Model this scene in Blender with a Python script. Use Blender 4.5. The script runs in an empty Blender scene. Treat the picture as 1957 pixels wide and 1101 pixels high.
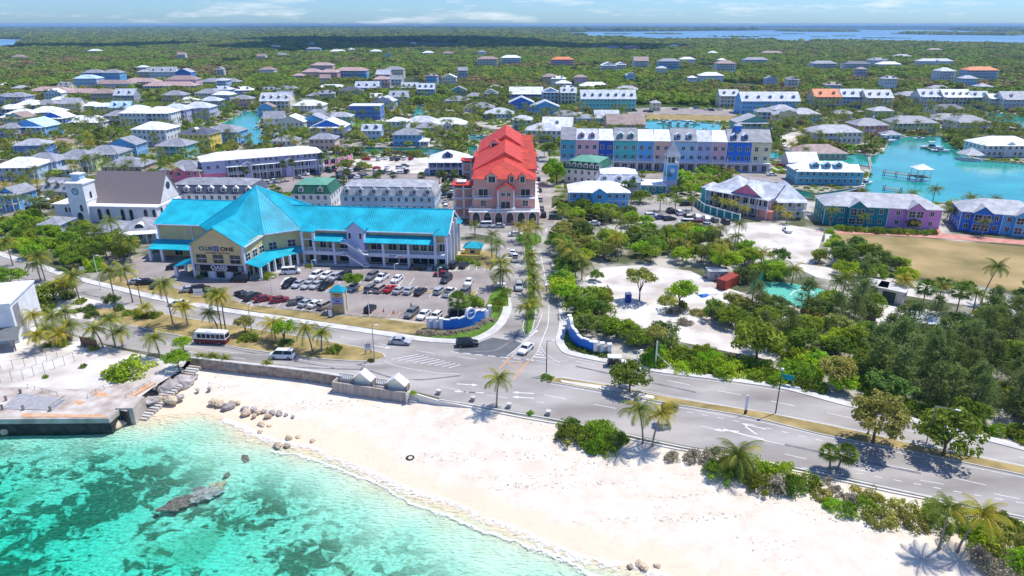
import bpy, math, random
from mathutils import Vector, Matrix, noise as mnoise
from mathutils.geometry import tessellate_polygon
R=math.radians; PI=math.pi
rnd=random.Random(7)
SC=bpy.context.scene; COL=SC.collection
# ---------------- camera, world, sun, exposure ----------------
F=1957*24/36; CX=978.5; CY=550.5; CAMH=62.0
PT=math.atan((CY-45.5)/F); SP,CP=math.sin(PT),math.cos(PT)
cam=bpy.data.objects.new('camera',bpy.data.cameras.new('camera')); COL.objects.link(cam)
cam.location=(0,0,CAMH); cam.rotation_euler=(PI/2-PT,0,0)
cam.data.sensor_width=36; cam.data.lens=24; cam.data.clip_end=60000; cam.data.clip_start=.5
SC.camera=cam
SUN_EL=R(64); SX,SY=.87,.49            # horizontal direction towards the sun
W=bpy.data.worlds.new('World'); SC.world=W; W.use_nodes=True
wn=W.node_tree.nodes; wl=W.node_tree.links
sky=wn.new('ShaderNodeTexSky'); sky.sky_type='NISHITA'; sky.sun_disc=False
sky.sun_elevation=SUN_EL; sky.sun_rotation=math.atan2(SX,SY); sky.air_density=1.0; sky.dust_density=.4; sky.ozone_density=2.0
wtc=wn.new('ShaderNodeTexCoord'); wmp=wn.new('ShaderNodeMapping'); wmp.inputs['Scale'].default_value=(9,9,60)
wno=wn.new('ShaderNodeTexNoise'); wno.inputs['Scale'].default_value=1.1; wno.inputs['Detail'].default_value=7; wno.inputs['Roughness'].default_value=.62
wcr=wn.new('ShaderNodeValToRGB'); wcr.color_ramp.elements[0].position=.52; wcr.color_ramp.elements[1].position=.75
wcr.color_ramp.elements[1].color=(.75,.75,.75,1)
wmx=wn.new('ShaderNodeMix'); wmx.data_type='RGBA'; wmx.inputs[7].default_value=(9.5,9.9,10.4,1)
wtn=wn.new('ShaderNodeMix'); wtn.data_type='RGBA'; wtn.blend_type='MULTIPLY'; wtn.inputs[0].default_value=1; wtn.inputs[7].default_value=(.62,1.0,1.66,1)
wl.new(wtc.outputs['Generated'],wmp.inputs[0]); wl.new(wmp.outputs[0],wno.inputs['Vector']); wl.new(wno.outputs[0],wcr.inputs[0])
wl.new(sky.outputs[0],wtn.inputs[6]); wl.new(wcr.outputs[0],wmx.inputs[0]); wl.new(wtn.outputs[2],wmx.inputs[6]); 
wl.new(wmx.outputs[2],wn['Background'].inputs[0]); wn['Background'].inputs[1].default_value=.105
sun=bpy.data.objects.new('sun',bpy.data.lights.new('sun','SUN')); COL.objects.link(sun)
sun.data.energy=4.8; sun.data.angle=R(.5); sun.data.color=(1,.965,.9)
sun.rotation_euler=Vector((-SX*math.cos(SUN_EL),-SY*math.cos(SUN_EL),-math.sin(SUN_EL))).to_track_quat('-Z','Y').to_euler()
SC.view_settings.view_transform='Standard'; SC.view_settings.look='None'; SC.view_settings.gamma=1; SC.view_settings.exposure=0.05
SC.render.resolution_x=1024; SC.render.resolution_y=576
# ---------------- pixel to world ----------------
def P(px,py,z=0.):
    a=(px-CX)/F; b=(CY-py)/F; d=(a,CP+b*SP,-SP+b*CP); t=(z-CAMH)/d[2]
    return Vector((d[0]*t,d[1]*t,z))
def hgt(px,pyb,pyt,zb=0.):
    y=P(px,pyb,zb).y; b=(CY-pyt)/F
    return CAMH+y*(-SP+b*CP)/(CP+b*SP)
def scl(py,z=0.): return F*(SP-(CY-py)/F*CP)/(CAMH-z)     # pixels per metre across
# ---------------- materials ----------------
MATS={}
def mat(name,c,rough=.7,var=.15,sc=1.,metal=0.,bump=0.,c2=None,coord='Object',detail=4,spec=.3,emis=None,objvar=0.,rot=None,thr=(.35,.65)):
    if name in MATS: return MATS[name]
    m=bpy.data.materials.new(name); m.use_nodes=True; MATS[name]=m
    n=m.node_tree.nodes; l=m.node_tree.links; b=n['Principled BSDF']
    b.inputs['Roughness'].default_value=rough; b.inputs['Metallic'].default_value=metal; b.inputs['Specular IOR Level'].default_value=spec
    tc=n.new('ShaderNodeTexCoord'); 
    if coord=='World':
        g=n.new('ShaderNodeNewGeometry'); vec=g.outputs['Position']
    else: vec=tc.outputs['Object']
    if rot:
        mp=n.new('ShaderNodeMapping'); mp.inputs['Scale'].default_value=rot; l.new(vec,mp.inputs[0]); vec=mp.outputs[0]
    no=n.new('ShaderNodeTexNoise'); no.inputs['Scale'].default_value=sc; no.inputs['Detail'].default_value=detail; l.new(vec,no.inputs['Vector'])
    r=n.new('ShaderNodeValToRGB'); r.color_ramp.elements[0].position=thr[0]; r.color_ramp.elements[1].position=thr[1]
    if c2 is None: c1=tuple(x*(1-var) for x in c); c2=tuple(min(1,x*(1+var*.6)) for x in c)
    else: c1=c
    r.color_ramp.elements[0].color=(*c1,1); r.color_ramp.elements[1].color=(*c2,1); l.new(no.outputs[0],r.inputs[0]); out=r.outputs[0]
    if objvar:
        oi=n.new('ShaderNodeObjectInfo'); hs=n.new('ShaderNodeHueSaturation'); 
        mr=n.new('ShaderNodeMapRange'); mr.inputs['To Min'].default_value=1-objvar; mr.inputs['To Max'].default_value=1+objvar; l.new(oi.outputs['Random'],mr.inputs[0]); l.new(mr.outputs[0],hs.inputs['Value'])
        m2=n.new('ShaderNodeMapRange'); m2.inputs['To Min'].default_value=.5-objvar*.09; m2.inputs['To Max'].default_value=.5+objvar*.06
        fr=n.new('ShaderNodeMath'); fr.operation='FRACT'; mu=n.new('ShaderNodeMath'); mu.operation='MULTIPLY'; mu.inputs[1].default_value=7.31
        l.new(oi.outputs['Random'],mu.inputs[0]); l.new(mu.outputs[0],fr.inputs[0]); l.new(fr.outputs[0],m2.inputs[0]); l.new(m2.outputs[0],hs.inputs['Hue'])
        l.new(out,hs.inputs['Color']); out=hs.outputs[0]
    l.new(out,b.inputs['Base Color'])
    if bump:
        bp=n.new('ShaderNodeBump'); bp.inputs['Strength'].default_value=bump; bp.inputs['Distance'].default_value=.1
        l.new(no.outputs[0],bp.inputs['Height']); l.new(bp.outputs[0],b.inputs['Normal'])
    if emis: b.inputs['Emission Color'].default_value=(*emis,1); b.inputs['Emission Strength'].default_value=1
    return m
def leafmat(name,c,c2,tr=.25,ov=.3):
    m=mat(name,c,.65,c2=c2,sc=.8,coord='Object',objvar=ov,detail=3,spec=.25)
    n=m.node_tree.nodes; l=m.node_tree.links; b=n['Principled BSDF']; src=b.inputs['Base Color'].links[0].from_socket
    t=n.new('ShaderNodeBsdfTranslucent'); l.new(src,t.inputs[0]); mx=n.new('ShaderNodeMixShader'); mx.inputs[0].default_value=tr
    l.new(b.outputs[0],mx.inputs[1]); l.new(t.outputs[0],mx.inputs[2]); l.new(mx.outputs[0],n['Material Output'].inputs[0])
    return m
WALL=dict(white=(.8,.8,.8),lavender=(.5,.5,.72),pale_blue=(.42,.62,.8),blue=(.04,.2,.68),cobalt=(.03,.1,.5),sky=(.14,.45,.8),cyan=(.1,.48,.62),aqua=(.1,.55,.52),
 yellow=(.85,.62,.04),pink=(.85,.3,.42),soft_pink=(.8,.48,.55),cream=(.78,.68,.42),tan=(.6,.45,.3),mint=(.4,.7,.55),lime=(.6,.72,.3),navy=(.03,.1,.3),teal=(.02,.25,.28),
 grey=(.42,.43,.46),green=(.2,.45,.35),salmon=(.78,.3,.24),peach=(.8,.52,.42),magenta=(.8,.22,.36),ivory=(.8,.76,.62),mauve=(.66,.3,.62))
ROOF=dict(white=(.82,.83,.85),silver=(.55,.58,.63),grey=(.3,.31,.34),charcoal=(.11,.12,.16),brown=(.36,.26,.23),pinkish_brown=(.5,.35,.32),orange=(.75,.24,.1),green=(.03,.13,.08),terracotta=(.6,.06,.035),light_grey=(.42,.43,.46),pale_blue=(.5,.68,.82))
def wm(k): return mat('wall_'+k,WALL[k],.75,.1,.6)
def rm(k): return mat('roof_'+k,ROOF[k],.6,.26,.5,detail=9)
M_trim=mat('white_trim',(.8,.8,.8),.6,.05); M_glass=mat('dark_glass',(.02,.03,.045),.12,.3,spec=.6); M_glassb=mat('blue_glass',(.03,.08,.14),.1,.3,spec=.6)
M_conc=mat('concrete',(.42,.4,.37),.9,.25,.5,coord='World',bump=.2,detail=8); M_kerb=mat('kerb_concrete',(.56,.54,.5),.9,.15,.6,coord='World')
M_wood=mat('grey_wood',(.28,.24,.2),.85,.3,2); M_dark=mat('dark_metal',(.05,.05,.055),.5,.2); M_metal=mat('grey_metal',(.35,.36,.37),.45,.15,metal=.3)
M_rubber=mat('rubber',(.02,.02,.02),.8,.2)
# ---------------- mesh builder ----------------
class MB:
    def __init__(s): s.v=[];s.f=[];s.m=[];s.mats=[]
    def mi(s,m):
        if m not in s.mats: s.mats.append(m)
        return s.mats.index(m)
    def poly(s,pts,m):
        i=len(s.v); s.v.extend([tuple(p) for p in pts]); s.f.append(tuple(range(i,i+len(pts)))); s.m.append(s.mi(m))
    def hexa(s,a,b,m,ma=None):   # a,b: two 4-lists, bottom and top
        i=len(s.v); s.v.extend([tuple(p) for p in a]+[tuple(p) for p in b]); k=s.mi(m)
        for f in ((3,2,1,0),(4,5,6,7),(0,1,5,4),(1,2,6,5),(2,3,7,6),(3,0,4,7)): s.f.append(tuple(i+j for j in f)); s.m.append(k)
        if ma: s.m[-5]=s.mi(ma)
    def box(s,x0,x1,y0,y1,z0,z1,m,top=None):
        s.hexa([(x0,y0,z0),(x1,y0,z0),(x1,y1,z0),(x0,y1,z0)],[(x0,y0,z1),(x1,y0,z1),(x1,y1,z1),(x0,y1,z1)],m,top)
    def prism(s,pts,z0,z1,m,top=None):
        i=len(s.v); n=len(pts); s.v.extend([(p[0],p[1],z0) for p in pts]+[(p[0],p[1],z1) for p in pts]); k=s.mi(m)
        tri=tessellate_polygon([[Vector((p[0],p[1],0)) for p in pts]]); kt=s.mi(top or m)
        for t in tri:
            a,b,c=t; u=pts[b]; w=pts[a]; x=pts[c]
            if (u[0]-w[0])*(x[1]-w[1])-(u[1]-w[1])*(x[0]-w[0])<0: t=(c,b,a)
            s.f.append(tuple(i+n+j for j in t)); s.m.append(kt)
            s.f.append(tuple(i+j for j in reversed(t))); s.m.append(k)
        for j in range(n): s.f.append((i+j,i+(j+1)%n,i+n+(j+1)%n,i+n+j)); s.m.append(k)
    def tube(s,p0,p1,r0,r1,m,n=6,cap=True):
        p0=Vector(p0);p1=Vector(p1);d=(p1-p0); 
        if d.length<1e-6: return
        d.normalize(); u=d.orthogonal().normalized(); w=d.cross(u); i=len(s.v); k=s.mi(m)
        for p,r in((p0,r0),(p1,r1)):
            for j in range(n):
                a=2*PI*j/n; s.v.append(tuple(p+u*(r*math.cos(a))+w*(r*math.sin(a))))
        for j in range(n): s.f.append((i+j,i+(j+1)%n,i+n+(j+1)%n,i+n+j)); s.m.append(k)
        if cap: s.f.append(tuple(i+n+j for j in range(n))); s.m.append(k); s.f.append(tuple(i+n-1-j for j in range(n))); s.m.append(k)
    def hip(s,x0,x1,y0,y1,z,h,m,over=.6,fas=.18,trim=None,ends=None):
        x0-=over;x1+=over;y0-=over;y1+=over; t=trim or M_trim
        s.box(x0,x1,y0,y1,z-fas,z,t); z+=.003; w=x1-x0; d=y1-y0; i=min(w,d)/2
        if w>=d: a=(x0+i,(y0+y1)/2,z+h); b=(x1-i,(y0+y1)/2,z+h)
        else: a=((x0+x1)/2,y0+i,z+h); b=((x0+x1)/2,y1-i,z+h)
        A,B,C,D=(x0,y0,z),(x1,y0,z),(x1,y1,z),(x0,y1,z)
        if abs(w-d)<.05:
            for q in((A,B),(B,C),(C,D),(D,A)): s.poly([q[0],q[1],a],m)
        elif w>d: s.poly([A,B,b,a],m); s.poly([B,C,b],m); s.poly([C,D,a,b],m); s.poly([D,A,a],m)
        else: s.poly([A,B,a],m); s.poly([B,C,b,a],m); s.poly([C,D,b],m); s.poly([D,A,a,b],m)
    def gable(s,x0,x1,y0,y1,z,h,m,over=.5,axis='x',th=.18,wall=None):
        # ridge along axis; sloped slabs with thickness plus gable walls
        if axis=='x':
            yc=(y0+y1)/2; k=h/((y1-y0)/2)
            for sg,ye in((-1,y0),(1,y1)):
                yo=ye+sg*over; zo=z-k*over
                s.hexa([(x0-over,yo,zo),(x1+over,yo,zo),(x1+over,yc,z+h),(x0-over,yc,z+h)],[(x0-over,yo,zo+th),(x1+over,yo,zo+th),(x1+over,yc,z+h+th),(x0-over,yc,z+h+th)],m) if sg<0 else s.hexa([(x0-over,yc,z+h),(x1+over,yc,z+h),(x1+over,yo,zo),(x0-over,yo,zo)],[(x0-over,yc,z+h+th),(x1+over,yc,z+h+th),(x1+over,yo,zo+th),(x0-over,yo,zo+th)],m)
            if wall:
                for x in(x0,x1): s.poly([(x,y0,z-.01),(x,y1,z-.01),(x,yc,z+h-.01)],wall)
        else:
            xc=(x0+x1)/2; k=h/((x1-x0)/2)
            for sg,xe in((-1,x0),(1,x1)):
                xo=xe+sg*over; zo=z-k*over
                a=[(xo,y0-over,zo),(xc,y0-over,z+h),(xc,y1+over,z+h),(xo,y1+over,zo)]
                if sg>0: a=[a[1],a[0],a[3],a[2]]
                s.hexa(a,[(p[0],p[1],p[2]+th) for p in a],m)
            if wall:
                for y in(y0,y1): s.poly([(x0,y,z-.01),(x1,y,z-.01),(xc,y,z+h-.01)],wall)
    def mesh(s,name):
        me=bpy.data.meshes.new(name); me.from_pydata(s.v,[],s.f)
        for m in s.mats: me.materials.append(m)
        me.polygons.foreach_set('material_index',s.m); me.update(); return me
    def build(s,name,parent=None,loc=None,rz=0,label=None,kind=None,smooth=False):
        me=s.mesh(name)
        if smooth: me.polygons.foreach_set('use_smooth',[True]*len(me.polygons))
        return link(me,name,parent,loc,rz,label,kind)
def link(me,name,parent=None,loc=None,rz=0,label=None,kind=None,rot=None,scale=None):
    o=bpy.data.objects.new(name,me); COL.objects.link(o)
    if parent: o.parent=parent
    if loc is not None: o.location=loc
    o.rotation_euler=rot if rot else (0,0,rz)
    if scale: o.scale=scale
    if label: o['label']=label
    if kind: o['kind']=kind
    return o
def thing(name,label,cat,loc=(0,0,0),rz=0,group=None):
    return tag(link(None,name,None,loc,rz),label,cat,group)
def tag(o,label,cat,group=None):
    o['label']=label; o['category']=cat
    if group:o['group']=group
    return o
def dup(r,loc,rz=0,label=None,group=None,scale=None):
    def cp(o,par):
        c=o.copy(); COL.objects.link(c); c.parent=par
        for ch in KIDS(o): cp(ch,c)
        return c
    c=cp(r,None); c.location=loc; c.rotation_euler=(0,0,rz)
    if scale: c.scale=(scale,)*3
    if label:c['label']=label
    if group:c['group']=group
    return c
KC={}
def KIDS(o):
    if o.name not in KC: KC[o.name]=[x for x in bpy.data.objects if x.parent==o]
    return KC[o.name]
ORD='leftmost second third fourth fifth sixth seventh eighth ninth tenth eleventh twelfth thirteenth fourteenth fifteenth sixteenth seventeenth eighteenth nineteenth twentieth'.split()
def ordn(i,n=None,frm='left'):
    if i==0: return 'first from the '+frm
    if i<20: return ORD[i]+' from the '+frm
    t=['','','twenty','thirty','forty','fifty','sixty','seventy','eighty','ninety'][i//10] if i<100 else 'hundred'
    ones='first second third fourth fifth sixth seventh eighth ninth'.split()
    k=i+1
    tens=['','','twenty','thirty','forty','fifty','sixty','seventy','eighty','ninety'][min(9,k//10)]
    return (tens+'-'+ones[k%10-1] if k%10 else tens[:-1]+'ieth')+' from the '+frm
# 2D helpers
def strip_poly(pts,w0,w1):
    n=len(pts); L=[];Rr=[]
    for i,p in enumerate(pts):
        a=pts[max(i-1,0)];b=pts[min(i+1,n-1)]; d=Vector((b[0]-a[0],b[1]-a[1],0)).normalized(); nn=Vector((-d.y,d.x,0))
        L.append(Vector((p[0],p[1],0))+nn*w0); Rr.append(Vector((p[0],p[1],0))+nn*w1)
    return L,Rr
def px(pts,z=0.): return [P(a,b,z) for a,b in pts]
def smooth_line(pts,k=6):
    out=[]
    n=len(pts)
    for i in range(n-1):
        p0=pts[max(i-1,0)];p1=pts[i];p2=pts[i+1];p3=pts[min(i+2,n-1)]
        for j in range(k):
            t=j/k; out.append(p1.lerp(p2,0)*0+ (p1*2+(p2-p0)*t+(p0*2-p1*5+p2*4-p3)*t*t+(p1*3-p0-p2*3+p3)*t*t*t)*.5)
    out.append(pts[-1]); return out
def strip(name,pts,w0,w1,z0,z1,m,kind='structure',top=None,parent=None,z0f=None):
    L,Rr=strip_poly(pts,w0,w1); b=MB(); 
    for i in range(len(pts)-1):
        q=[L[i],L[i+1],Rr[i+1],Rr[i]] 
        if w0>w1: q=[L[i],Rr[i],Rr[i+1],L[i+1]]
        b.hexa([(p.x,p.y,z0) for p in q],[(p.x,p.y,z1) for p in q],m,top)
    return b.build(name,parent,kind=kind)
def ribbon(b,pts,w,z,m):
    L,Rr=strip_poly(pts,w/2,-w/2)
    for i in range(len(pts)-1): b.poly([(p.x,p.y,z) for p in (Rr[i],Rr[i+1],L[i+1],L[i])],m)
def sheet(name,pts,z,m,kind='structure'):
    b=MB(); tri=tessellate_polygon([[Vector((p[0],p[1],0)) for p in pts]]); b.v=[(p[0],p[1],z) for p in pts]; b.mi(m)
    for t in tri:
        a,bb,c=[pts[j] for j in t]
        if (bb[0]-a[0])*(c[1]-a[1])-(bb[1]-a[1])*(c[0]-a[0])<0: t=(t[2],t[1],t[0])
        b.f.append(tuple(t)); b.m.append(0)
    return b.build(name,kind=kind)
def inset(pts,d):
    n=len(pts); ar=sum(pts[i][0]*pts[(i+1)%n][1]-pts[(i+1)%n][0]*pts[i][1] for i in range(n)); s=1 if ar>0 else -1; out=[]
    for i in range(n):
        p=Vector(pts[i][:2]);a=Vector(pts[i-1][:2]);b=Vector(pts[(i+1)%n][:2]); d1=(p-a).normalized();d2=(b-p).normalized()
        n1=Vector((-d1.y,d1.x))*s;n2=Vector((-d2.y,d2.x))*s; nn=(n1+n2); 
        if nn.length<1e-4: nn=n1
        nn.normalize(); k=max(.35,nn.dot(n1)); q=p+nn*(d/k); out.append(Vector((q.x,q.y,0)))
    return out
def island(name,pts,m,h=.13,kerb=.22):
    b=MB(); b.prism([(p[0],p[1]) for p in pts],-.02,h,M_kerb); o=b.build(name,kind='structure')
    sheet(name+'_grass' if 'verge' not in name else 'grass_strip',inset(pts,kerb),h+.006,m); return o
def inpoly(x,y,poly):
    c=False;n=len(poly);j=n-1
    for i in range(n):
        xi,yi=poly[i][0],poly[i][1];xj,yj=poly[j][0],poly[j][1]
        if (yi>y)!=(yj>y) and x<(xj-xi)*(y-yi)/(yj-yi)+xi: c=not c
        j=i
    return c
BLOCK=[]  # world polygons where no plant may be scattered
OCC=[]    # circles x,y,r
def free(x,y,r=1.):
    for bb,pl in BLOCK:
        if bb[0]-r<x<bb[1]+r and bb[2]-r<y<bb[3]+r and inpoly(x,y,pl): return False
    for c in OCC:
        if (x-c[0])**2+(y-c[1])**2<(c[2]+r)**2: return False
    return True
def block(pts): BLOCK.append(((min(p[0] for p in pts),max(p[0] for p in pts),min(p[1] for p in pts),max(p[1] for p in pts)),[(p[0],p[1]) for p in pts]))
# ======================= SETTING =======================
WL=-2.8
M_sand=mat('beach_sand',(.74,.66,.57),.95,c2=(.83,.77,.69),sc=.35,coord='World',detail=9,bump=.25)
M_ssand=mat('site_sand',(.46,.4,.34),.95,c2=(.76,.72,.66),sc=.12,coord='World',detail=9,bump=.3)
M_asph=mat('asphalt',(.24,.215,.195),.9,c2=(.44,.405,.37),sc=.12,coord='World',detail=8,rot=(.4,1,1))
M_asph2=mat('car_park_asphalt',(.26,.22,.2),.9,c2=(.36,.31,.285),sc=.15,coord='World',detail=9)
M_asphn=mat('new_asphalt',(.13,.135,.145),.9,var=.12,sc=.5,coord='World',detail=6)
M_pave=mat('pavement',(.5,.48,.45),.9,c2=(.68,.66,.63),sc=.4,coord='World',detail=6)
M_dry=mat('dry_grass',(.2,.16,.055),.95,c2=(.42,.31,.13),sc=.25,coord='World',detail=9,bump=.3)
M_lawn=mat('lawn_grass',(.06,.13,.012),.95,c2=(.12,.22,.02),sc=.8,coord='World',detail=7,bump=.3)
M_paint=mat('white_paint',(.62,.62,.62),.8,c2=(.8,.8,.8),sc=1.5,coord='World'); M_ypaint=mat('yellow_paint',(.75,.36,.1),.8,.2,1.5,coord='World')
M_brick=mat('red_paving',(.5,.2,.15),.9,c2=(.62,.32,.26),sc=.5,coord='World')
M_ground=mat('town_soil',(.09,.1,.045),.95,c2=(.5,.46,.4),sc=.07,coord='World',detail=10,thr=(.44,.6))
M_scrub=mat('far_scrub',(.02,.04,.01),.95,c2=(.07,.09,.025),sc=.02,coord='World',detail=12,bump=1,thr=(.35,.62))
def watermat(name,c,c2,sc,r=.06,bs=.25,bd=.15,spec=.5):
    m=mat(name,c,r,c2=c2,sc=sc,coord='World',detail=4,spec=spec)
    n=m.node_tree.nodes;l=m.node_tree.links; g=n.new('ShaderNodeNewGeometry'); no=n.new('ShaderNodeTexNoise'); no.inputs['Scale'].default_value=.9; no.inputs['Detail'].default_value=5
    bp=n.new('ShaderNodeBump'); bp.inputs['Strength'].default_value=bs; bp.inputs['Distance'].default_value=bd
    l.new(g.outputs['Position'],no.inputs['Vector']); l.new(no.outputs[0],bp.inputs['Height']); l.new(bp.outputs[0],n['Principled BSDF'].inputs['Normal']); return m
M_canal=watermat('canal_water',(.012,.24,.19),(.03,.38,.31),.03)
M_canald=watermat('dark_canal_water',(.004,.1,.055),(.01,.16,.1),.05)
M_bay=mat('lagoon_water',(.13,.27,.42),.6,c2=(.17,.33,.48),sc=.002,coord='World',spec=.1)
# --- beach edge and ground ---
LB=[(360,686),(420,692),(480,699),(545,706),(600,713),(655,722),(700,731),(745,740),(785,748),(840,764),(900,776),(1000,796),(1070,808),(1200,836),(1300,857),(1440,882),(1560,906),(1700,937),(1830,963),(1957,990),(2150,1035)]
def zTop(x): return -.3 if x<350 else (-1.75 if x<780 else (-1.75+(x-780)/100*1.65 if x<880 else -.1))
landfront=[P(-500,880,0),P(-60,797),P(205,797),P(226,783),P(262,763),P(290,737),P(350,700)]+[P(360,686)]+[P(a,b) for a,b in LB[1:]]
far=[(9000,1200),(30000,26000),(-30000,26000),(-9000,1200)]
gb=[(p.x,p.y) for p in landfront]+far
sheet('ground',gb,-.02,M_ground)
sheet('far_land',[(-800,560),(800,560),(9000,2500),(24000,22000),(-24000,22000),(-9000,2500)],.03,M_scrub)
# beach and seabed loft
def resample(pts,n):
    L=[0]
    for a,b in zip(pts,pts[1:]): L.append(L[-1]+(b-a).length)
    out=[];j=0
    for i in range(n):
        t=L[-1]*i/(n-1)
        while j<len(pts)-2 and L[j+1]<t: j+=1
        k=(t-L[j])/max(1e-6,L[j+1]-L[j]); out.append(pts[j].lerp(pts[j+1],k))
    return out
top=[Vector((P(a,b).x,P(a,b).y+.25,zTop(a))) for a,b in LB]; 
top=[P(-500,770,WL+.2),P(-60,765,WL+.2),P(200,768,WL+.2),P(262,765,WL+.4),P(330,730,-1.9)]+top
SHPX=[(-500,800),(-60,788),(190,784),(255,796),(325,792),(385,787),(430,800),(500,832),(560,848),(600,855),(640,872),(720,905),(800,938),(870,962),(950,996),(1040,1030),(1130,1064),(1240,1092),(1400,1142),(1700,1250),(2150,1440)]
sh=[P(a,b,WL) for a,b in SHPX]
N=200; T=resample(top,N); S=resample(sh,N); nv=Vector((-.42,-.9,0))
rows=[]
K=14
for i in range(K+1):
    t=i/K; rows.append([Vector((a.x+(b.x-a.x)*t,a.y+(b.y-a.y)*t, a.z+(b.z-a.z)*(t**.75 if a.z>-1 else t)+mnoise.noise(Vector((a.x+(b.x-a.x)*t,a.y+(b.y-a.y)*t,0))*.25)*.16*math.sin(PI*t)+mnoise.noise(Vector((a.x*1.+(b.x-a.x)*t,a.y+(b.y-a.y)*t,0))*1.1)*.05*math.sin(PI*t))) for a,b in zip(T,S)])
for d,z in((1.5,.1),(4,.28),(8,.55),(14,.95),(22,1.5),(34,2.2),(50,3.0),(80,6),(140,9)):
    rows.append([Vector((b.x,b.y,WL))+nv*d+Vector((0,0,-z+ (mnoise.noise((b+nv*d)*.12)*.5*min(1,d/10)))) for b in S])
bm=MB(); 
bm.v=[tuple(p) for r in rows for p in r]
M_beach=mat('beach_and_seabed',(.68,.58,.46),.95,c2=(.76,.69,.58),sc=.4,coord='World',detail=9,bump=.2); bm.mi(M_beach)
for i in range(len(rows)-1):
    for j in range(N-1):
        a=i*N+j; bm.f.append((a,a+N,a+N+1,a+1)); bm.m.append(0)
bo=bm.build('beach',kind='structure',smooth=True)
# beach material: wet sand near the water line, coral and weed on the seabed, wrack specks
n=M_beach.node_tree.nodes;l=M_beach.node_tree.links;b=n['Principled BSDF'];base=b.inputs['Base Color'].links[0].from_socket
g=n.new('ShaderNodeNewGeometry'); sx=n.new('ShaderNodeSeparateXYZ'); l.new(g.outputs['Position'],sx.inputs[0])
def noise_(sc,det=5,ro=.5,rot=None,dist=0):
    q=n.new('ShaderNodeTexNoise'); q.inputs['Scale'].default_value=sc;q.inputs['Detail'].default_value=det;q.inputs['Roughness'].default_value=ro; q.inputs['Distortion'].default_value=dist
    if rot:
        mp=n.new('ShaderNodeMapping'); mp.inputs['Scale'].default_value=rot[0]; mp.inputs['Rotation'].default_value=(0,0,rot[1]); l.new(g.outputs['Position'],mp.inputs[0]); l.new(mp.outputs[0],q.inputs['Vector'])
    else: l.new(g.outputs['Position'],q.inputs['Vector'])
    return q.outputs[0]
def maprange(s,a,b_,c=0,d=1):
    q=n.new('ShaderNodeMapRange'); q.inputs[1].default_value=a;q.inputs[2].default_value=b_;q.inputs[3].default_value=c;q.inputs[4].default_value=d; l.new(s,q.inputs[0]); return q.outputs[0]
def mul(a,b_,op='MULTIPLY'):
    q=n.new('ShaderNodeMath'); q.operation=op
    for i,s in enumerate((a,b_)):
        if isinstance(s,(int,float)): q.inputs[i].default_value=s
        else: l.new(s,q.inputs[i])
    return q.outputs[0]
def mixc(f,a,c):
    q=n.new('ShaderNodeMix'); q.data_type='RGBA'; l.new(f,q.inputs[0]); l.new(a,q.inputs[6]); q.inputs[7].default_value=(*c,1); return q.outputs[2]
hz=mul(sx.outputs[2],mul(mul(noise_(.25,4),.5,'SUBTRACT'),.5),'ADD')
c=mixc(mul(maprange(hz,WL+.5,WL+.22),maprange(sx.outputs[2],WL-.25,WL+.02)),base,(.76,.6,.44))
c=mixc(maprange(sx.outputs[2],WL-.1,WL-.5),c,(.72,.72,.62))
c=mixc(mul(maprange(noise_(.16,3),.56,.7),.35),c,(.7,.55,.4))
# wrack specks
c=mixc(mul(mul(mul(maprange(noise_(2.2,5,.7),.56,.62),maprange(noise_(.2,5,.6,rot=((.3,1.8,1),.42)),.52,.58)),.85),maprange(sx.outputs[2],WL+.25,WL+.5)),c,(.2,.15,.12))
c=mixc(mul(maprange(noise_(.9,8,.75),.52,.64),.3),c,(.5,.4,.34))
uw=maprange(sx.outputs[2],WL-.35,WL-.7)
big=noise_(.075,4,.6,rot=((1,1.5,1),.5)); sm=noise_(.42,4,.6,rot=((1,1.25,1),.3),dist=.6)
pat=maprange(mul(mul(big,.62),mul(sm,.6),'ADD'),.6,.65)
deep=maprange(sx.outputs[2],WL-.35,WL-1.1)
c=mixc(mul(mul(pat,deep),.9),c,(.07,.075,.035))
blob=mul(maprange(noise_(.85,3,.5,rot=((1,1.4,1),.3)),.6,.66),maprange(noise_(.11,3,.6),.5,.56))
c=mixc(mul(mul(blob,deep),.9),c,(.05,.06,.03))
c=mixc(mul(mul(maprange(noise_(.09,3,.5),.6,.66),uw),.45),c,(.25,.24,.12))
# caustic light net painted into the seabed colour: cells darkened, edges left pale
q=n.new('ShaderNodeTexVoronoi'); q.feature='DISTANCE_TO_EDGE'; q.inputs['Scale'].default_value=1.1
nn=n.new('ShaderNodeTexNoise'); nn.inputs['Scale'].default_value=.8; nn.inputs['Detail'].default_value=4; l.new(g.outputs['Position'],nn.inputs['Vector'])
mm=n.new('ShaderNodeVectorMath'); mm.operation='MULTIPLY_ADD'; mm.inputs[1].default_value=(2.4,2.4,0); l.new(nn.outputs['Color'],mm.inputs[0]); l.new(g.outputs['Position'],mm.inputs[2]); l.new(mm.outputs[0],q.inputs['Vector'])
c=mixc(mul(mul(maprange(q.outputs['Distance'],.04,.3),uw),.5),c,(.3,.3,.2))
l.new(c,b.inputs['Base Color'])
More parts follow.
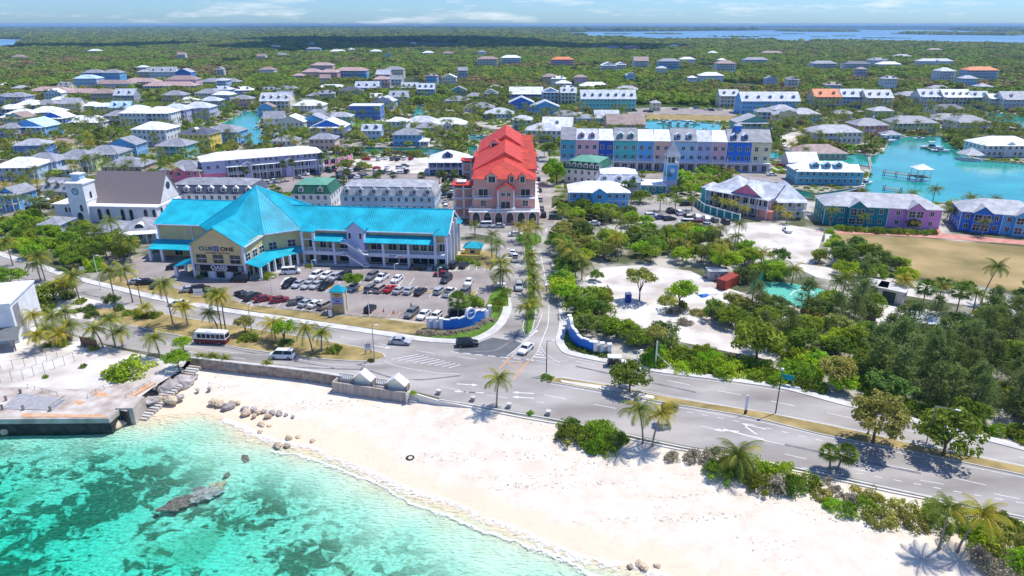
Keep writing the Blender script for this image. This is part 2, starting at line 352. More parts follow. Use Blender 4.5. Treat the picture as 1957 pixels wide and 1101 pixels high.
# sea: closed body of water with absorption
m=bpy.data.materials.new('sea_water'); m.use_nodes=True; n2=m.node_tree.nodes;l2=m.node_tree.links; n2.remove(n2['Principled BSDF'])
tr=n2.new('ShaderNodeBsdfTransparent'); tr.inputs[0].default_value=(1,1,1,1); gl=n2.new('ShaderNodeBsdfGlossy'); gl.inputs['Roughness'].default_value=.12; fr=n2.new('ShaderNodeFresnel'); fr.inputs[0].default_value=1.33
g2=n2.new('ShaderNodeNewGeometry'); no=n2.new('ShaderNodeTexNoise'); no.inputs['Scale'].default_value=1.5; no.inputs['Detail'].default_value=6; mp=n2.new('ShaderNodeMapping'); mp.inputs['Scale'].default_value=(.7,1.6,1); mp.inputs['Rotation'].default_value=(0,0,.42)
l2.new(g2.outputs['Position'],mp.inputs[0]); l2.new(mp.outputs[0],no.inputs['Vector']); bp=n2.new('ShaderNodeBump'); bp.inputs['Strength'].default_value=.9; bp.inputs['Distance'].default_value=.5; l2.new(no.outputs[0],bp.inputs['Height'])
for x in(fr,gl): l2.new(bp.outputs[0],x.inputs['Normal'])
mx=n2.new('ShaderNodeMixShader'); l2.new(fr.outputs[0],mx.inputs[0]); l2.new(tr.outputs[0],mx.inputs[1]); l2.new(gl.outputs[0],mx.inputs[2]); l2.new(mx.outputs[0],n2['Material Output'].inputs[0])
va=n2.new('ShaderNodeVolumeAbsorption'); va.inputs['Color'].default_value=(.05,.98,.93,1); va.inputs['Density'].default_value=.5; l2.new(va.outputs[0],n2['Material Output'].inputs['Volume'])
M_sea=m
b=MB(); pts=[(p.x-nv.x*3,p.y-nv.y*3) for p in sh]+[(260,-60),(0,-120),(-260,-120),(-260,80)]
b.prism(pts,-14,WL,M_sea); b.build('sea_water',kind='structure')
# foam ribbons along the shore
mf=bpy.data.materials.new('sea_foam'); mf.use_nodes=True; n2=mf.node_tree.nodes;l2=mf.node_tree.links; pb=n2['Principled BSDF']; pb.inputs['Base Color'].default_value=(.85,.86,.86,1)
g2=n2.new('ShaderNodeNewGeometry'); no=n2.new('ShaderNodeTexNoise'); no.inputs['Scale'].default_value=1.3; no.inputs['Detail'].default_value=7; no.inputs['Roughness'].default_value=.7; l2.new(g2.outputs['Position'],no.inputs['Vector'])
uvn=n2.new('ShaderNodeUVMap'); sp=n2.new('ShaderNodeSeparateXYZ'); l2.new(uvn.outputs[0],sp.inputs[0])
mrr=n2.new('ShaderNodeMapRange'); mrr.inputs[1].default_value=0; mrr.inputs[2].default_value=1; mrr.inputs[3].default_value=.16; mrr.inputs[4].default_value=-.2; l2.new(sp.outputs[1],mrr.inputs[0])
ad=n2.new('ShaderNodeMath'); ad.operation='ADD'; l2.new(no.outputs[0],ad.inputs[0]); l2.new(mrr.outputs[0],ad.inputs[1])
m3=n2.new('ShaderNodeMapRange'); m3.inputs[1].default_value=.48; m3.inputs[2].default_value=.6; m3.inputs[4].default_value=.85; l2.new(ad.outputs[0],m3.inputs[0]); l2.new(m3.outputs[0],pb.inputs['Alpha'])
def foam(line,w,name,off=0):
    b=MB(); uv=[]
    Lp=[];Rp=[]
    for i,p in enumerate(line):
        k=mnoise.noise(Vector((p.x*.12,p.y*.12,off)))*1.2+mnoise.noise(Vector((p.x*.6,p.y*.6,off)))*.3
        a=p-nv*(k+.3+off*.1); Lp.append(Vector((a.x,a.y,WL+.03+max(0,k)*.03))); q_=a+nv*(w*(1+.7*mnoise.noise(Vector((p.x*.08,3,off))))); Rp.append(Vector((q_.x,q_.y,WL+.03)))
    i0=0
    for i in range(len(line)-1):
        b.poly([Lp[i],Rp[i],Rp[i+1],Lp[i+1]],mf); uv+=[(0,0),(0,1),(0,1),(0,0)]
    me=b.mesh(name); ul=me.uv_layers.new(name='UVMap')
    for i,u in enumerate(uv): ul.data[i].uv=u
    o=link(me,name,kind='stuff'); return o
SS=resample([p for p in smooth_line(sh[6:],8)],520)
def lift(line,dz):  return [Vector((p.x,p.y,p.z+dz)) for p in line]
foam(SS,2.8,'sea_foam'); foam([p+nv*3.2 for p in SS[60:]],1.1,'sea_foam',5)
# ---------------- roads ----------------
UP=[(-300,396),(-100,452),(0,490),(60,507),(110,526),(165,541),(230,557),(290,572),(380,589),(470,603),(600,622),(740,643),(800,652),(850,656),(890,656),(925,648),(955,630),(972,608),(978,585),(972,560),(962,530),(958,500),(952,470),(940,452),(905,446),(860,448)]
UPR=[(1062,448),(1050,475),(1052,500),(1062,540),(1066,575),(1068,620),(1062,650),(1068,665),(1085,678),(1160,694),(1250,711),(1400,730),(1500,745),(1600,772),(1760,812),(1957,862),(2200,930)]
bot=[(2200,1042),(1957,984),(1830,957),(1700,930),(1560,899),(1440,875),(1300,850),(1200,829),(1070,801),(1000,789),(900,771),(840,761),(790,747),(700,728),(600,711),(540,704),(480,697),(420,690),(360,684),(300,676),(235,665),(180,652),(100,625),(0,600),(-100,570),(-300,520)]
topj=[(860,431),(960,430),(1000,428),(1030,428)]
roadpoly=px(UP+[(862,431),(1032,428)]+[(1062,430)]+UPR+bot); sheet('road',roadpoly,.004,M_asph); block(roadpoly)
boul=px([(1022,440),(1020,400),(1021,370),(1023,340),(1024,310),(1024,290),(1046,290),(1050,320),(1052,350),(1054,380),(1056,405),(1062,440)]); sheet('street',boul,.008,M_asph); block(boul)
sheet('new_road_patch',px([(862,672),(900,660),(940,645),(985,652),(997,656),(965,684)]),.008,M_asphn)
# crossing road to the left behind the hedge
# pavements
def walk(name,pts,w,h=.13,m=None,side=1):
    L=smooth_line(px(pts),5); return strip(name,L,0,w*side,-.02,h,m or M_pave)
walk('pavement',UP[:20],2.0); walk('pavement',UPR[2:],1.7); walk('pavement',[(972,562),(966,540)],2.2)
# seawall side thin kerb right of the junction
strip('kerb',smooth_line(px([(840,763),(900,773),(1000,791),(1070,803),(1200,831),(1300,853),(1440,878),(1560,902),(1700,933),(1957,988)]),4),0,-.35,-.3,.14,M_kerb)
# medians
medL=px([(170,590),(230,590),(300,597),(345,606),(400,615),(470,626),(540,638),(620,651),(700,666),(733,676),(738,683),(715,692),(660,690),(600,686),(540,678),(470,668),(420,659),(380,650),(330,640),(270,628),(215,615),(175,603)])
island('median_island',medL,M_dry)
medR=px([(1046,724),(1070,722),(1170,737),(1250,754),(1350,771),(1460,788),(1560,808),(1660,829),(1760,852),(1957,892),(2200,948),(2200,975),(1957,909),(1760,868),(1640,845),(1560,829),(1470,806),(1400,792),(1290,774),(1160,750),(1070,734),(1048,730)])
island('median_island',medR,M_dry)
sheet('dry_earth_patch',px([(1070,727),(1170,741),(1250,758),(1250,764),(1160,747),(1075,732)]),.146,M_ssand)
isl1=px([(1002,640),(998,628),(1003,600),(1008,560),(1006,520),(1001,480),(1003,463),(1010,456),(1018,463),(1022,500),(1024,540),(1026,580),(1023,610),(1018,632),(1010,641)]); island('median_island',isl1,M_lawn)
isl2=px([(985,462),(983,450),(1000,444),(1022,445),(1036,452),(1037,464),(1024,470),(1000,470)]); island('planted_island',isl2,M_lawn)
for p in(medL,medR): pass
# verges and sand
vergeT=px([(0,487),(0,480),(110,517),(165,532),(200,528),(235,525),(260,545),(300,562),(400,580),(470,592),(560,602),(640,610),(700,618),(760,628),(850,640),(805,645),(740,634),(600,613),(470,594),(380,581),(290,563),(230,548),(165,533),(110,519)])
vg=px([(195,540),(225,527),(255,523),(300,545),(380,562),(480,584),(560,594),(640,603),(720,608),(790,617),(850,622),(848,632),(800,640),(740,632),(600,612),(470,593),(380,578),(290,560)])
sheet('dry_verge',vg,.02,M_dry); block(vg)
lawn1=px([(795,640),(850,634),(905,622),(938,600),(948,594),(966,602),(962,615),(945,633),(915,648),(880,652),(800,646)]); sheet('lawn',lawn1,.06,M_lawn); block(lawn1)
lawn2=px([(930,588),(936,567),(950,550),(966,548),(971,570),(972,586),(945,587)]); sheet('lawn',lawn2,.14,M_lawn)
lawn3=px([(880,478),(945,482),(950,500),(940,515),(925,512),(918,500),(880,494)]); sheet('dry_lawn',lawn3,.03,M_dry)
lawnR=px([(1072,634),(1080,632),(1092,650),(1120,668),(1160,682),(1165,686),(1110,674),(1083,660)]); sheet('lawn',lawnR,.05,M_lawn)
# left sandy lay-by and yard
sheet('sand_layby',px([(-100,545),(20,545),(100,560),(150,565),(225,585),(300,600),(340,610),(345,625),(270,628),(215,618),(160,612),(100,600),(-60,590)]),.012,M_ssand)
yard=px([(-300,700),(60,672),(170,668),(235,678),(330,702),(352,704),(300,735),(262,763),(226,783),(205,797),(-60,797),(-400,800)]); sheet('sand_yard',px([(-300,600),(0,606),(100,630),(180,656),(235,669),(300,684),(352,692),(330,702),(235,690),(60,690),(-300,720)]),.008,M_ssand); sheet('sand_yard',yard,.012,M_ssand)
# ---------------- car parks ----------------
cp1=px([(232,522),(262,492),(300,483),(330,492),(370,531),(470,537),(585,508),(700,512),(855,520),(925,512),(930,520),(945,545),(935,567),(925,590),(860,600),(850,622),(755,608),(640,600),(480,583),(380,561),(300,545)]); sheet('car_park',cp1,.012,M_asph2); block(cp1)
cp2=px([(520,362),(545,338),(640,322),(700,300),(818,303),(822,335),(900,336),(902,352),(893,395),(878,430),(862,430),(845,395),(838,372),(640,372),(560,372)]); sheet('car_park',cp2,.008,M_asph2); block(cp2)
sd=px([(660,305),(818,300),(822,332),(760,330),(690,322)]); sheet('sand_lot',sd,.012,M_ssand)
cp3=px([(1190,392),(1240,384),(1330,392),(1345,398),(1400,412),(1405,428),(1390,445),(1300,446),(1230,432),(1200,425)]); sheet('car_park',cp3,.008,M_asph); block(cp3)
st2=px([(1180,372),(1250,380),(1350,350),(1345,342),(1250,362),(1190,365)]); sheet('street',st2,.01,M_asph); block(st2)
st3=px([(1075,445),(1080,430),(1130,432),(1160,440),(1190,455),(1180,462),(1100,450)]); sheet('street',st3,.01,M_asph)
st4=px([(1150,331),(1500,333),(1560,337),(1580,347),(1480,352),(1400,340),(1300,345),(1160,340)]); sheet('street',st4,.01,M_asph2); block(st4)
lot=px([(1400,428),(1440,425),(1500,428),(1560,440),(1575,442),(1555,505),(1500,500),(1440,478),(1390,450)]); sheet('white_lot',lot,.02,M_ssand); block(lot)
pth=px([(1578,442),(1592,444),(1585,465),(1575,465)]); sheet('path',pth,.03,M_pave)
fld=px([(1592,444),(1700,452),(1800,458),(1957,472),(2200,490),(2200,590),(1957,560),(1860,545),(1770,535),(1700,505),(1640,470),(1590,466)]); sheet('dry_field',fld,.02,mat('field_grass',(.17,.14,.045),.95,c2=(.46,.33,.15),sc=.07,coord='World',detail=12,thr=(.3,.7))); block(fld)
walk2=px([(1540,443),(1610,446),(1700,450),(1800,456),(1957,468),(2100,480),(2100,474),(1957,460),(1800,446),(1790,430),(1780,446),(1650,441)]); sheet('red_path',walk2,.026,M_brick)
site=px([(1118,530),(1150,512),(1230,506),(1320,518),(1380,548),(1420,560),(1520,590),(1600,600),(1660,580),(1760,590),(1840,600),(1830,640),(1700,640),(1600,640),(1520,660),(1480,690),(1380,670),(1260,645),(1180,618),(1135,580)]); sheet('building_site_sand',site,.024,M_ssand); block(site)
trk=px([(1500,500),(1560,508),(1700,530),(1850,560),(1957,585),(2200,630),(2200,650),(1957,600),(1850,585),(1700,560),(1560,530)]); sheet('sand_track',trk,.03,M_ssand); block(trk)
crt=px([(1450,552),(1462,537),(1520,543),(1580,555),(1573,578),(1540,590),(1480,575)],0)
sheet('sports_court',crt,.06,mat('court_green',(.1,.45,.34),.7,.08)); block(crt)
b=MB(); ribbon(b,smooth_line(px([(1510,565),(1520,556),(1545,554),(1562,566)]),4),.3,.07,M_paint); b.build('court_line',kind='structure')
# ---------------- markings ----------------
def dash(pts,w,dl,gp,name='lane_marking',m=None,z=.014):
    L=smooth_line(px(pts),6); n=max(2,int(sum((b-a).length for a,b in zip(L,L[1:]))/.5)); Q=resample(L,n); b=MB(); step=.5
    i=0
    while i<n-1:
        k=min(n-1,i+max(1,int(dl/step))); ribbon(b,Q[i:k+1],w,z,m or M_paint); i=k+max(0,int(gp/step))
        if gp==0 and i>=n-1: break
    return b.build(name,kind='structure')
dash([(1100,690),(1250,722),(1400,752),(1500,772),(1640,802),(1790,835),(1957,875)],.14,4,5)
dash([(1040,755),(1200,785),(1300,805),(1420,833),(1560,862),(1700,890),(1830,915),(1957,945)],.14,4,5)
dash([(1170,765),(1300,785),(1420,808),(1560,840),(1640,856)],.14,1.2,1.5)
dash([(0,545),(110,575),(200,585),(300,590),(470,615),(600,635),(740,660),(860,680),(960,690),(1100,690)],.12,4,5)
dash([(1300,858),(1440,880),(1560,898),(1640,905),(1830,940),(1957,962)],.14,1.2,1.5)
dash([(1500,868),(1640,898),(1800,925),(1957,955)],.13,3,6)
dash([(360,672),(500,690),(620,702),(760,722),(900,750),(1040,770)],.12,4,5)
dash([(150,612),(300,652),(430,672),(540,682),(640,697),(730,695)],.1,50,0)
dash([(1075,720),(1170,735),(1350,769),(1560,806),(1957,890)],.12,50,0); dash([(1048,733),(1160,753),(1290,777),(1470,810),(1640,849),(1957,913)],.12,50,0)
dash([(1085,682),(1160,697),(1250,714),(1400,733),(1500,748)],.1,50,0)
dash([(862,672),(980,685),(1030,690)],.22,1.5,1.); dash([(975,681),(1010,686),(1070,698)],.12,50,0)
dash([(968,681),(990,665),(1008,645),(1026,625),(1036,600)],.15,50,0); dash([(976,682),(1000,660),(1015,640)],.12,50,0)
dash([(1032,660),(1040,640),(1047,620),(1049,590),(1048,560),(1040,520),(1032,480)],.15,50,0)
dash([(1032,660),(1042,675),(1070,694)],.12,50,0); dash([(1032,660),(1024,676),(1016,686)],.12,50,0)
for i,(a,c,d) in enumerate([(1020,1046,682),(1023,1040,677),(1026,1036,672),(1028,1033,667)]): dash([(a,d),(c,d+2)],.3,50,0)
dash([(954,705),(975,683)],.22,50,0,m=M_ypaint); dash([(981,725),(1012,688)],.22,50,0,m=M_ypaint); dash([(955,707),(985,712),(992,712)],.14,50,0,m=M_ypaint)
for a,c in(((968,690),(993,710)),((985,690),(1003,700)),((975,697),(1002,697))): dash([a,c],.12,50,0,m=M_ypaint)
for i in range(9):
    t=i/8; dash([(748+t*110,684+t*16+3),(800+t*80,677+t*20)],.18,50,0)
dash([(735,690),(760,700),(830,712),(880,715)],.12,50,0)
for a in((956,470,976,477),(966,492,984,494),(985,505,1000,509)): dash([(a[0],a[1]),(a[2],a[3])],.3,1.5,1)
M_stain=mat('road_stain',(.15,.14,.14),.9,c2=(.24,.23,.23),sc=.6,coord='World')
for pts,w_ in(([(560,702),(640,705),(700,708),(750,722),(800,726),(880,718)],.5),([(690,707),(700,690)],.35),([(420,662),(560,690),(640,704)],.4),([(1100,700),(1200,722),(1330,750)],.5),([(1500,850),(1640,880),(1760,905)],.6),([(905,672),(950,668),(990,640)],.6),([(0,520),(110,550),(220,575)],.6)):
    b=MB(); ribbon(b,smooth_line(px(pts),6),w_,.011,M_stain); b.build('road_stain',kind='structure')
def arrow(x,y,ang,s=1.):   # straight arrow on the road
    c_=P(x,y); b=MB(); ca,sa=math.cos(ang),math.sin(ang)
    def T_(u,v): return (c_.x+u*ca*s-v*sa*s,c_.y+u*sa*s+v*ca*s,.016)
    b.poly([T_(-2.2,-.14),T_(1,-.14),T_(1,.14),T_(-2.2,.14)],M_paint); b.poly([T_(1,-.45),T_(2.3,0),T_(1,.45)],M_paint); b.build('arrow_marking',kind='structure')
for x,y,a in((893,735,0),(888,749,PI),(905,750,PI),(1000,751,PI),(1000,760,PI),(730,663,-.2),(1388,823,PI),(1440,815,2.8),(1045,540,1.5),(1048,570,1.5),(1044,440,1.5),(1020,637,1.2)): arrow(x,y,a-.12,.9)
dash([(1382,820),(1430,833),(1460,840)],.3,50,0); dash([(1424,815),(1446,830)],.3,50,0)
# parking bay lines
def bays(x0,y0,x1,y1,n,dx,dy,m=None):
    b=MB()
    for i in range(n+1):
        t=i/n; a=P(x0+(x1-x0)*t,y0+(y1-y0)*t); c_=P(x0+(x1-x0)*t+dx,y0+(y1-y0)*t+dy); ribbon(b,[a,c_],.13,.018,m or M_paint)
    b.build('bay_markings',kind='structure')
bays(685,610,835,620,9,14,-18,M_ypaint); bays(480,583,640,601,10,12,-12); bays(535,552,640,560,6,14,-16); bays(700,562,890,572,11,12,-20); bays(590,541,780,548,10,12,-17)
bays(420,578,470,584,3,12,-12); bays(880,516,925,518,3,2,-10)
walk('shop_pavement',[(470,537),(500,527),(540,513),(583,507),(700,510),(855,517)],2.4,.14,M_pave,1)
for pts in([(690,548),(720,550),(800,554),(890,558)],[(535,540),(548,528),(566,528),(545,541)]): 
    pass
cb=px([(600,545),(700,549),(880,560),(908,556),(915,550),(912,560),(900,576),(893,574),(898,565),(800,560),(690,555),(598,551)]); island('parking_island',cb,M_dry)
island('parking_island',px([(534,545),(545,531),(564,529),(562,533),(548,548)]),M_kerb)
# ---------------- canals and marinas ----------------
def water(name,pts,m=None,z=.02):
    w=px(pts); sheet(name,w,z,m or M_canal); block(w)
    q=list(w)+[w[0]]; strip('quay_wall',q,0,.5 if sum((q[i+1].x-q[i].x)*(q[i+1].y+q[i].y) for i in range(len(q)-1))>0 else -.5,-.1,.45,M_conc)
water('marina_water',[(1570,382),(1600,372),(1652,360),(1665,325),(1660,302),(1690,290),(1700,268),(1740,262),(1800,262),(1815,275),(1838,292),(1860,306),(1957,315),(2150,335),(2150,410),(1957,396),(1880,392),(1760,387),(1660,385)])
water('canal_water',[(1440,362),(1500,358),(1560,372),(1650,358),(1652,384),(1570,384),(1480,372)],M_canald)
water('canal_water',[(1450,290),(1570,298),(1640,295),(1660,300),(1665,320),(1600,312),(1450,302)],M_canal)
water('canal_water',[(1215,232),(1300,231),(1380,238),(1375,250),(1340,256),(1270,254),(1235,246)])
water('canal_water',[(405,250),(425,236),(455,222),(470,212),(495,214),(500,224),(492,240),(508,262),(505,275),(470,282),(450,270),(408,268),(330,262),(335,256)])
water('canal_water',[(655,283),(720,283),(830,284),(870,294),(860,297),(760,295),(660,293)],M_canald)
water('canal_water',[(895,258),(960,262),(960,270),(900,268)],M_canald)
water('canal_water',[(785,206),(812,200),(815,222),(800,230),(788,225)])
water('canal_water',[(1890,216),(1957,224),(2000,230),(2000,246),(1957,248),(1920,236),(1890,228)])
water('canal_water',[(893,280),(912,280),(914,300),(896,305)],M_canald)
def lake(name,pts,z=.06): w=px(pts); sheet(name,w,z,M_bay)
lake('lagoon_water',[(1020,63),(1150,61),(1300,60),(1500,58),(1700,56),(1800,58),(1957,62),(2400,64),(2400,92),(1957,87),(1800,84),(1650,81),(1450,77),(1330,78),(1250,78),(1160,72),(1080,66)],.5)
lake('lagoon_water',[(-400,80),(0,75),(40,76),(60,80),(40,82),(30,92),(10,94),(-400,96)],.5)
lake('sea_horizon',[(-900,49.5),(2900,49.5),(2900,47.6),(-900,47.6)],.5)
sheet('village_green',px([(1205,218),(1300,219),(1405,222),(1395,231),(1290,229),(1210,226)]),.03,M_dry)
sheet('car_park',px([(1205,208),(1300,208),(1410,212),(1410,222),(1300,218),(1205,217)]),.026,M_asph2); block(px([(1205,206),(1410,210),(1405,232),(1205,228)]))
sheet('lawn',px([(665,232),(690,230),(755,233),(752,246),(700,248),(668,241)]),.03,M_lawn); block(px([(665,232),(755,233),(752,246),(668,243)]))
sheet('street',px([(628,195),(645,195),(648,228),(632,228)]),.03,M_ssand)
sheet('street',px([(1490,260),(1530,250),(1535,262),(1520,290),(1500,290)]),.03,M_ssand); block(px([(1490,260),(1530,250),(1535,262),(1520,290),(1500,290)]))

strip('embankment',px(LB[6:]),-.02,-.3,-2.6,-.03,M_sand)

M_track=mat('pale_track',(.42,.38,.32),.95,.2,.1,coord='World')
for pts,w_ in(([(700,86),(760,80),(830,74)],7),([(740,84),(800,86),(900,79)],6),([(160,78),(220,76),(300,78)],10),([(1420,96),(1560,98),(1700,94)],6),([(980,262),(1050,258),(1100,262)],7),([(500,196),(600,200),(680,198)],5),([(60,262),(150,268),(240,262)],4.5),([(0,290),(100,296),(220,290),(300,300)],4.5)):
    b=MB(); ribbon(b,smooth_line(px(pts),5),w_,.05,M_track if w_!=7 else M_ssand); b.build('track',kind='structure')
# ======================= BUILDINGS =======================
WC={}
def winmesh(w,h,style='w'):
    k=(round(w,1),round(h,1),style)
    if k in WC: return WC[k]
    b=MB(); w,h=k[0],k[1]; fr=M_trim if style!='n' else M_dark; t=.1
    if style=='d': # door or french window
        b.box(-w/2,w/2,-.06,.05,-h/2,h/2,M_glass); b.box(-w/2-t,-w/2,-.09,.05,-h/2,h/2+t,fr); b.box(w/2,w/2+t,-.09,.05,-h/2,h/2+t,fr); b.box(-w/2,w/2,-.09,.05,h/2,h/2+t,fr); b.box(-.05,.05,-.09,.04,-h/2,h/2,fr)
    elif style=='a': # arched
        n=8; pts=[(-w/2,-h/2),(w/2,-h/2)]+[(w/2*math.cos(PI*i/n),h/2-w/2+w*.75*math.sin(PI*i/n)) for i in range(n+1)]
        b.poly([(x,-.07,z) for x,z in pts],M_glass)
        out=[(x*1.25,z*1.0+(0.12 if z>0 else -.1)) for x,z in pts]; b.poly([(x,-.05,z) for x,z in out],fr)
    else:
        b.box(-w/2,w/2,-.05,.05,-h/2,h/2,M_glass)
        b.box(-w/2-t,-w/2,-.09,.05,-h/2-t,h/2+t,fr); b.box(w/2,w/2+t,-.09,.05,-h/2-t,h/2+t,fr); b.box(-w/2,w/2,-.09,.05,h/2,h/2+t,fr); b.box(-w/2,w/2,-.12,.05,-h/2-t,-h/2,fr)
        if style!='p': b.box(-.04,.04,-.08,.05,-h/2,h/2,fr)
        if style=='x': b.box(-w/2,-.04,-.08,.05,-.04,.04,fr); b.box(.04,w/2,-.08,.05,-.04,.04,fr)
    WC[k]=b.mesh('window'); return WC[k]
def win(par,x,y,z,w=1.,h=1.3,face='f',style='w',name='window'):
    rz={'f':0,'r':PI/2,'b':PI,'l':-PI/2}[face] if isinstance(face,str) else face
    return link(winmesh(w,h,style),name,par,(x,y,z),rz)
def wrow(par,x0,x1,y,z,n,w=1.,h=1.3,face='f',style='w'):
    for i in range(n):
        t=(i+.5)/n; v=x0+(x1-x0)*t
        if face in 'fb': win(par,v,y,z,w,h,face,style)
        else: win(par,y,v,z,w,h,face,style)
DC={}
def dormer(par,x,y,z,wc,roof,w=1.9,face=0,h=1.5,dp=2.6):
    k=(wc,roof,w,h)
    if k not in DC:
        b=MB(); b.box(-w/2,w/2,0,dp,0,h,wm(wc)); b.gable(-w/2,w/2,0,dp,h,.55*w/2+.2,rm(roof),.22,'y',.1,wm(wc)); 
        b.box(-w*.3,w*.3,-.05,.02,.3,h-.2,M_glass); b.box(-w*.36,-w*.3,-.08,.02,.25,h-.12,M_trim); b.box(w*.3,w*.36,-.08,.02,.25,h-.12,M_trim); b.box(-w*.36,w*.36,-.1,.02,.15,.25,M_trim); b.box(-.03,.03,-.08,.02,.3,h-.2,M_trim)
        DC[k]=b.mesh('dormer')
    return link(DC[k],'dormer',par,(x,y,z),face)
def porch(par,x0,x1,y,z0,z1,st,d=2.2,rc='white',roof=True,name='verandah',rail=True):
    b=MB(); n=max(2,int((x1-x0)/3)+1); H=(z1-z0)/st
    for s in range(st):
        zb=z0+s*H
        if s>0: b.box(x0,x1,y-d,y-.002,zb-.15,zb+.05,M_trim)
        if rail and s>0:
            b.box(x0,x1,y-d-.03,y-d+.05,zb+.95,zb+1.05,M_trim)
            nb=int((x1-x0)/.45)
            for i in range(nb): xx=x0+(i+.5)*(x1-x0)/nb; b.box(xx-.04,xx+.04,y-d,y-d+.03,zb+.05,zb+.95,M_trim)
    for i in range(n):
        xx=x0+.12+(x1-x0-.24)*i/(n-1); b.box(xx-.12,xx+.12,y-d-.1,y-d+.14,z0,z1,M_trim)
    if roof: b.hexa([(x0-.3,y-d-.4,z1),(x1+.3,y-d-.4,z1),(x1+.3,y-.004,z1+.02),(x0-.3,y-.004,z1+.02)],[(x0-.3,y-d-.4,z1+.15),(x1+.3,y-d-.4,z1+.15),(x1+.3,y-.004,z1+.75),(x0-.3,y-.004,z1+.75)],rm(rc))
    return b.build(name,par)
def occ_rect(cx,cy,w,d,rz,m=1.5):
    c_,s_=math.cos(rz),math.sin(rz); q=[]
    for u,v in((-w/2-m,-d/2-m),(w/2+m,-d/2-m),(w/2+m,d/2+m),(-w/2-m,d/2+m)): q.append((cx+u*c_-v*s_,cy+u*s_+v*c_))
    block([Vector((a,b,0)) for a,b in q])
STW={1:'single-storey',2:'two-storey',3:'three-storey',4:'four-storey'}
RTW={'hip':'hipped','gable':'gabled','gfront':'front-gabled','mansard':'mansard','flat':'flat'}
def house(x0,x1,yb,st,roof,wc,rc,rot=0,feat='',where='',name='house',cat='house',depth=None,label=None,sh=3.0,group=None,rh=None):
    zb=5. if yb<166 else 0.; cx,cy,_=P((x0+x1)/2,yb,zb); s=scl(yb,zb); w=(x1-x0)/s; rz=R(rot); 
    d=depth or max(8,min(14,w*.75))
    if abs(rot)>8: w=max(6,(w-abs(math.sin(rz))*d)/math.cos(rz))
    ctr=Vector((cx,cy,0))+Vector((-math.sin(rz),math.cos(rz),0))*(d/2)
    lab=label or f"{wc.replace('_',' ')} {name.replace('_',' ')} with {rc.replace('_',' ')} roof, {where}"
    if where and len(lab.split())>16: lab=f"{wc.replace('_',' ')} {name}, {where}"
    if where and len(lab.split())>16: lab=f"{name}, {where}"
    t=thing(name,lab,cat,(ctr.x,ctr.y,zb),rz,group); occ_rect(ctr.x,ctr.y,w,d,rz,2.2)
    X,Y=w/2,d/2; H=st*sh; b=MB(); b.box(-X,X,-Y,Y,-.3-zb,H,wm(wc))
    for i in range(1,st): b.box(-X-.05,X+.05,-Y-.05,Y+.05,i*sh-.1,i*sh+.08,M_trim)
    for sx_ in(-1,1):
        for sy in(-1,1): b.box(sx_*X-.12,sx_*X+.12,sy*Y-.12,sy*Y+.12,-.3,H-.01,M_trim)
    b.build('wall',t); rb=MB(); rr=rh or min(w,d)*.24
    if roof=='hip': rb.hip(-X,X,-Y,Y,H,rr,rm(rc))
    elif roof=='gable': rb.gable(-X,X,-Y,Y,H,rr*1.5,rm(rc),.5,'x',.18,wm(wc))
    elif roof=='gfront': rb.gable(-X,X,-Y,Y,H,rr*1.2,rm(rc),.5,'y',.18,wm(wc))
    elif roof=='flat': rb.box(-X-.2,X+.2,-Y-.2,Y+.2,H,H+.5,M_trim); rb.box(-X+.1,X-.1,-Y+.1,Y-.1,H+.3,H+.52,rm(rc))
    elif roof=='mansard':
        i=1.3;h=2.9; rb.hexa([(-X-.3,-Y-.3,H),(X+.3,-Y-.3,H),(X+.3,Y+.3,H),(-X-.3,Y+.3,H)],[(-X+i,-Y+i,H+h),(X-i,-Y+i,H+h),(X-i,Y-i,H+h),(-X+i,Y-i,H+h)],rm(rc)); rb.hip(-X+i,X-i,-Y+i,Y-i,H+h,1.6,rm({'charcoal':'grey','green':'green2'}.get(rc,rc)) if rc!='green' else mat('roof_green_light',(.13,.33,.24),.6,.12,.9),.15,.1,trim=rm(rc))
    rb.build('roof',t)
    big=s>3.2; nn=max(2,int(w/2.6)); nd=max(2,int(d/3.4))
    for k in range(st):
        z=k*sh+1.65
        if 'p' in feat and not big: 
            wrow(t,-X+.6,X-.6,-Y,z-.2,max(2,int(w/3)),1.3,1.9,'f','d')
        else: wrow(t,-X+.5,X-.5,-Y,z,nn,1.0,1.4,'f')
        wrow(t,-Y+.5,Y-.5,X,z,nd,.9,1.3,'r')
        if cx>0 or rot<-8: wrow(t,-Y+.5,Y-.5,-X,z,nd,.9,1.3,'l')
    if 'p' in feat: porch(t,-X*.95,X*.95,-Y,0,H-.3,st,rc=rc)
    if 'q' in feat: porch(t,-X*.95,X*.1,-Y,0,H-.3,st,rc=rc)
    if 'd' in feat:
        nD=int(feat[feat.index('d')+1]); zz=H+ (rr*1.5*.3 if roof=='gable' else .55); yy=-Y+(d/2*.3 if roof=='gable' else .15)
        if roof=='hip': zz=H+rr*.25; yy=-Y+min(w,d)/2*.3
        for i in range(nD): dormer(t,-X+w*(i+.5)/nD,yy,zz,wc if roof!='mansard' else 'white',rc if rc!='charcoal' else 'white')
    if 'g' in feat: # front cross gable
        gb_=MB(); gw=min(w*.4,5); gb_.box(-gw/2,gw/2,-Y-1,-Y-.01,0,H,wm(wc)); gb_.gable(-gw/2,gw/2,-Y-1,0,H,gw*.32,rm(rc),.35,'y',.14,wm(wc)); gb_.build('gable_bay',t); win(t,0,-Y-1,H-1.4,1.4,1.4)
    if 'c' in feat: cb_=MB(); cb_.box(X*.3,X*.3+.9,-.4,.5,H,H+rr+1.1,wm('white')); cb_.build('chimney',t)
